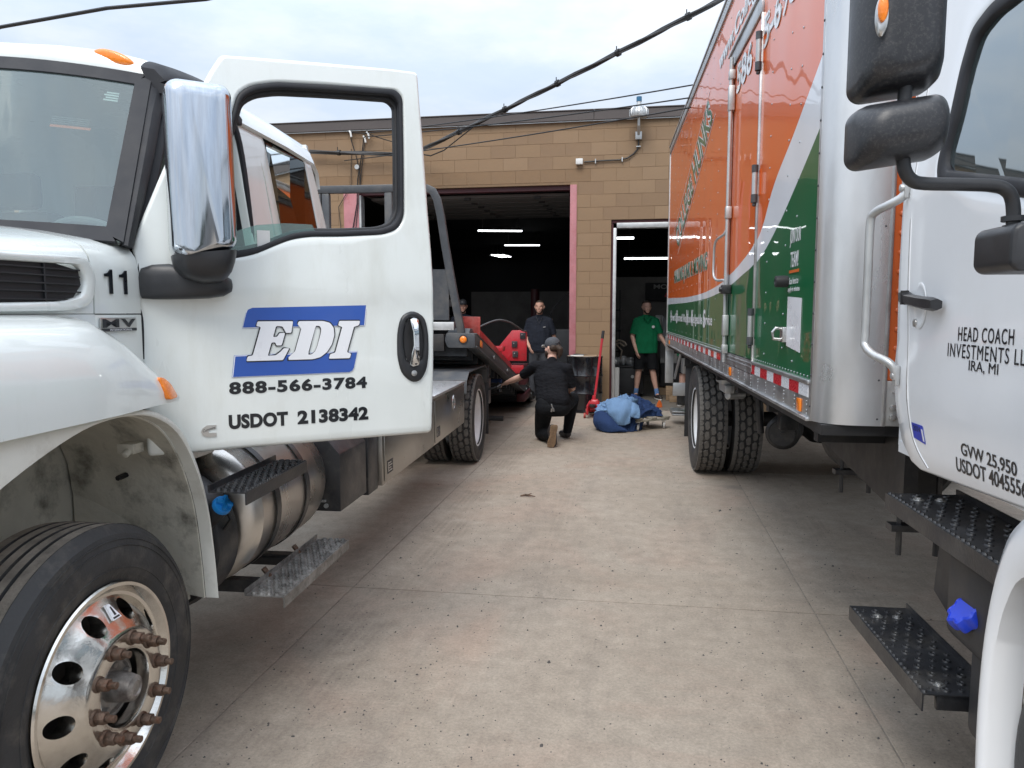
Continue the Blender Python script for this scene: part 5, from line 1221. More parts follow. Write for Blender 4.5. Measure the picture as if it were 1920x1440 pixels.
b = MB(); b.box(CX - .45, CX - .33, .0, L_B - .1, -.30, -.142, TB); b.box(CX + .33, CX + .45, .0, L_B - .1, -.30, -.142, TB); part('bed_runner', b, 'frame_black', tow, smooth=0)
b = MB(); b.box(CX - .42, CX + .42, 6.6, 9.6, .89, .97); part('sub_frame', b, 'frame_black', tow, smooth=0)
# front corner plate of the bed with round amber light
b = MB(); b.prism(rounded([(-1.575, 1.375), (-1.595, 1.30), (-1.565, 1.225), (-1.287, 1.225), (-1.285, 1.37)], .02, 3), lambda x, z, d: Vector((x, BF - .02 + d, z)), -.03, .02); cp = part('corner_plate', b, 'bed_steel', tow, bevel=.004)
b = MB(); b.lathe([(.036, 0), (.034, .010), (.020, .016), (.0001, .018)], (-1.405, BF - .05, 1.308), (0, -1, 0), 24); ml = part('marker_light', b, 'amber', cp, smooth=60)
b = MB(); b.lathe([(.046, 0), (.046, .008), (.036, .009)], (-1.405, BF - .05, 1.308), (0, -1, 0), 24); part('light_grommet', b, 'rubber', cp)
b = MB(); b.box(XC, -1.60, BF - .06, BF + .02, 1.19, 1.36); part('front_beam', b, 'frame_black', tow, bevel=.006)
b = MB(); b.rings([[TB(Vector((x, l, h))) for l, h in ((.02, .075), (.34, .075), (.30, .12), (.18, .15), (.06, .13))] for x in (-1.58, -1.36)]); part('headboard_gusset', b, 'bed_steel', tow, bevel=.004)
# headache rack
def bar(pts, w_=.075, dpt=.06, nm='rack_post'):
    b = MB(); P = [Vector((p[0], BF - .01 + (p[1] - 1.3) * .0, p[1])) for p in pts]
    rs = []
    for i, p in enumerate(P):
        d = (P[min(i + 1, len(P) - 1)] - P[max(i - 1, 0)]).normalized(); n_ = Vector((d.z, 0, -d.x))
        rs.append([p + n_ * (w_ / 2) + Vector((0, -dpt / 2, 0)), p - n_ * (w_ / 2) + Vector((0, -dpt / 2, 0)), p - n_ * (w_ / 2) + Vector((0, dpt / 2, 0)), p + n_ * (w_ / 2) + Vector((0, dpt / 2, 0))])
    b.rings(rs); return part(nm, b, 'bed_steel', tow, bevel=.006)
curve_ = [(-1.43, 1.37), (-1.475, 1.60), (-1.53, 1.90), (-1.59, 2.25), (-1.63, 2.52), (-1.665, 2.68), (-1.71, 2.765), (-1.78, 2.795)]
bar(curve_); bar([(2 * CX - x, z) for x, z in curve_])
bar([(-1.78, 2.795), (CX, 2.795), (2 * CX + 1.78, 2.795)], nm='rack_top_rail')
for x in (-2.155, 2 * CX + 2.155, -2.80): bar([(x, 1.36), (x, 2.755)])
b = MB(); b.box(-1.76, -1.555, BF - .02, BF, 1.50, 2.0); b.box(-2.12, -1.76, BF - .02, BF, 1.50, 2.0); part('rack_panel', b, 'bed_steel', tow, smooth=0)
b = MB(); b.box(-2.1, -1.5, BF - .05, BF + .02, 1.40, 1.48); part('winch_tray', b, 'galvanised', tow, bevel=.004)
# ================================================================== MOVING TRUCK
box = thing('moving_truck', 'orange white and green moving truck with a white cab and an aluminium nosed box', 'box truck', (2.1, 6.0, 0), frame=TR)
XS = 0.83; XO = 2 * 2.10 - XS; VB0, VB1 = 3.13, 10.42; ZB, ZT = 1.30, 3.70
def fs(v, z, d): return Vector((XS - d, v, z))
def fsr(v, z, d): return fs(v, z, d)
b = MB(); b.box(XS + .03, XO - .03, VB0, VB1, ZB - .02, ZT + .03); part('box_core', b, 'alu_sheet', box, smooth=0)
# side sheets between rivet lines
DR0, DR1 = 4.36, 5.34     # side door
edges = [3.13, 3.26, 3.67, 4.07, 4.345]
for a_, c_ in ((3.13, 4.345),):
    b = MB(); b.box(XS, XS + .006, a_, c_, ZB, ZT); part('side_sheet', b, 'box_print', box, smooth=60)
y = 5.42
while y < VB1 - .1:
    e = min(y + 1.25, VB1); b = MB(); b.box(XS, XS + .006, y + .001, e - .001, ZB, ZT); part('side_sheet', b, 'box_print', box, smooth=60); y = e
b = MB(); b.box(XS, XS + .006, 4.347, 5.418, 3.30, ZT); part('side_sheet', b, 'box_print', box, smooth=60)
# rivets
rv = MB()
def rivet(mb_, v, z, r=.006, X=XS):
    c = Vector((X - .0005, v, z))
    mb_.rings([[c + Vector((-h, r * s * math.cos(a_), r * s * math.sin(a_))) for a_ in [2 * math.pi * k / 7 for k in range(7)]] for h, s in ((0, 1), (.003, .6))])
for v in [3.145, 3.47, 3.67, 4.07] + [5.50 + k * .41 for k in range(12)]:
    z = 1.36
    while z < 3.66:
        rivet(rv, v, z + (.05 if v in (3.67,) else 0)); z += .16 if v > 3.2 else .11
v = 3.2
while v < 10.4:
    if not (4.35 < v < 5.42): rivet(rv, v, 1.315, .005)
    rivet(rv, v, 3.67, .005); v += .055
part('rivets', rv, 'alu_rail', box, smooth=60, stuff=True)
# roof rail and bottom rail
b = MB(); b.box(XS - .012, XS + .08, 3.14, VB1 + .005, ZT - .01, ZT + .065); b.box(XS - .022, XS + .02, 3.14, VB1 + .005, ZT + .066, ZT + .085); tr = part('roof_rail', b, 'alu_rail', box, bevel=.003)
b = MB(); v = 3.2
while v < 10.4: rivet(b, v, ZT + .03, .006, XS - .0125); v += .05
part('rail_rivets', b, 'galvanised', tr, smooth=60, stuff=True)
b = MB(); b.box(XS - .002, XO, VB0, VB1, ZT + .03, ZT + .07); part('box_roof', b, 'alu_sheet', box, smooth=0)
b = MB(); b.box(XS - .006, XS + .05, 3.14, 4.347, 1.150, 1.298); b.box(XS - .006, XS + .05, 5.40, VB1, 1.150, 1.298); b.box(XS - .006, XS + .05, 4.347, 5.40, 1.150, 1.225); b.box(XS - .018, XS + .05, 3.14, VB1, 1.136, 1.150); b.box(XS - .016, XS + .02, 5.42, VB1, 1.286, 1.30); b.box(XS - .016, XS + .02, 3.14, 4.346, 1.288, 1.302)
br = part('bottom_rail', b, 'alu_rail', box, bevel=.002)
b = MB(); v = 3.17
while v < 10.35:
    for z in (1.163, 1.178, 1.20, 1.215): rivet(b, v, z, .0055, XS - .0065)
    v += .20
part('rail_rivets', b, 'galvanised', br, smooth=60, stuff=True)
# reflective tape blocks
v = 3.155
seq = 0
while v < 10.3:
    L_ = .15 if seq % 2 == 0 else .17
    if not (4.30 < v + .0 < 5.40):
        b = MB(); b.box(XS - .0088, XS - .0062, v, v + L_ - .002, 1.232, 1.281)
        part('reflective_tape', b, 'white_tape' if seq % 2 == 0 else 'red_tape', box, smooth=0)
    v += L_; seq += 1
for v in (3.25, 5.05, 9.9):
    b = MB(); b.box(XS - .016, XS - .006, v, v + .06, 1.16, 1.215); part('side_marker', b, 'amber', box, bevel=.003)
# side door, a little proud, with its frame, hinges and lock rod
b = MB(); b.box(XS - .006, XS + .006, 4.372, 5.30, 1.31, 3.19); sd = part('side_door', b, 'box_print', box, smooth=60)
b = MB(); b.box(XS - .012, XS + .01, 5.305, 5.40, 1.235, 3.29); b.box(XS - .016, XS + .01, 4.35, 5.41, 3.20, 3.295); b.box(XS - .028, XS - .0, 4.35, 5.41, 3.296, 3.315); b.box(XS - .012, XS + .01, 4.349, 4.368, 1.24, 3.20); part('door_frame', b, 'alu_rail', box, bevel=.002)
b = MB(); b.box(XS - .010, XS + .03, 4.37, 5.30, 1.23, 1.304); b.box(XS - .016, XS - .01, 4.36, 5.40, 1.262, 1.268); b.box(XS - .016, XS - .01, 4.36, 5.40, 1.285, 1.290); part('door_sill', b, 'alu_rail', box, smooth=0)
b = MB(); b.cyl((XS - .034, 5.20, 1.24), (XS - .034, 5.20, 3.24), .013, n=14); rod = part('lock_rod', b, 'galvanised', sd)
b = MB(); b.box(XS - .022, XS - .008, 5.235, 5.29, 1.26, 3.22); part('door_edge_trim', b, 'alu_rail', sd, bevel=.004)
for z0, z1 in ((2.90, 3.06), (2.20, 2.28), (1.42, 1.56), (3.10, 3.16), (1.30, 1.36)):
    b = MB(); b.box(XS - .050, XS - .010, 5.178, 5.228, z0, z1); part('rod_guide', b, 'galvanised', rod, bevel=.006)
b = MB(); b.box(XS - .070, XS - .01, 5.12, 5.19, 1.70, 1.76); b.cyl((XS - .05, 5.15, 1.73), (XS - .085, 5.15, 1.73), .018, n=10); part('rod_catch', b, 'steel_black', rod, bevel=.004)
b = MB(); b.tube(smooth_pl([(XS - .03, 5.22, 2.14), (XS - .05, 5.24, 2.10), (XS - .075, 5.36, 2.08), (XS - .085, 5.41, 2.04), (XS - .085, 5.43, 1.95), (XS - .085, 5.42, 1.84), (XS - .07, 5.36, 1.80), (XS - .045, 5.24, 1.795), (XS - .03, 5.2, 1.78)], 4), .009, 10); part('grab_bar', b, 'galvanised', box)
for z in (1.50, 2.29, 3.0):
    b = MB(); b.cyl((XS - .022, 4.355, z - .085), (XS - .022, 4.355, z + .085), .016, n=16); hg = part('hinge', b, 'galvanised', sd)
    b = MB(); b.cyl((XS - .022, 4.355, z - .105), (XS - .022, 4.355, z - .06), .0185, n=16); b.cyl((XS - .022, 4.355, z + .06), (XS - .022, 4.355, z + .10), .0185, n=16); b.ball((XS - .022, 4.355, z - .115), .012); part('hinge_knuckle', b, 'bed_steel', hg)
    b = MB(); b.box(XS - .009, XS - .0065, 4.375, 4.43, z - .07, z + .07); b.box(XS - .003, XS - .0005, 4.30, 4.34, z - .07, z + .07); part('hinge_leaf', b, 'box_print', hg, smooth=0)
# rubber stops and striker
b = MB(); b.lathe([(.026, 0), (.028, .02), (.026, .055), (.014, .058), (.0001, .05)], (XS - .001, 3.60, 1.72), (-1, 0, 0), 20); part('bump_stop', b, 'rubber', box)
b = MB(); b.tube([(XS - .004, 3.63, 1.50), (XS - .04, 3.63, 1.505), (XS - .055, 3.63, 1.485), (XS - .05, 3.63, 1.455), (XS - .004, 3.62, 1.45)], .008, 8); b.box(XS - .02, XS - .001, 3.58, 3.64, 1.44, 1.51); part('holdback', b, 'badge_silver', box, bevel=.002)
# lettering
def FT(v, z, d): return Vector((XS - d, v, z))
def tx(nm, s, v0, v1, z0, z1, m, **k):
    # reads from the rear (far, left in view) to the front
    return text(nm, s, FT, v0, v1, z0, z1, m, box, **k)
for m_, o_, l_ in (('vinyl_white', .055, .0016), ('vinyl_green', .02, .0034)):
    r_ = None
    tx('side_lettering', 'HAULING JUNK & MOVING', 9.45, 6.42, 1.885, 2.085, m_, offset=o_, lift=l_, thick=.001)
tx('side_lettering', 'Honest Uniformed Nice Knowledgeable Service', 9.9, 6.05, 1.445, 1.56, 'vinyl_white', offset=.02, lift=.0016)
for k, (s_, v_) in enumerate((('H', 9.9), ('U', 9.1), ('N', 7.95), ('K', 7.5), ('S', 6.6))):
    tx('side_lettering', s_, v_, v_ - .16, 1.445, 1.60, 'vinyl_white', offset=.03, lift=.003)
# the two big words climbing along the orange field between two slanted lines
def FB(k, h, d):
    bl_, brt, tl_, trt = V2((9.02, 2.297)), V2((6.239, 3.119)), V2((9.505, 2.596)), V2((6.565, 3.374))
    p = (bl_ * (1 - k) + brt * k) * (1 - h) + (tl_ * (1 - k) + trt * k) * h
    return FT(p.x, p.y, d)
V2 = Vector
for h in (-.04, 1.04):
    b = MB(); b.rings([[FB(k, h - .012, .001), FB(k, h + .012, .001), FB(k, h + .012, .003), FB(k, h - .012, .003)] for k in (-.03, .2, .4, .6, .8, 1.02)]); part('letter_border', b, 'vinyl_white', box, smooth=0)
for m_, o_, l_ in (('vinyl_white', .06, .0024), ('vinyl_green', .015, .0040)):
    text('side_lettering', 'COLLEGE', FB, .0, .54, .06, .86, m_, box, offset=o_, lift=l_, thick=.001)
    text('side_lettering', 'HUNKS', FB, .585, .99, .04, .97, m_, box, offset=o_, lift=l_, thick=.001)
for m_, o_, l_ in (('vinyl_white', .05, .0016), ('vinyl_white', .0, .0036)):
    tx('side_lettering', 'www.College', 5.55 if False else 6.0, 4.45, 3.36, 3.52, 'badge_silver' if l_ < .002 else 'vinyl_white', offset=o_, lift=l_, thick=.001)
    text('side_lettering', '586', lambda v, z, d: FT(v, z, d), 5.13, 4.62, 2.98, 3.16, 'badge_silver' if l_ < .002 else 'vinyl_white', sd, offset=o_, lift=l_ + .007, thick=.001)
    tx('side_lettering', '5-698', 4.33, 3.60, 2.99, 3.16, 'badge_silver' if l_ < .002 else 'vinyl_white', offset=o_, lift=l_, thick=.001)
tx('side_lettering', 'JOIN OUR', 3.58, 3.39, 1.87, 1.95, 'vinyl_white', offset=.01)
tx('side_lettering', 'TEAM!', 3.56, 3.42, 1.78, 1.85, 'vinyl_white', offset=.01)
b = MB(); b.box(XS - .003, XS - .0014, 3.40, 3.57, 1.755, 1.768); part('underline', b, 'vinyl_orange', box, smooth=0)
tx('side_lettering', 'Scan here to', 3.57, 3.41, 1.705, 1.735, 'vinyl_white')
tx('side_lettering', 'apply in minutes', 3.59, 3.38, 1.665, 1.695, 'vinyl_white')
b = MB(); b.prism([(3.58, 1.425), (3.335, 1.405), (3.335, 1.640), (3.58, 1.650)], FT, .0014, .003); part('white_sticker', b, 'vinyl_white', box, smooth=0, label='plain white square sticker on the green side')
# aluminium nose: rounded corner from the side round to the flat front
nose = [(XS - .004, 3.20), (XS - .004, 3.127), (XS + .002, 3.09), (XS + .018, 3.055), (XS + .045, 3.025), (XS + .085, 3.003), (XS + .14, 2.99), (1.052, 2.985)]
b = MB(); nn_ = smooth_pl(nose, 4); nn_ = [n for n in nn_ if n[1] <= 3.128]
b.rings([[Vector((x, y, z)) for z in (1.143, 1.5, 2.0, 2.6, 3.2, 3.72)] for x, y in nn_], closed=False, caps=False); b.solidify(.004)
ns = part('nose_corner', b, 'alu_sheet', box, smooth=60)
b = MB(); b.box(XS - .0075, XS + .0, 3.105, 3.135, 1.143, 3.72); part('corner_trim', b, 'alu_rail', ns, bevel=.002)
b = MB()
z = 1.2
while z < 3.7: rivet(b, 3.12, z, .006, XS - .0075); z += .125
for z in (1.17, 1.32, 1.9, 2.5):
    c = Vector((1.035, 2.983, z)); b.rings([[c + Vector((.005 * s * math.cos(a_), -h, .005 * s * math.sin(a_))) for a_ in [2 * math.pi * k / 7 for k in range(7)]] for h, s in ((0, 1), (.003, .6))])
part('nose_rivets', b, 'bed_steel', ns, smooth=60, stuff=True)
b = MB(); b.box(1.050, 1.062, 2.972, 2.998, 1.143, 3.72); part('nose_edge', b, 'alu_rail', box, bevel=.002)
b = MB(); b.box(1.063, 3.14, 2.985, 3.01, 1.32, 3.72); fp = part('nose_front', b, 'orange_paint', box, smooth=0)
b = MB()
for k in range(34):
    z = 1.37 + k * .072; b.ball((1.092, 2.984, z), .011, 10, 6, (1, .5, 1))
part('front_rivets', b, 'orange_paint', fp, smooth=70, stuff=True)
b = MB(); b.box(1.063, 3.14, 2.983, 3.01, 1.143, 1.318); kp = part('corner_plate', b, 'galvanised', box, bevel=.003)
for z in (1.178, 1.215, 1.275):
    b = MB(); b.cyl((1.09, 2.983, z), (1.09, 2.971, z), .014 if z < 1.25 else .006, n=12); part('bolt', b, 'badge_silver', kp, bevel=.003)
b = MB(); b.box(XS + .01, XO - .01, 3.01, VB1, 1.10, 1.14); part('box_floor', b, 'frame_black', box, smooth=0)
# rear frame and folded lift gate
b = MB(); b.box(XS - .008, XS + .09, VB1, VB1 + .06, 1.05, ZT + .085); b.box(XO - .09, XO + .008, VB1, VB1 + .06, 1.05, ZT + .085); b.box(XS, XO, VB1, VB1 + .06, ZT - .1, ZT + .085); rear = part('rear_frame', b, 'galvanised', box, bevel=.003)
b = MB(); b.box(XS - .01, XS + .10, VB1 + .062, VB1 + .12, .60, 1.25); b.box(XO - .10, XO + .01, VB1 + .062, VB1 + .12, .60, 1.25); lg = part('lift_gate_post', b, 'galvanised', box, bevel=.003)
b = MB(); b.cyl((XS + .12, VB1 + .08, .66), (XS + .17, VB1 - .3, 1.08), .018, n=8); b.box(XS + .1, XO - .1, VB1 + .062, VB1 + .12, .42, .60); b.box(XS + .20, XS + .28, VB1 - .2, VB1 + .05, .75, 1.10); part('lift_gate_arm', b, 'galvanised', lg, bevel=.004)
b = MB(); b.box(XS + .17, XS + .50, VB1 + .12, VB1 + .26, .28, .50); part('step_bumper', b, 'steel_black', box, bevel=.02)
b = MB(); b.box(XS + .10, XS + .6, VB1 + .1, VB1 + .5, .135, .16); b.box(XS + .10, XS + .6, VB1 + .1, VB1 + .5, .175, .20); part('gate_plate', b, 'alu_rail', box, bevel=.003)
# wheels and running gear
for sgn in (1, -1):
    X = (lambda x: x) if sgn > 0 else (lambda x: 4.2 - x)
    drive_tyre(box, (X(1.005), 7.55, .525), .525, .27, .292, 'rim_white', rows=34, cols=3, hw=.048, hl=.086, side=-sgn)
    drive_tyre(box, (X(1.325), 7.55, .525), .525, .27, .292, 'rim_white', outer=False, rows=34, cols=3, hw=.048, hl=.086, side=-sgn)
    b = MB(); b.box(min(X(.85), X(1.48)), max(X(.85), X(1.48)), 8.13, 8.142, .24, 1.0); part('mud_flap', b, 'rubber', box, bevel=.003)
    b = MB(); b.box(min(X(.84), X(1.48)), max(X(.84), X(1.48)), 8.1, 8.16, 1.0, 1.10); part('flap_bracket', b, 'frame_black', box, smooth=0)
b = MB()
for x in (1.66, 2.46): b.box(x, x + .08, 0.6, 10.3, .84, 1.09)
for k in range(8): b.box(XS + .05, XO - .05, 3.2 + k * .95, 3.26 + k * .95, 1.04, 1.10)
part('chassis', b, 'frame_black', box, smooth=0)
b = MB(); b.cyl((1.1, 7.55, .525), (3.1, 7.55, .525), .075, n=14); b.ball((2.1, 7.55, .52), .23); b.cyl((2.1, 7.3, .55), (2.1, 3.2, .72), .05, n=12); part('rear_axle', b, 'frame_black', box)
for x in (1.60, 2.52): 
    b = MB(); b.rings([[Vector((xx, 7.55 + l, .70 - .16 * (1 - (l / .75) ** 2) + .10 + h)) for xx, h in ((x, 0), (x + .08, 0), (x + .08, .05), (x, .05))] for l in (-.75, -.5, -.25, 0, .25, .5, .75)]); part('leaf_spring', b, 'frame_black', box)
# things hanging under the box: air tank, drier, fuel tank, bracket bolts
b = MB(); b.lathe([(.0001, -.18), (.11, -.175), (.135, -.15), (.135, .15), (.11, .175), (.0001, .18)], (1.48, 6.35, .60), (.35, 1, 0), 28); at = part('air_tank', b, 'frame_black', box)
b = MB(); b.cyl((1.435, 6.22, .60), (1.42, 6.17, .60), .10, n=20); b.cyl((1.42, 6.17, .62), (1.41, 6.12, .63), .02, n=8); part('tank_valve', b, 'steel_black', at)
b = MB(); b.box(1.33, 1.56, 5.95, 6.2, .78, .90); b.box(1.36, 1.50, 5.98, 6.1, .66, .78); b.cyl((1.3, 6.05, .86), (1.62, 6.05, .86), .014, n=8); b.cyl((1.32, 6.5, .55), (1.28, 6.5, 1.0), .03, n=10); part('air_drier', b, 'steel_black', box, bevel=.01)
b = MB(); b.box(1.0, 1.3, 6.62, 6.95, .95, 1.10); b.box(1.02, 1.10, 6.55, 6.9, .88, .95); b.cyl((1.05, 6.6, .86), (1.2, 6.7, .86), .04, n=10); part('tie_bracket', b, 'galvanised', box, bevel=.008)
b = MB(); b.lathe([(.0001, 4.35), (.22, 4.36), (.26, 4.4), (.26, 5.25), (.22, 5.3), (.0001, 5.31)], (1.72, 0, .76), (0, 1, 0), 28); part('fuel_tank', b, 'frame_black', box)
b = MB(); b.box(1.12, 1.17, 2.92, 5.9, .80, 1.10, lambda p: Vector((p.x + (p.y - 2.92) * .09, p.y, p.z + (p.y - 2.92) * .02 * (p.z < 1)))); part('side_skirt', b, 'frame_black', box, smooth=0)
for y_ in (3.05, 4.1):
    b = MB(); x_ = 1.15 + (y_ - 2.92) * .09; b.cyl((x_, y_, .62), (x_, y_, 1.08), .012, n=8); b.cyl((x_ + .14, y_, .62), (x_ + .14, y_, 1.08), .012, n=8); b.box(x_ - .04, x_ + .18, y_ - .03, y_ + .03, .72, .745); part('u_bolt', b, 'steel_black', box)
b = MB(); b.cyl((2.1 + .72, 1.55, .5), (2.1 + .98, 1.55, .5), .50, n=40)
# far front wheel and near front wheel
def front_wheel(x, sd_):
    bb = MB(); bb.lathe([(.29, -.13), (.31, -.135), (.37, -.14), (.44, -.135), (.475, -.12), (.487, -.09), (.49, 0), (.487, .09), (.475, .12), (.44, .135), (.37, .14), (.31, .135), (.29, .13)], (x, 1.42, .49), (1, 0, 0), 60); rm = MB(); rm.lathe([(.30, .10 * sd_), (.28, .06 * sd_), (.2, .09 * sd_), (.1, .1 * sd_), (.0001, .1 * sd_)], (x, 1.42, .49), (1, 0, 0), 40)
    w_ = part('wheel', rm, 'rim_white', box); part('tyre', bb, 'tyre', w_)
front_wheel(1.14, -1); front_wheel(3.06, 1)
# ---- cab
UC = 1.0
def fc(v, z, d):
    # cab side: upright below the belt, leaning in above it; lower rear corner tucks under
    k = max(0, z - 1.95); lo = max(0, 1.30 - z)
    return Vector((UC - d + .10 * k + .10 * lo + .03 * max(0, (v - 2.68)) * 3, v, z))
cab_out = [(2.83, 2.75), (2.815, 2.469), (2.775, 2.19), (2.76, 2.018), (2.765, 1.884), (2.768, 1.678), (2.748, 1.46), (2.762, 1.40), (2.757, 1.328), (2.735, 1.22), (2.69, 1.13), (2.62, 1.075), (2.55, 1.062), (2.30, 1.075), (1.90, 1.098), (1.2, 1.10), (1.2, 2.75)]
cwo = rounded([(1.35, 2.42), (2.10, 2.425), (2.30, 2.425), (2.395, 2.395), (2.43, 2.30), (2.452, 2.16), (2.488, 2.04), (2.47, 1.98), (1.98, 1.862), (1.35, 1.70)], .03, 3)
b = MB(); hole_panel(b, cab_out, cwo, (2.05, 2.15), fc, .04, rings=14, n=120, edge=.012); cs = part('cab_side', b, 'paint_white_clean', box, smooth=50)
sm = smooth_pl([(2.70, 2.72), (2.672, 2.3), (2.664, 1.872), (2.655, 1.65), (2.632, 1.482), (2.628, 1.35), (2.607, 1.199), (2.56, 1.13), (2.487, 1.085)], 3)
b = MB(); b.tube([fc(v, z, -.0006) for v, z in sm], .0016, 5); dseam = part('door_seam', b, 'hub_dirty', cs)
b = MB(); b.tube([fc(v - .010, z, -.001) for v, z in sm], .0028, 6); part('door_edge', b, 'paint_white_clean', cs)
# soft pressing: raised belt and recessed handle cup
b = MB(); b.rings([[fc(2.548 + r_ * .052 * math.cos(a_), 1.60 + r_ * .075 * math.sin(a_), d) for a_ in [2 * math.pi * k / 28 for k in range(28)]] for r_, d in ((1.0, .002), (.92, .0045), (.8, .002), (.5, .0015), (.01, .0015))], caps=False); part('handle_recess', b, 'paint_white_clean', cs, smooth=70)
b = MB(); b.rings([[fc(v, zc + dz, d) for dz, d in ((-h, d0), (-h * .6, d0 + .018), (h * .7, d0 + .020), (h, d0), (h * .6, d0 - .014), (-h * .6, d0 - .014))] for v, zc, h, d0 in ((2.652, 1.627, .018, .012), (2.63, 1.627, .024, .018), (2.60, 1.627, .024, .022), (2.585, 1.620, .019, .022), (2.45, 1.608, .020, .030), (2.38, 1.603, .021, .030), (2.362, 1.602, .017, .026))]); hd2 = part('door_handle', b, 'plastic_black', cs, smooth=45)
b = MB(); b.box(2.595, 2.601, 1.604, 1.65, .018, .043, lambda p: fc(p.x, p.y, p.z)); part('handle_joint', b, 'rubber', hd2, smooth=0)
b = MB(); b.cyl(fc(2.573, 1.544, 0), fc(2.573, 1.544, .008), .013, n=18); b.cyl(fc(2.573, 1.544, .008), fc(2.573, 1.544, .010), .008, n=14); part('lock_cylinder', b, 'badge_silver', cs, bevel=.0015)
# window: seal and glass
cwi = [(2.05 + (x - 2.05) * .90, 2.15 + (z - 2.15) * .86) for x, z in cwo]
b = MB(); hole_panel(b, [(2.05 + (x - 2.05) * 1.02, 2.15 + (z - 2.15) * 1.03) for x, z in cwo], cwi, (2.05, 2.15), lambda x, z, d: fc(x, z, d + .006), .03, rings=2, n=90, edge=.01); part('window_seal', b, 'rubber_seal', cs, smooth=50)
b = MB(); b.prism(angle_ring(cwi, (2.05, 2.15), [2 * math.pi * k / 60 for k in range(60)]), fc, -.016, -.011); part('window_glass', b, 'glass_cab', cs, smooth=0)
# the rest of the cab shell
b = MB(); b.box(UC + .06, 4.2 - UC - .06, 1.2, 2.82, 2.70, 2.76); b.box(UC + .06, 4.2 - UC, 2.79, 2.83, 1.10, 2.72); b.box(4.2 - UC - .04, 4.2 - UC, 1.2, 2.8, 1.10, 2.72); b.box(UC + .05, 4.2 - UC, 1.2, 2.8, 1.08, 1.12); b.box(UC + .05, 4.2 - UC, 1.18, 1.2, 1.10, 1.75); part('cab_shell', b, 'paint_white_clean', box, smooth=0)
b = MB(); b.box(1.35, 1.85, 2.2, 2.65, 1.2, 1.55); b.box(1.35, 1.85, 2.55, 2.7, 1.5, 2.1); b.box(2.35, 2.85, 2.55, 2.7, 1.5, 2.1); part('seat', b, 'seat_grey', box, bevel=.03)
# lettering and sticker on the door
text('door_lettering', 'HEAD COACH', fc, 2.275, 1.980, 1.498, 1.538, 'ink_black', cs, offset=.005, spacing=1.16)
text('door_lettering', 'INVESTMENTS LLC', fc, 2.335, 1.888, 1.450, 1.490, 'ink_black', cs, offset=.0, spacing=1.16)
text('door_lettering', 'IRA, MI', fc, 2.202, 2.045, 1.414, 1.447, 'ink_black', cs, ref=None)
text('door_lettering', 'GVW 25,950', fc, 2.243, 1.950, 1.168, 1.210, 'ink_black', cs, offset=.014)
text('door_lettering', 'USDOT 4045556', fc, 2.278, 1.908, 1.120, 1.162, 'ink_black', cs, offset=.014, skew=.008)
b = MB(); b.prism([(2.588, 1.217), (2.503, 1.217), (2.485, 1.160), (2.575, 1.168)], fc, .001, .002); st_ = part('sticker', b, 'vinyl_blue', cs, smooth=0)
text('sticker_lettering', '2024', fc, 2.575, 2.52, 1.193, 1.21, 'ink_black', st_, lift=.0022)
b = MB(); b.prism([(2.512, 1.205), (2.503, 1.205), (2.490, 1.167), (2.500, 1.168)], fc, .0021, .0026); part('sticker_strip', b, 'vinyl_white', st_, smooth=0)
# grab handle
b = MB(); b.tube(smooth_pl([(1.0, 2.70, 1.995), (.985, 2.705, 1.965), (.955, 2.73, 1.945), (.925, 2.78, 1.925), (.918, 2.80, 1.885), (.918, 2.80, 1.70), (.918, 2.80, 1.50), (.918, 2.795, 1.46), (.935, 2.76, 1.43), (.965, 2.715, 1.41), (.985, 2.70, 1.385), (.992, 2.70, 1.350)], 4), .0145, 12); gh = part('grab_handle', b, 'galvanised', box)
b = MB()
for z in (1.995, 1.362): b.cyl((1.0, 2.70, z), (.975, 2.70, z), .013, n=12); b.box(.985, 1.0, 2.685, 2.715, z - .035, z + .035)
part('handle_foot', b, 'galvanised', gh, bevel=.004)
# mirrors on their arm
def mshell(x0, x1, y0, y1, z0, z1, r, slope=0.0, n=8):
    rs = []
    for k, (d, g) in enumerate(((0, .0), (.012, .012), (.03, .012), (.06, .008), (.085, -.004), (.105, -.02), (.116, -.045), (.119, -.075))):
        y = y1 - (y1 - y0) * d / .119
        rr = rrect(x0 - g * .5, x1 + g * .5, z0 - g * .5, z1 + g * .5, min(r + (.01 if d > .08 else 0), (z1 - z0 + g) * .45, (x1 - x0 + g) * .45), n)
        rs.append([Vector((x, y, z + slope * (x - x0) / (x1 - x0))) for x, z in rr])
    return rs
b = MB(); b.rings(mshell(.470, .615, 1.48, 1.60, 1.990, 2.34, .03, .018)); mu = part('mirror', b, 'plastic_black_chipped', box, smooth=70)
b = MB(); b.prism(rrect(.485, .60, 2.02, 2.33, .02), lambda x, z, d: Vector((x, 1.602 + d, z)), 0, .004); part('mirror_glass', b, 'chrome', mu, smooth=0)
b = MB(); b.rings(mshell(.465, .625, 1.47, 1.58, 1.858, 1.962, .028, .022)); ml_ = part('mirror', b, 'plastic_black_chipped', box, smooth=70, label='lower convex spotter mirror')
b = MB(); b.prism(rrect(.48, .61, 1.875, 1.965, .02), lambda x, z, d: Vector((x, 1.584 + d, z)), 0, .004); part('mirror_glass', b, 'chrome', ml_, smooth=0)
b = MB(); b.rings([[Vector((.487 + .011 * s * math.cos(a_) , 1.478 - d, 2.112 + .036 * s * math.sin(a_))) for a_ in [2 * math.pi * k / 24 for k in range(24)]] for d, s in ((0, 1), (.006, 1), (.010, .85))]); lp = part('marker_lamp', b, 'badge_silver', mu, smooth=50)
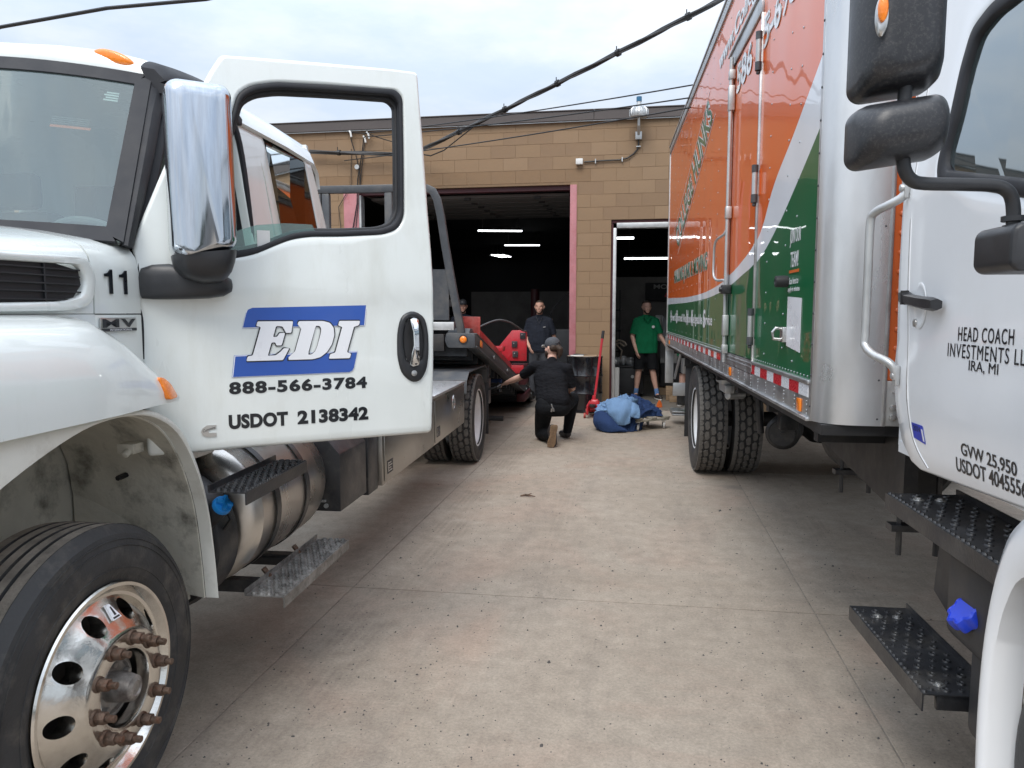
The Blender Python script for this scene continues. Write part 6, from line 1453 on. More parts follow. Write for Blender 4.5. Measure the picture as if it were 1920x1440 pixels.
b = MB(); b.rings([[Vector((.486 + .0085 * s * math.cos(a_), 1.470 - d, 2.122 + .024 * s * math.sin(a_))) for a_ in [2 * math.pi * k / 20 for k in range(20)]] for d, s in ((0, 1), (.008, .95), (.011, .6))]); part('lamp_lens', b, 'amber', lp, smooth=50)
b = MB(); b.tube(smooth_pl([(.553, 1.53, 2.03), (.553, 1.53, 1.96)], 3), .0125, 12); b.tube(smooth_pl([(.556, 1.53, 1.90), (.556, 1.53, 1.870), (.561, 1.53, 1.845), (.577, 1.535, 1.829), (.603, 1.54, 1.824), (.67, 1.545, 1.822), (.73, 1.55, 1.819), (.752, 1.55, 1.810), (.763, 1.552, 1.795), (.768, 1.553, 1.770), (.769, 1.553, 1.745)], 4), .0125, 14); arm = part('mirror_arm', b, 'plastic_black', box)
b = MB(); b.cyl((.769, 1.553, 1.762), (.769, 1.553, 1.752), .021, n=16); b.cyl((.769, 1.553, 1.745), (.769, 1.553, 1.735), .018, n=16); part('arm_collar', b, 'plastic_black', arm)
b = MB(); b.rings([[Vector((x, y, z)) for x, z in rrect(.738, .92, 1.655, 1.745, .022)] for y in (1.49, 1.50, 1.62, 1.64)]); b.rings([[Vector((x, 1.56 + (x - .85) * 0, z)) for z in (1.66, 1.73)] for x in (.85, .86)], closed=False, caps=False) if False else None
part('arm_base', b, 'plastic_black', arm, bevel=.008, smooth=45)
b = MB(); b.box(.90, 1.02, 1.50, 1.66, 1.66, 1.74); part('arm_mount', b, 'plastic_black', arm, bevel=.01)
# steps, step carrier, fluid tank with blue cap, fender
def stepM(z, y0, y1, x0, x1, label): 
    # mirror of the tow truck's step: lip on the low-x side
    b = MB(); t = .004
    b.box(x0, x1, y0, y1, z - t, z); b.box(x0 - .001, x0 + t, y0 + .0006, y1 - .0006, z - .055, z + .0008); b.box(x1 - t, x1 + .001, y0 + .0006, y1 - .0006, z + .0004, z + .02)
    o = part('step', b, 'steel_black', box, smooth=0, label=label); c = MB()
    n = int((y1 - y0) / .05)
    for i in range(n):
        for k in range(4):
            x = x0 + .035 + (x1 - x0 - .05) * (k + .5 * (i % 2)) / 3.7; y = y0 + .03 + i * .05
            if x > x1 - .016 or y > y1 - .015: continue
            r = .012 if (i + k) % 2 else .008
            c.rings([[Vector((x + r * s * math.cos(a_), y + r * s * 1.1 * math.sin(a_), z + h)) for a_ in [2 * math.pi * q / 10 for q in range(10)]] for s, h in ((1.15, .0), (.95, .005), (.65, .005), (.5, .001))])
    for i in range(int((y1 - y0) / .03)):
        y = y0 + .016 + i * .03; c.rings([[Vector((x0 + .010 + .008 * s * math.cos(a_), y + .010 * s * math.sin(a_), z + h)) for a_ in [2 * math.pi * q / 8 for q in range(8)]] for s, h in ((1, 0), (.6, .006))])
    part('grip_cups', c, 'steel_black', o, smooth=40, stuff=True)
    for x, y in ((x0 + .07, y0 + .06), (x0 + .07, y1 - .10), (x0 + .14, y1 - .10)):
        b = MB(); b.cyl((x, y, z), (x, y, z + .004), .018, n=16); b.cyl((x, y, z + .004), (x, y, z + .010), .010, n=6); part('step_bolt', b, 'badge_silver', o, bevel=.001)
stepM(.44, 2.27, 2.95, .955, 1.165, 'lower black grip step'); stepM(.945, 1.85, 2.72, .985, 1.22, 'upper black grip step under the cab door')
b = MB(); b.box(1.0, 1.14, 2.28, 2.30, .385, .432); part('step_hanger', b, 'steel_black', box, bevel=.003)
b = MB(); b.prism([(2.72, .93), (2.69, .82), (2.72, .60), (2.60, .56), (2.42, .56), (2.34, .44), (2.30, .30), (2.18, .28), (1.98, .35), (1.9, .93)], lambda v, z, d: Vector((1.16 + d, v, z)), 0, .02); cr_ = part('step_carrier', b, 'plastic_plain', box, bevel=.004)
b = MB(); b.rings([[Vector((x, y, z)) for x, z in rrect(1.06, 1.40, .33, .72, .06)] for y in (1.75, 2.22)]); b.rings([[Vector((x, y, z)) for x, z in rrect(1.03, 1.20, .60, .90, .05)] for y in (2.06, 2.32)]); ft2 = part('fluid_tank', b, 'plastic_plain', box, bevel=.006)
b = MB(); c0 = Vector((1.045, 2.19, .715)); ax_ = Vector((-.62, .02, .62)).normalized(); b.cyl(c0 - ax_ * .06, c0 + ax_ * .0, .037, n=24); b.cyl(c0 - ax_ * .012, c0 - ax_ * .006, .045, n=24); part('filler_neck', b, 'plastic_black', ft2)
b = MB(); a1_ = ax_.orthogonal().normalized(); a2_ = ax_.cross(a1_)
b.rings([[c0 + ax_ * h + (a1_ * math.cos(a_) + a2_ * math.sin(a_)) * (.056 + .005 * math.cos(8 * a_)) * s for a_ in [2 * math.pi * q / 64 for q in range(64)]] for h, s in ((.0, .98), (.006, 1), (.026, 1), (.036, .95), (.040, .82), (.037, .78))]); part('filler_cap', b, 'blue_cap_deep', ft2, smooth=40)
b = MB(); b.box(1.155, 1.158, 1.99, 2.06, .52, .66); lb2 = part('warning_label', b, 'vinyl_white', cr_, smooth=0)
b = MB(); b.box(1.152, 1.1548, 1.99, 2.06, .64, .66); b.box(1.152, 1.1548, 1.99, 2.06, .595, .605); part('label_band', b, 'vinyl_orange', lb2, smooth=0)
# fender arch: white lip curving down beside the steps, speckled liner behind
fo = smooth_pl([(.85, 1.04), (1.2, 1.20), (1.5, 1.225), (1.72, 1.18), (1.842, 1.09), (1.893, 1.0), (1.925, .887), (1.946, .75), (1.953, .576), (1.945, .407), (1.92, .25)], 4)
fi = smooth_pl([(.95, .85), (1.2, 1.0), (1.45, 1.04), (1.65, 1.02), (1.795, .97), (1.855, .88), (1.882, .79), (1.893, .70), (1.898, .573), (1.893, .42), (1.875, .27)], 4)
b = MB(); b.rings([[Vector((x, p[0] * (1 - t) + q[0] * t, p[1] * (1 - t) + q[1] * t)) for x, t in ((.985, 0), (.955, .12), (.945, .4), (.945, .8), (.955, 1), (1.03, 1), (1.03, 0))] for p, q in zip(fo, fi)]); fe = part('fender', b, 'paint_white_clean', box, smooth=50)
b = MB(); b.rings([[Vector((x, p[0] - .0 * k, p[1])) for k, x in enumerate((1.032, 1.15, 1.5))] for p in fi], closed=False, caps=False); b.solidify(.006); part('wheel_liner', b, 'liner', fe, smooth=50)
b = MB(); b.rings([[Vector((x, y, z)) for x, z in ((1.03, 1.06), (1.03, 1.22), (1.10, 1.45), (1.6, 1.6), (2.6, 1.6), (3.1, 1.45), (3.17, 1.22), (3.17, 1.06))] for y in (.6, 1.2, 1.85)], caps=True); part('hood', b, 'paint_white_clean', box, smooth=50)
# ================================================================== RED TOWING GEAR ON THE BED
# (a piece of machinery standing on the tilted bed)
rg = thing('red_wheel_lift', 'red steel machine frame with gusset plates standing on the tilted truck bed', 'machine', (-1.6, 9.0, .95), frame=TR)
def Fv(v0): return lambda x, z, d: Vector((x, v0 + d, z))
b = MB(); b.prism([(-1.505, 1.535), (-1.29, 1.53), (-1.293, 1.42), (-1.293, 1.30), (-1.38, 1.30), (-1.47, 1.40), (-1.495, 1.46)], Fv(7.6), 0, .02); gp = part('gusset_plate', b, 'red_scraped', rg, bevel=.003, label='scraped red gusset plate at the front')
b = MB(); b.prism([(-1.585, 1.045), (-1.364, 1.312), (-1.185, 1.318), (-1.145, 1.290), (-1.150, .866), (-1.46, .866)], Fv(10.8), 0, .02); pl_ = part('side_plate', b, 'red_paint', rg, bevel=.003)
for x, z in ((-1.205, 1.235), (-1.325, 1.11), (-1.315, .965)):
    b = MB(); b.box(x - .04, x + .04, 10.775, 10.798, z - .045, z + .045); q = part('mount_plate', b, 'steel_black', pl_, bevel=.003)
    b = MB(); b.cyl((x - .01, 10.775, z + .015), (x - .01, 10.765, z + .015), .009, n=8); part('bolt', b, 'badge_silver', q)
b = MB(); b.box(-1.50, -1.44, 7.62, 10.9, 0, .07, lambda p: Vector((p.x, p.y, p.z + 1.40 - (p.y - 7.6) * .185))); b.box(-1.40, -1.32, 7.62, 10.4, .0, .10, lambda p: Vector((p.x, p.y, p.z + 1.33 - (p.y - 7.6) * .205))); part('long_beam', b, 'red_paint', rg, bevel=.004)
b = MB(); b.box(-3.2, -1.35, 9.5, 9.6, 1.02, 1.10); b.box(-3.2, -1.2, 10.83, 10.93, .68, .80); b.box(-1.55, -1.3, 9.35, 9.6, 1.08, 1.14); part('cross_beam', b, 'red_paint', rg, bevel=.004)
b = MB(); b.box(-1.42, -1.18, 10.95, 11.3, .50, .80); b.box(-1.38, -1.25, 11.5, 12.4, .18, .30); part('lower_bracket', b, 'dark_red', rg, bevel=.008)
b = MB(); b.tube(smooth_pl([(-1.74, 9.3, 1.27), (-1.62, 9.4, 1.38), (-1.41, 9.5, 1.472), (-1.27, 9.6, 1.458), (-1.175, 9.8, 1.39), (-1.15, 10.2, 1.33), (-1.16, 10.8, 1.30)], 4), .012, 8); part('hose', b, 'cable_grey', rg)

# ================================================================== YARD OBJECTS (world frame)
# oil drum
dr = thing('oil_drum', 'glossy black steel drum standing against the block pier', 'drum', (-0.84, 11.86, 0))
c = (-0.84, 11.86, 0)
pr = [(.0001, .012), (.27, .012), (.285, .0), (.29, .012), (.283, .03)]
for z0 in (.06,): pr += [(.283, z0)]
for zc in (.30, .58): pr += [(.283, zc - .03), (.292, zc - .012), (.295, zc), (.292, zc + .012), (.283, zc + .03)]
pr += [(.283, .85), (.290, .868), (.291, .88), (.284, .885), (.280, .872), (.0001, .870)]
b = MB(); b.lathe(pr, c, (0, 0, 1), 56); part('drum_body', b, 'drum_black', dr, smooth=50)
b = MB(); b.cyl((-.84, 11.86, .871), (-.84, 11.86, .887), .272, n=40); lid = part('lid', b, 'drum_lid', dr)
for x, y, w_, l_, m_, a_ in ((-.95, 11.70, .10, .03, 'card_white', .3), (-.74, 11.72, .12, .035, 'wood', -.2), (-.90, 11.9, .05, .2, 'clutter_dark', .5)):
    b = MB(); b.box(-w_, w_, -l_, l_, .888, .906, lambda p: Vector((x + p.x * math.cos(a_) - p.y * math.sin(a_), y + p.x * math.sin(a_) + p.y * math.cos(a_), p.z)))
    solo('scrap', b, m_, {'card_white': 'thin white offcut lying on the black drum lid', 'wood': 'short wooden offcut lying on the black drum lid', 'clutter_dark': 'dark rag lying on the black drum lid'}[m_], 'offcut', (x, y, .888), bevel=.004)
# red floor jack with its long handle up
jk = thing('floor_jack', 'red trolley jack with a long upright handle between drum and blankets', 'jack', (-0.66, 11.35, 0))
b = MB(); b.tube([(-.66, 11.42, .20), (-.62, 11.5, .55), (-.575, 11.57, .98), (-.55, 11.61, 1.20)], .019, 10); part('handle', b, 'red_paint', jk)
b = MB(); b.cyl((-.553, 11.605, 1.17), (-.540, 11.625, 1.29), .023, n=10); part('grip', b, 'rubber', jk)
b = MB(); b.box(-.75, -.72, 11.0, 11.55, .05, .20); b.box(-.60, -.57, 11.0, 11.55, .05, .20); b.box(-.74, -.58, 11.30, 11.52, .06, .22); b.box(-.70, -.62, 11.05, 11.35, .12, .17); part('jack_frame', b, 'red_paint', jk, bevel=.012)
b = MB(); b.cyl((-.70, 11.42, .20), (-.60, 11.42, .20), .05, n=14); b.cyl((-.66, 11.42, .12), (-.66, 11.43, .30), .03, n=12); part('pump', b, 'red_paint', jk, bevel=.004)
b = MB(); b.cyl((-.66, 11.05, .17), (-.66, 11.05, .21), .05, n=16); part('saddle', b, 'steel_black', jk, bevel=.003)
for x in (-.79, -.56):
    for y, r in ((11.05, .04), (11.5, .045)):
        b = MB(); b.cyl((x, y, r), (x + .03, y, r), r, n=18); part('wheel', b, 'red_scraped', jk, bevel=.004)
# furniture dolly
fd = thing('furniture_dolly', 'small wooden platform dolly with grey castors half under the blankets', 'dolly', (0.10, 10.25, 0))
an = R(38)
def TD(p): return Vector((.10 + p.x * math.cos(an) - p.y * math.sin(an), 10.25 + p.x * math.sin(an) + p.y * math.cos(an), p.z))
for y0 in (-.21, .14):
    b = MB(); b.box(-.30, .26, y0, y0 + .07, .122, .148, TD); part('side_board', b, 'wood_grey', fd, bevel=.003)
for x0 in (-.30, .17, -.06):
    b = MB(); b.box(x0, x0 + .10, -.215, .215, .149, .172, TD); part('end_board', b, 'wood_grey', fd, bevel=.003)
for x, y in ((.19, -.17), (.19, .17), (-.25, -.17), (-.25, .17)):
    b = MB(); q = TD(Vector((x, y, .048))); b.cyl(q + Vector((-.014, .0, 0)), q + Vector((.014, .003, 0)), .048, n=22); w_ = part('castor_wheel', b, 'hub_grey', fd, bevel=.006)
    b = MB(); b.cyl(q + Vector((-.0145, 0, 0)), q + Vector((.0145, .003, 0)), .036, n=18); part('castor_tyre', b, 'clutter_dark', w_)
    b = MB()
    for e in (-.022, .018): b.box(q.x + e, q.x + e + .004, q.y - .014, q.y + .014, .04, .118)
    b.box(q.x - .03, q.x + .03, q.y - .03, q.y + .03, .112, .121); part('castor_fork', b, 'galvanised', w_, smooth=0)
# crumpled moving blankets
from mathutils import noise as mn
def heap(name, m, label, base, rx, ry, h, seed, tilt=0.0, folds=5.0, amp=.10, bind=False):
    b = MB(); nu, nv = 150, 54; Vv = []
    for j in range(nv + 1):
        t = j / nv; row = []
        for i in range(nu):
            a_ = 2 * math.pi * i / nu
            ca, sa = math.cos(a_), math.sin(a_)
            w1 = mn.noise(Vector((ca * 1.4 + seed, sa * 1.4, t * 1.6))); w2 = mn.noise(Vector((ca * 2.6, sa * 2.6 + seed, t * 2.2 + 7)))
            # rolling pleats: ridges that run down and across the pile
            ridge = 1 - abs(math.sin(folds * a_ * .5 + 3.2 * w1 + 2.4 * t + seed)); ridge = ridge ** 2
            r2 = 1 - abs(math.sin(5.5 * t + 4 * w2 + 1.5 * a_ + seed)); r2 = r2 ** 2.5
            prof = math.cos(t * math.pi / 2) ** .55
            k = prof * (1 + .16 * w1) + amp * (ridge - .35) * prof + amp * .5 * (r2 - .3) * prof
            z = h * (math.sin(t * math.pi / 2) ** .85) * (1 + tilt * ca * k) + h * .22 * (ridge - .3) * t * (1 - .3 * t) + h * .16 * (r2 - .3) * t + h * .12 * w2 * t
            row.append(Vector((base[0] + rx * k * ca, base[1] + ry * k * sa, base[2] + max(z, .004))))
        Vv.append(row)
    b.rings(Vv)
    return solo(name, b, m, label, 'blanket', base, group='quilted moving blankets thrown in a heap', smooth=180)
heap('moving_blanket', 'quilt_navy', 'navy quilted moving blanket spread out underneath, reaching the ground', (-0.24, 10.08, 0.0), .33, .27, .22, 3.1, tilt=-.15, folds=4, amp=.16)
heap('moving_blanket', 'quilt_navy', 'navy quilted moving blanket bunched on the dolly beside the pale one', (0.03, 10.32, 0.17), .27, .22, .21, 8.3, tilt=-.40, folds=5, amp=.2)
heap('moving_blanket', 'quilt_light', 'pale blue quilted moving blanket crumpled on top of the pile', (-0.27, 10.12, 0.13), .29, .24, .27, 5.7, tilt=.22, folds=6, amp=.24)
def sheet(label, m, pts, binding=True):
    """a flap given by a grid of control points, waved and thickened, with a stitched dark edge"""
    n = len(pts); mcol = len(pts[0])
    cols = [smooth_pl([tuple(p) for p in row], 6) for row in pts]
    rows = [smooth_pl([cols[r][c] for r in range(n)], 6) for c in range(len(cols[0]))]
    G = [[Vector(rows[c][r]) + Vector((0, .010 * math.sin(c * .7 + r * .33), .005 * math.sin(c * .5 + r * .6))) for c in range(len(rows))] for r in range(len(rows[0]))]
    b = MB(); b.rings(G, closed=False, caps=False); b.solidify(.014)
    ro = thing('moving_blanket', label, 'blanket', pts[-1][0], group='quilted moving blankets thrown in a heap')
    part('flap', b, m, ro, smooth=180)
    e_ = [g[0] for g in G] + G[-1][1:] + [g[-1] for g in G[::-1]][1:]
    b = MB(); b.tube([p + Vector((0, -.004, -.002)) for p in e_], .0075, 6); part('binding', b, 'quilt_navy', ro)
sheet('pale blue blanket with a broad rounded fold hanging down the front of the pile', 'quilt_light',
      [[(-.42, 10.02, .36), (-.30, 10.0, .43), (-.17, 9.98, .42), (-.06, 9.98, .37)], [(-.38, 9.86, .26), (-.29, 9.80, .30), (-.18, 9.80, .31), (-.08, 9.84, .29)], [(-.33, 9.84, .19), (-.27, 9.77, .19), (-.18, 9.77, .18), (-.09, 9.81, .19)], [(-.28, 9.84, .13), (-.24, 9.79, .105), (-.17, 9.79, .10), (-.10, 9.82, .13)]])
sheet('pale blue blanket corner hanging squarely beside the navy bundle', 'quilt_light',
      [[(-.10, 9.98, .38), (-.03, 9.97, .36), (.01, 10.0, .33)], [(-.09, 9.85, .29), (-.03, 9.83, .28), (.03, 9.86, .26)], [(-.10, 9.83, .21), (-.04, 9.81, .20), (.03, 9.84, .19)]])
sheet('navy blanket with a loose open fold at the left foot of the pile', 'quilt_navy',
      [[(-.56, 9.98, .22), (-.46, 9.90, .26), (-.36, 9.88, .22), (-.28, 9.9, .16)], [(-.57, 9.90, .12), (-.48, 9.78, .15), (-.36, 9.74, .12), (-.22, 9.78, .08)], [(-.52, 9.88, .03), (-.44, 9.77, .02), (-.30, 9.72, .02), (-.12, 9.76, .03)]])
# doorway things
b = MB(); b.lathe([(.03, .005), (.066, .005), (.066, .62), (.03, .62), (.03, .6)], (-.385, 13.0, 0), (0, 0, 1), 24); solo('paper_roll', b, 'card_white', 'tall white roll standing on end inside the small doorway', 'roll', (-.385, 13.0, 0))
cab_ = thing('storage_box', 'dark storage box just inside the small doorway under clear plastic bags', 'box', (-0.05, 14.2, 0))
b = MB(); b.box(-.48, .10, 14.0, 14.5, .06, .55); part('box_body', b, 'clutter_dark', cab_, bevel=.02)
b = MB(); b.box(-.50, .12, 13.98, 14.52, .552, .58); part('box_lid', b, 'clutter_dark', cab_, bevel=.01)
b = MB(); b.cyl((-.1, 13.999, .38), (-.1, 13.98, .38), .03, n=14); part('latch', b, 'galvanised', cab_)
b = MB()
for k in range(3):
    cx_, cz_ = -.42 + k * .14, .64 + .03 * (k % 2); rs = []
    for j in range(1, 8):
        t = math.pi * j / 8; rs.append([Vector((cx_ + .11 * math.sin(t) * math.cos(a_) * (1 + .35 * mn.noise(Vector((a_ * 2 + k, t * 3, k)))), 14.2 + .12 * math.sin(t) * math.sin(a_), cz_ + .09 * math.cos(t) * (1 + .3 * mn.noise(Vector((a_ * 3, t * 2, k + 4)))))) for a_ in [2 * math.pi * q / 20 for q in range(20)]])
    b.rings(rs)
solo('plastic_bag', b, 'stretch_film', 'crumpled clear plastic bags on the dark storage box', 'bag', (-.3, 14.2, .58))
b = MB(); b.box(-.06, .10, 13.96, 13.98, .53, .66, lambda p: Vector((p.x, p.y, p.z - (p.x) * .5))); solo('paper_sheet', b, 'card_white', 'white sheet of paper hanging over the storage box edge', 'paper', (0, 13.97, .6))
# shrink wrapped pallet to the right
pw = thing('wrapped_load', 'dark goods wrapped in clear stretch film beside the man in green', 'wrapped goods', (0.75, 14.8, 0))
b = MB(); b.box(.42, 1.3, 14.5, 15.3, .15, .98); part('goods', b, 'clutter_dark', pw, bevel=.03)
b = MB(); b.box(.40, 1.32, 14.48, 15.32, .60, 1.0); part('film', b, 'stretch_film', pw, bevel=.03)
b = MB(); b.cyl((.38, 14.6, 1.03), (.38, 14.6, 1.52), .065, n=20); part('film_roll', b, 'card_white', pw)
b = MB(); b.rings([[Vector((.44, 14.55, 1.50)), Vector((.46, 14.55, 1.50))], [Vector((.46, 14.5, 1.0)), Vector((.82, 14.5, 1.0))]], closed=False, caps=False); b.solidify(.004); part('film_sheet', b, 'stretch_film', pw, smooth=0)
b = MB(); b.box(.4, 1.35, 14.45, 15.35, .0, .13); part('pallet', b, 'wood', pw, smooth=0)
sh = thing('shelf_unit', 'dim shelf unit with hanging straps inside the doorway by the left jamb', 'shelf', (-.55, 14.8, 0))
b = MB()
for z in (.35, .8, 1.2, 1.6): b.box(-.78, -.35, 14.6, 15.2, z, z + .03)
for x in (-.78, -.38): b.box(x, x + .03, 14.6, 14.63, 0, 2.0)
part('shelf', b, 'clutter_dark', sh, smooth=0)
for k, (x, z, s, m_) in enumerate(((-.60, .83, .12, 'card_white'), (-.5, 1.23, .1, 'clutter_dark'), (-.66, 1.63, .14, 'clutter_dark'), (-.45, .38, .15, 'red_scraped'), (-.62, 1.23, .09, 'drum_lid'))):
    b = MB(); b.box(x - s / 2, x + s / 2, 14.62, 14.8, z, z + s * 1.3)
    solo('carton', b, m_, ('small pale carton on the shelf by the left jamb', 'black tin on the third shelf by the left jamb', 'wide black case on the top shelf by the left jamb', 'red case on the lowest shelf by the left jamb', 'brown tin beside the black one on the shelf')[k], 'carton', (x, 14.7, z), bevel=.008)
b = MB()
b.tube([(-.44, 14.1, 1.02), (-.36, 14.05, 1.06), (-.26, 14.05, 1.02), (-.22, 14.05, .96)], .018, 6); b.tube([(-.42, 14.1, .98), (-.34, 14.05, 1.0), (-.26, 14.05, .94)], .016, 6); b.tube([(-.42, 14.1, .98), (-.3, 14.08, .86), (-.33, 14.1, .7)], .012, 6)
solo('work_gloves', b, 'drum_lid', 'worn work gloves hanging inside the left edge of the small doorway', 'gloves', (-.35, 14.1, .9))
b = MB(); b.box(.55, .72, 13.3, 13.45, 0, .10); b.box(.50, .66, 13.55, 13.7, 0, .25); solo('wood_block', b, 'wood', 'stacked wooden blocks on the floor behind the moving truck bumper', 'wood blocks', (.6, 13.5, 0), bevel=.004)
b = MB(); b.box(.30, .75, 12.65, 12.9, 0.0, .03); b.box(.33, .44, 12.5, 12.62, 0, .10); solo('floor_scrap', b, 'orange_paint', 'small orange scrap on the ground by the truck bumper', 'scrap', (.4, 12.6, 0)) if False else None
b = MB(); b.rings([[Vector((.36 + .05 * math.cos(a_) * s, 12.55 + .05 * math.sin(a_) * s, z)) for a_ in [2 * math.pi * q / 4 for q in range(4)]] for s, z in ((1, 0), (.8, .06), (.2, .12))]); solo('orange_scrap', b, 'orange_paint', 'small orange plastic scrap on the ground by the truck bumper', 'scrap', (.36, 12.55, 0))
# garage interior clutter
b = MB(); b.box(-1.62, -1.18, 14.3, 15.2, 0, 1.25); solo('tool_chest', b, 'clutter_dark', 'tall black tool chest inside the garage behind the right jamb', 'tool chest', (-1.4, 14.7, 0), bevel=.02)
b = MB(); b.cyl((-2.35, 17.0, 0), (-2.35, 17.0, 2.1), .10, n=14); b.box(-2.5, -2.2, 16.9, 17.1, 0, .05); solo('lift_post', b, 'dark_red', 'dark red lift column standing inside the garage', 'lift post', (-2.35, 17, 0))
b = MB(); b.tube(smooth_pl([(-1.15, 14.0, 1.95), (-1.35, 14.0, 1.90), (-1.55, 14.0, 1.70), (-1.68, 14.0, 1.45), (-1.72, 14.0, 1.25)], 4), .014, 6); solo('air_hose', b, 'cable_black', 'black air hose arching down beside the tool chest', 'hose', (-1.4, 14, 1.5))
b = MB(); b.box(-6.8, -4.3, 17.5, 18.3, 0, .9); b.box(-6.2, -5.7, 18.0, 18.3, .9, 1.8); b.box(-4.9, -4.5, 17.6, 18.2, .9, 1.5); solo('workbench', b, 'clutter_dark', 'cluttered dark workbench deep inside the garage', 'workbench', (-5.5, 18, 0), bevel=.01)
b = MB(); b.box(-4.45, -4.10, 16.0, 16.03, 1.95, 2.25); b.box(-4.25, -4.05, 16.0, 16.03, 1.7, 1.85); solo('notice_board', b, 'shop_white', 'pale notices in the dark at the left of the garage', 'notice', (-4.25, 16, 1.7))

# ================================================================== PEOPLE
def blob(chains, vox=.011, smooth=6, flat=()):
    b = MB()
    for ch in chains:
        for i, (p, r) in enumerate(ch):
            b.ball(p, r * 1.0, 14, 9)
        for (p, r), (q, s) in zip(ch, ch[1:]):
            if (Vector(p) - Vector(q)).length > 1e-4: b.cyl(p, q, r, s, 14)
    me = b.mesh(0, 0); o = bpy.data.objects.new('t', me); C.objects.link(o)
    m = o.modifiers.new('r', 'REMESH'); m.mode = 'VOXEL'; m.voxel_size = vox
    s = o.modifiers.new('s', 'SMOOTH'); s.factor = .5; s.iterations = smooth
    dg = bpy.context.evaluated_depsgraph_get(); me2 = bpy.data.meshes.new_from_object(o.evaluated_get(dg)); bpy.data.objects.remove(o)
    me2.shade_smooth(); me2.materials.clear(); return me2
def head_chains(c, f, up, s=1.0):
    """skull, jaw, nose, brow and ears; f = facing, up = crown"""
    c, f, up = Vector(c), Vector(f).normalized(), Vector(up).normalized(); r = f.cross(up).normalized()
    P = lambda a, b_, d: c + f * a * s + up * b_ * s + r * d * s
    ch = [[(P(-.022, .035, 0), .078 * s), (P(.012, .040, 0), .076 * s)], [(P(.024, -.035, 0), .060 * s), (P(.046, -.072, 0), .040 * s)], [(P(.0, -.02, .02), .058 * s), (P(.0, -.02, -.02), .058 * s)],
          [(P(.086, .015, 0), .009 * s), (P(.098, -.018, 0), .011 * s)], [(P(.078, .030, .035), .012 * s), (P(.082, .032, 0), .010 * s), (P(.078, .030, -.035), .012 * s)],
          [(P(.076, -.048, .016), .011 * s), (P(.080, -.048, -.016), .011 * s)], [(P(.058, -.088, 0), .022 * s), (P(.034, -.085, 0), .034 * s)], [(P(.06, -.012, .038), .026 * s)], [(P(.06, -.012, -.038), .026 * s)]]
    for k in (-1, 1): ch.append([(P(-.006, .018, .082 * k), .012 * s), (P(-.012, .0, .086 * k), .013 * s), (P(-.006, -.018, .080 * k), .009 * s)])
    return ch, P
def hand_chains(wr, d, palm, s=1.0, curl=.5):
    """five separate bent fingers on a flat palm; d = hand direction, palm = way the palm looks"""
    wr, d, palm = Vector(wr), Vector(d).normalized(), Vector(palm).normalized(); sd = d.cross(palm).normalized()
    ch = []
    for k in range(4):
        o = (k - 1.5) * .019 * s; L_ = (.075, .085, .08, .062)[k] * s
        a0 = wr + d * .075 * s + sd * o; a1 = a0 + (d * (1 - curl * .3) + palm * curl * .5 + sd * o * 2).normalized() * L_ * .5; a2 = a1 + (d * (1 - curl * .8) + palm * curl).normalized() * L_ * .45
        ch.append([(wr + d * .015 * s + sd * o * .7, .014 * s), (a0, .0105 * s), (a1, .009 * s), (a2, .0075 * s)])
    b0 = wr + d * .02 * s + sd * -.026 * s; b1 = b0 + (d * .6 + sd * -.7 + palm * .3).normalized() * .04 * s; b2 = b1 + (d * .9 + palm * .5).normalized() * .03 * s
    ch.append([(b0, .014 * s), (b1, .011 * s), (b2, .009 * s)])
    return ch
def eyes(P, s, root):
    b = MB()
    for k in (-1, 1): b.ball(P(.079, .012, .030 * k), .0065 * s, 8, 6, (1, 1, .6))
    part('eyes', b, 'ink_black', root)
    b = MB()
    for k in (-1, 1): b.tube([P(.086, .036, .018 * k), P(.089, .040, .034 * k), P(.076, .036, .052 * k)], .003 * s, 5)
    part('eyebrows', b, 'hair', root)
    b = MB(); b.tube([P(.089, -.048, .020), P(.093, -.050, 0), P(.089, -.048, -.020)], .0035 * s, 5); part('lips', b, 'skin', root)
def cap_of_hair(P, s, root, m='hair', vox=.009, low=0.0, front=.03):
    ch = [[(P(-.032, .045, 0), .078 * s), (P(.004 + front * .2, .062, 0), .067 * s)], [(P(-.048, .0 + low, .025), .057 * s), (P(-.048, .0 + low, -.025), .057 * s)]]
    part('hair', blob(ch, vox, 3), m, root)
V = Vector
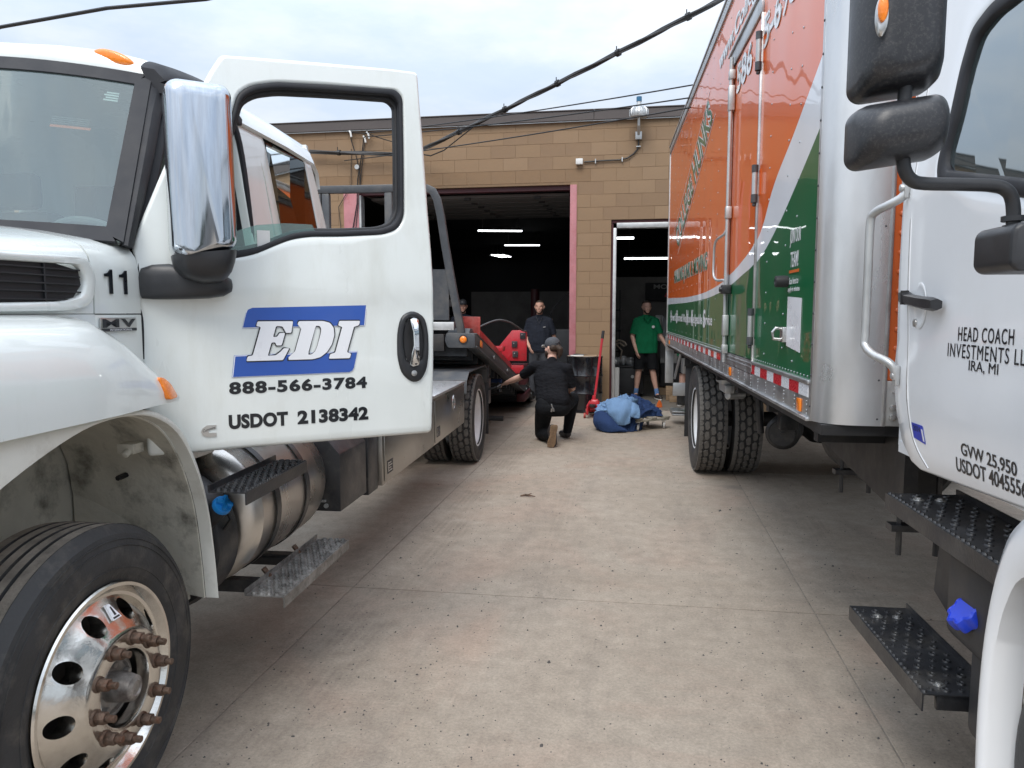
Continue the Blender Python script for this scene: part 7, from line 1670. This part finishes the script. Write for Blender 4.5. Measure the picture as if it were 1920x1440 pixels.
# ---- standing man in a green polo, looking down to his left
def man(name, label, base, H, face, shirt, legs, arms, headdir, shorts=True, hair='hair', low_only=False, skinm='skin_pale', hemz=None, lean=(0, 0), group=None, cap=False, feet=True, beard=False):
    """base = point between the feet, face = heading in degrees (0 looks towards -Y), k = size"""
    t = thing(name, label, 'person', base, group=group)
    k = H / 1.78; B = V(base); a = R(face)
    fw = V((math.sin(a), -math.cos(a), 0)); rt = V((-math.cos(a), -math.sin(a), 0))     # rt = his own right hand side... as seen on our left
    def P(x, y, z): return B + rt * x * k + fw * y * k + V((lean[0] * z, lean[1] * z, z * k))
    hc = P(0, .03, 1.645); hf = V(headdir)
    hch, HP = head_chains(hc, hf, (0, 0, 1), k)
    body = list(hch)
    body.append([(P(0, -.0, 1.40), .062 * k), (P(0, .01, 1.52), .056 * k), (P(0, .015, 1.60), .055 * k)])
    body.append([(P(0, 0, 1.38), .065 * k), (P(0, 0, 1.1), .07 * k), (P(0, 0, .92), .08 * k)])
    hands = []
    for sx, (el, wr, pd) in zip((1, -1), arms):
        S = P(.185 * sx, 0, 1.405); E_ = P(*el); W_ = P(*wr); body.append([(P(.08 * sx, 0, 1.40), .06 * k), (S, .055 * k), (S.lerp(E_, .5), .046 * k), (E_, .040 * k), (E_.lerp(W_, .3), .041 * k), (W_, .027 * k)])
        body += hand_chains(W_, (W_ - E_).normalized() + V(pd) * .3, (rt * -sx * .8 + fw * -.3), k, .55)
    for sx, (kn, an_) in zip((1, -1), legs):
        Hh = P(.095 * sx, 0, .90); K = P(*kn); A = P(*an_); body.append([(Hh, .085 * k), (Hh.lerp(K, .5), .075 * k), (K, .055 * k), (K.lerp(A, .3) - fw * .012, .056 * k), (K.lerp(A, .75), .038 * k), (A, .036 * k)])
        body.append([(A, .036 * k), (A + fw * .06 * k - V((0, 0, .04 * k)), .030 * k)])
    part('body', blob(body, .0095, 5), skinm, t)
    # shirt
    hz = hemz or .88
    sh_ = []
    for x in (-.10, -.05, 0, .05, .10):
        w2 = .118 if abs(x) < .07 else .098
        sh_.append([(P(x * 1.12, -.005, 1.37), .082 * k), (P(x * 1.18, .01, 1.22), w2 * k), (P(x * 1.10, .022, 1.05), (w2 + .006) * k), (P(x * 1.12, .012, hz + .06), (w2 + .004) * k), (P(x * 1.12, .01, hz), (w2 + .006) * k)])
    sh_.append([(P(-.12, 0, 1.435), .052 * k), (P(0, -.005, 1.452), .066 * k), (P(.12, 0, 1.435), .052 * k)])
    sh_.append([(P(0, 0, 1.42), .075 * k), (P(0, .008, 1.49), .066 * k)])
    for sx, (el, wr, pd) in zip((1, -1), arms):
        S = P(.175 * sx, 0, 1.40); E_ = P(*el); sh_.append([(P(.12 * sx, 0, 1.41), .068 * k), (S, .066 * k), (S.lerp(E_, .45), .066 * k), (S.lerp(E_, .80), .068 * k)])
    me = blob(sh_, .0105, 4); bm = bmesh.new(); bm.from_mesh(me)
    bmesh.ops.bisect_plane(bm, geom=bm.verts[:] + bm.edges[:] + bm.faces[:], plane_co=P(0, 0, hz - .03), plane_no=V((0, .04, -1)), clear_outer=True)
    for sx, (el, wr, pd) in zip((1, -1), arms):
        S = P(.175 * sx, 0, 1.40); E_ = P(*el); q = S.lerp(E_, .84); n_ = (E_ - S).normalized()
        vs = [v for v in bm.verts if (v.co - q).dot(n_) > 0 and ((v.co - q) - n_ * (v.co - q).dot(n_)).length < .085 * k and (v.co - q).dot(n_) < .15]
        bmesh.ops.delete(bm, geom=vs, context='VERTS')
    bm.to_mesh(me); bm.free(); me.shade_smooth()
    part('shirt', me, shirt, t)
    # shorts or trousers
    tr = [[(P(-.07, 0, .97), .115 * k), (P(.07, 0, .97), .115 * k)], [(P(-.08, -.01, .88), .120 * k), (P(.08, -.01, .88), .120 * k)]]
    for sx, (kn, an_) in zip((1, -1), legs):
        Hh = P(.09 * sx, 0, .88); K = P(*kn); A = P(*an_)
        if shorts: tr.append([(Hh, .105 * k), (Hh.lerp(K, .5), .104 * k), (Hh.lerp(K, .86), .098 * k)])
        else: tr.append([(Hh, .105 * k), (Hh.lerp(K, .5), .092 * k), (K, .074 * k), (K.lerp(A, .5), .066 * k), (A + V((0, 0, .0)), .058 * k)])
    me = blob(tr, .012, 4)
    if shorts:
        bm = bmesh.new(); bm.from_mesh(me); 
        for sx, (kn, an_) in zip((1, -1), legs):
            Hh = P(.09 * sx, 0, .88); K = P(*kn); q = Hh.lerp(K, .88)
            vs = [v for v in bm.verts if (v.co.z < q.z) and ((v.co - q).to_2d().length < .13 * k)]; bmesh.ops.delete(bm, geom=vs, context='VERTS')
        bm.to_mesh(me); bm.free(); me.shade_smooth()
    part('shorts' if shorts else 'trousers', me, 'trousers_black' if shirt != 'shirt_navy' else 'trousers_grey', t)
    if feet:
        for sx, (kn, an_) in zip((1, -1), legs):
            K = P(*kn); A = P(*an_); 
            tip = fw * (.19 * k) + rt * (.03 * sx * k)
            so_ = part('sock', blob([[(A.lerp(K, .22), .043 * k), (A, .040 * k), (A - V((0, 0, .03)), .042 * k)]], .010, 2), 'sock_blue', t)
            g0 = V((A.x, A.y, B.z + .045 * k)); part('shoe', blob([[(g0 - fw * .04 * k, .043 * k), (g0 + fw * .05 * k, .047 * k), (g0 + tip * .85 - V((0, 0, .008)), .040 * k)]], .010, 3), 'shoe_dark', t)
            b = MB(); b.rings([[V((g0.x, g0.y, B.z)) + fw * (y * k) + rt * ((x * .046 + .02 * sx * max(0, y) * 3) * k) + V((0, 0, z)) for x, y in ((-.8, -.085), (.8, -.085), (1, -.03), (1.05, .12), (.7, .20), (0, .225), (-.7, .20), (-1.05, .12), (-1, -.03))] for z in (.0, .026)]); part('shoe_sole', b, 'shoe_white', t, bevel=.004)
    eyes(HP, k, t)
    if cap:
        part('cap', blob([[(HP(-.02, .06, 0), .084 * k), (HP(.01, .062, 0), .082 * k)]], .009, 3), 'clutter_dark', t)
        b = MB(); b.rings([[HP(.07 + .07 * math.cos(a_), .062 - .01 * math.cos(a_), .075 * math.sin(a_)) + V((0, 0, z)) for a_ in [-1.57 + 3.14 * q / 10 for q in range(11)]] for z in (-.004, .004)]); part('cap_peak', b, 'clutter_dark', t)
    else: cap_of_hair(HP, k, t, hair)
    if beard: part('beard', blob([[(HP(.026, -.055, .050), .019 * k), (HP(.058, -.092, .014), .022 * k), (HP(.058, -.092, -.014), .022 * k), (HP(.026, -.055, -.050), .019 * k)]], .007, 2), 'hair', t)
    return t, P, HP, fw, rt
t, P, HP, fw, rt = man('person', 'man in a green polo and black shorts standing in the small doorway', (0.13, 13.75, 0), 1.80, 12, 'polo_green',
    legs=(((.13, .03, .49), (.16, -.03, .09)), ((-.12, .08, .49), (-.20, .10, .09))),
    arms=(((.245, .0, 1.12), (.19, .10, .87), (0, 0, 0)), ((-.26, .02, 1.13), (-.36, .16, .93), (0, 0, 0))), headdir=(.35, -1, -.25), hemz=.865, beard=True)
b = MB(); q = P(-.10, .125, 1.30); b.cyl(q, q + fw * .012, .026, n=14); part('chest_badge', b, 'vinyl_white', t)
b = MB(); b.tube([P(-.07, .085, 1.475), P(-.03, .125, 1.43), P(0, .135, 1.40)], .010, 6); b.tube([P(.07, .085, 1.475), P(.03, .125, 1.43), P(0, .135, 1.40)], .010, 6); part('collar', b, 'polo_green', t)
t, P, HP, fw, rt = man('person', 'man in a dark V neck T-shirt and grey trousers standing inside the big opening', (-1.75, 13.25, 0), 1.80, 4, 'shirt_navy',
    legs=(((.11, .03, .49), (.12, -.0, .09)), ((-.11, .03, .49), (-.13, .0, .09))),
    arms=(((.25, -.01, 1.13), (.17, .12, .95), (0, 0, 0)), ((-.255, -.02, 1.12), (-.24, .04, .86), (0, 0, 0))), headdir=(.0, -1, -.12), shorts=False, hemz=.90, skinm='skin', beard=True)
b = MB(); b.box(-.022, .022, 0, .006, -.008, .008, lambda p: P(-.09, .122, 1.30) + rt * p.x + fw * p.y + V((0, 0, p.z + p.x * -.2))); part('chest_print', b, 'shop_white', t)
b = MB(); b.tube([P(.05, .06, 1.475), P(.03, .10, 1.42), P(0, .125, 1.36), P(-.03, .10, 1.42), P(-.05, .06, 1.475)], .005, 6); part('neckline', b, 'trousers_grey', t)
t, P, HP, fw, rt = man('person', 'man in a black cap, only his head showing behind the tow truck bed', (-3.33, 14.0, 0), 1.82, 0, 'shirt_navy',
    legs=(((.11, .03, .49), (.12, -.0, .09)), ((-.11, .03, .49), (-.13, .0, .09))),
    arms=(((.25, -.01, 1.13), (.25, .06, .86), (0, 0, 0)), ((-.255, -.02, 1.12), (-.25, .06, .86), (0, 0, 0))), headdir=(.25, -1, -.1), shorts=False, skinm='skin', cap=True, beard=True)
t, P, HP, fw, rt = man('person', 'person in a green shirt mostly hidden behind the rear of the moving truck', (0.86, 12.9, 0), 1.80, -10, 'polo_green',
    legs=(((.11, .03, .49), (.12, -.0, .09)), ((-.11, .03, .49), (-.13, .0, .09))),
    arms=(((.22, .05, 1.13), (.16, .18, .98), (0, 0, 0)), ((-.22, .05, 1.12), (-.16, .18, .98), (0, 0, 0))), headdir=(.0, -1, -.2), hemz=.86)

# ---- kneeling man seen from behind, reaching to the bed controls
KB = (-1.03, 8.8, 0)
t = thing('person', 'kneeling man in a black T-shirt and backward grey cap reaching towards the flatbed', 'person', KB)
hd_ = V((-1.035, 9.02, 1.135)); hdir = V((-.82, .55, -.12))
hch, HP = head_chains(hd_, hdir, (-.05, .10, 1), .98)
shL, shR = V((-1.235, 8.96, .925)), V((-.835, 8.86, .905)); nk = V((-1.03, 8.96, .985))
elL, wrL = V((-1.44, 9.16, .775)), V((-1.665, 9.30, .675)); elR, wrR = V((-.775, 8.93, .67)), V((-.86, 9.17, .60))
pel = V((-1.0, 8.78, .47)); hipL, hipR = V((-1.10, 8.80, .44)), V((-.90, 8.80, .45))
knL, anL = V((-1.18, 9.10, .075)), V((-1.0, 8.70, .115)); knR, anR = V((-.80, 9.24, .50)), V((-.86, 9.22, .10))
body = hch + [[(nk - V((0, 0, .06)), .060), (hd_ - V((0, 0, .07)), .055)], [(nk - V((0, 0, .07)), .06), (V((-1.03, 8.88, .72)), .07), (pel, .08)],
    [(nk - V((0, 0, .06)), .07), (shL, .055), (shL.lerp(elL, .5), .050), (elL, .041), (elL.lerp(wrL, .35), .042), (wrL, .027)], [(nk - V((0, 0, .06)), .07), (shR, .055), (shR.lerp(elR, .5), .048), (elR, .040), (elR.lerp(wrR, .35), .040), (wrR, .027)],
    [(hipL, .09), (hipL.lerp(knL, .5), .08), (knL, .056), (knL.lerp(anL, .4), .052), (anL, .036)], [(hipR, .09), (hipR.lerp(knR, .5), .08), (knR, .056), (knR.lerp(anR, .4), .052), (anR, .036)]]
body += hand_chains(wrL, (wrL - elL).normalized(), V((.3, .2, -.9)), 1.0, .7) + hand_chains(wrR, (wrR - elR).normalized(), V((-.3, 0, -.9)), 1.0, .6)
part('body', blob(body, .010, 5), 'skin_pale', t)
sh_ = []
up = nk; ax_ = (shR - shL).normalized()
for s_, w_ in ((-.11, .092), (-.06, .105), (0, .112), (.06, .105), (.11, .092)):
    sh_.append([(V((-1.03, 8.93, .885)) + ax_ * s_ * 1.05, .080), (V((-1.035, 8.90, .78)) + ax_ * s_ * 1.15, w_ + .004), (V((-1.02, 8.85, .65)) + ax_ * s_ * 1.05, w_), (V((-1.0, 8.80, .54)) + ax_ * s_ * 1.05, w_ + .008)])
sh_ += [[(shL, .064), (nk - V((0, 0, .055)), .070), (shR, .064)], [(nk - V((0, .0, .04)), .066), (nk + V((0, .005, .0)), .062)], [(shL, .070), (shL.lerp(elL, .45), .066), (shL.lerp(elL, .78), .063)], [(shR, .068), (shR.lerp(elR, .45), .064), (shR.lerp(elR, .9), .062)]]
me = blob(sh_, .0105, 3)
bm = bmesh.new(); bm.from_mesh(me)
for A, E_, f_ in ((shL, elL, .86), (shR, elR, .96)):
    q = A.lerp(E_, f_); n_ = (E_ - A).normalized()
    vs = [v for v in bm.verts if (v.co - q).dot(n_) > 0 and ((v.co - q) - n_ * (v.co - q).dot(n_)).length < .08]; bmesh.ops.delete(bm, geom=vs, context='VERTS')
bmesh.ops.bisect_plane(bm, geom=bm.verts[:] + bm.edges[:] + bm.faces[:], plane_co=V((-1, 8.8, .475)), plane_no=V((0, .1, -1)), clear_outer=True)
bm.to_mesh(me); bm.free(); me.shade_smooth(); part('shirt', me, 'shirt_black', t)
tr = [[(hipL, .118), (hipR, .118)], [(hipL + V((0, 0, .05)), .105), (hipR + V((0, 0, .05)), .105)], [(hipL, .112), (hipL.lerp(knL, .5), .100), (knL, .078), (knL.lerp(anL, .4), .078), (knL.lerp(anL, .85), .060)], [(hipR, .112), (hipR.lerp(knR, .5), .098), (knR, .080), (knR.lerp(anR, .4), .076), (anR, .058)]]
part('trousers', blob(tr, .011, 3), 'trousers_black', t)
# boots: the left one stands on its toes with the sole towards us
b = blob([[(V((-.985, 8.64, .215)), .050), (V((-.975, 8.60, .13)), .048), (V((-.965, 8.585, .05)), .046)], [(V((-1.0, 8.69, .18)), .052), (V((-.985, 8.64, .13)), .05)]], .010, 3); part('boot', b, 'shoe_dark', t)
so = MB(); S0 = V((-.972, 8.555, .13)); tilt = R(-9)
def FS(x, z, d): 
    xx = x * math.cos(tilt) - z * math.sin(tilt) * .9; zz = z
    return V((S0.x + xx, S0.y - d - z * -.12, S0.z + zz))
sol = rounded([(-.042, .135), (.038, .138), (.046, .09), (.036, .02), (.050, -.05), (.047, -.10), (.02, -.130), (-.03, -.128), (-.052, -.09), (-.048, -.04), (-.034, .02), (-.046, .09)], .02, 3)
so.prism(sol, FS, -.015, .010); bs_ = part('boot_sole', so, 'sole_brown', t, bevel=.003)
lug = MB()
for i in range(9):
    for j in range(4):
        x = -.033 + j * .022 + (.006 if i % 2 else -.004); z = -.11 + i * .028
        if abs(z - .02) < .02 and j in (0, 3): continue
        lug.box(x - .007, x + .007, z - .009, z + .009, .0105, .017, lambda p, i=i: FS(p.x + (p.y - 0) * 0, p.y, p.z))
part('sole_lugs', lug, 'sole_brown', bs_, smooth=0)
part('boot', blob([[(anR - V((0, 0, .04)), .05), (anR + V((-.05, .09, -.055)), .045), (anR + V((-.09, .16, -.06)), .038)]], .010, 3), 'shoe_dark', t)
# cap worn backwards, hair in a bun below it
cap_c = HP(-.005, .055, 0)
part('cap', blob([[(HP(-.020, .058, 0), .088), (HP(.012, .060, 0), .084)]], .009, 3), 'cap_grey', t)
b = MB(); b.rings([[HP(.085 + .065 * math.cos(a_), .052 - .02 * math.cos(a_), .075 * math.sin(a_)) + V((0, 0, z)) for a_ in [-1.57 + 3.14 * q / 10 for q in range(11)]] for z in (-.004, .004)]); part('cap_peak', b, 'card_white', t)
b = MB(); b.tube([HP(-.098, .055, .04), HP(-.108, .075, 0), HP(-.098, .055, -.04)], .008, 6); part('cap_strap', b, 'cap_grey', t)
part('hair', blob([[(HP(-.05, .005, .04), .050), (HP(-.05, .005, -.04), .050)], [(HP(-.085, .01, 0), .040), (HP(-.115, -.02, .01), .040), (HP(-.115, -.07, .012), .032), (HP(-.10, -.11, .01), .020)], [(HP(-.02, -.03, .07), .022), (HP(-.04, -.07, .055), .018)]], .009, 2), 'hair', t)
eyes(HP, .98, t)
part('beard', blob([[(HP(.045, -.045, .045), .030), (HP(.070, -.085, .012), .030), (HP(.070, -.085, -.012), .030), (HP(.045, -.045, -.045), .030)]], .009, 2), 'hair', t)
# key clip on his belt
b = MB(); q = V((-1.0, 8.655, .50)); b.tube([q, q + V((.01, -.012, -.03)), q + V((.02, -.012, -.05))], .008, 6); b.cyl(q + V((.02, -.015, -.045)), q + V((.03, -.015, -.085)), .014, n=8); b.cyl(q + V((.005, -.012, -.05)), q + V((.0, -.012, -.09)), .010, n=8); part('key_clip', b, 'badge_silver', t)
# blue power tool in his hand
pt = thing('impact_tool', 'dark blue cordless tool held by the kneeling man at the truck controls', 'power tool', (-1.74, 9.33, .66))
b = MB(); b.cyl((-1.72, 9.33, .70), (-1.93, 9.36, .70), .030, .024, n=12); part('tool_body', b, 'quilt_navy', pt, bevel=.004)
b = MB(); b.tube([(-1.76, 9.33, .69), (-1.75, 9.33, .60), (-1.745, 9.33, .56)], [.022, .022, .034], 10); part('tool_grip', b, 'steel_black', pt)
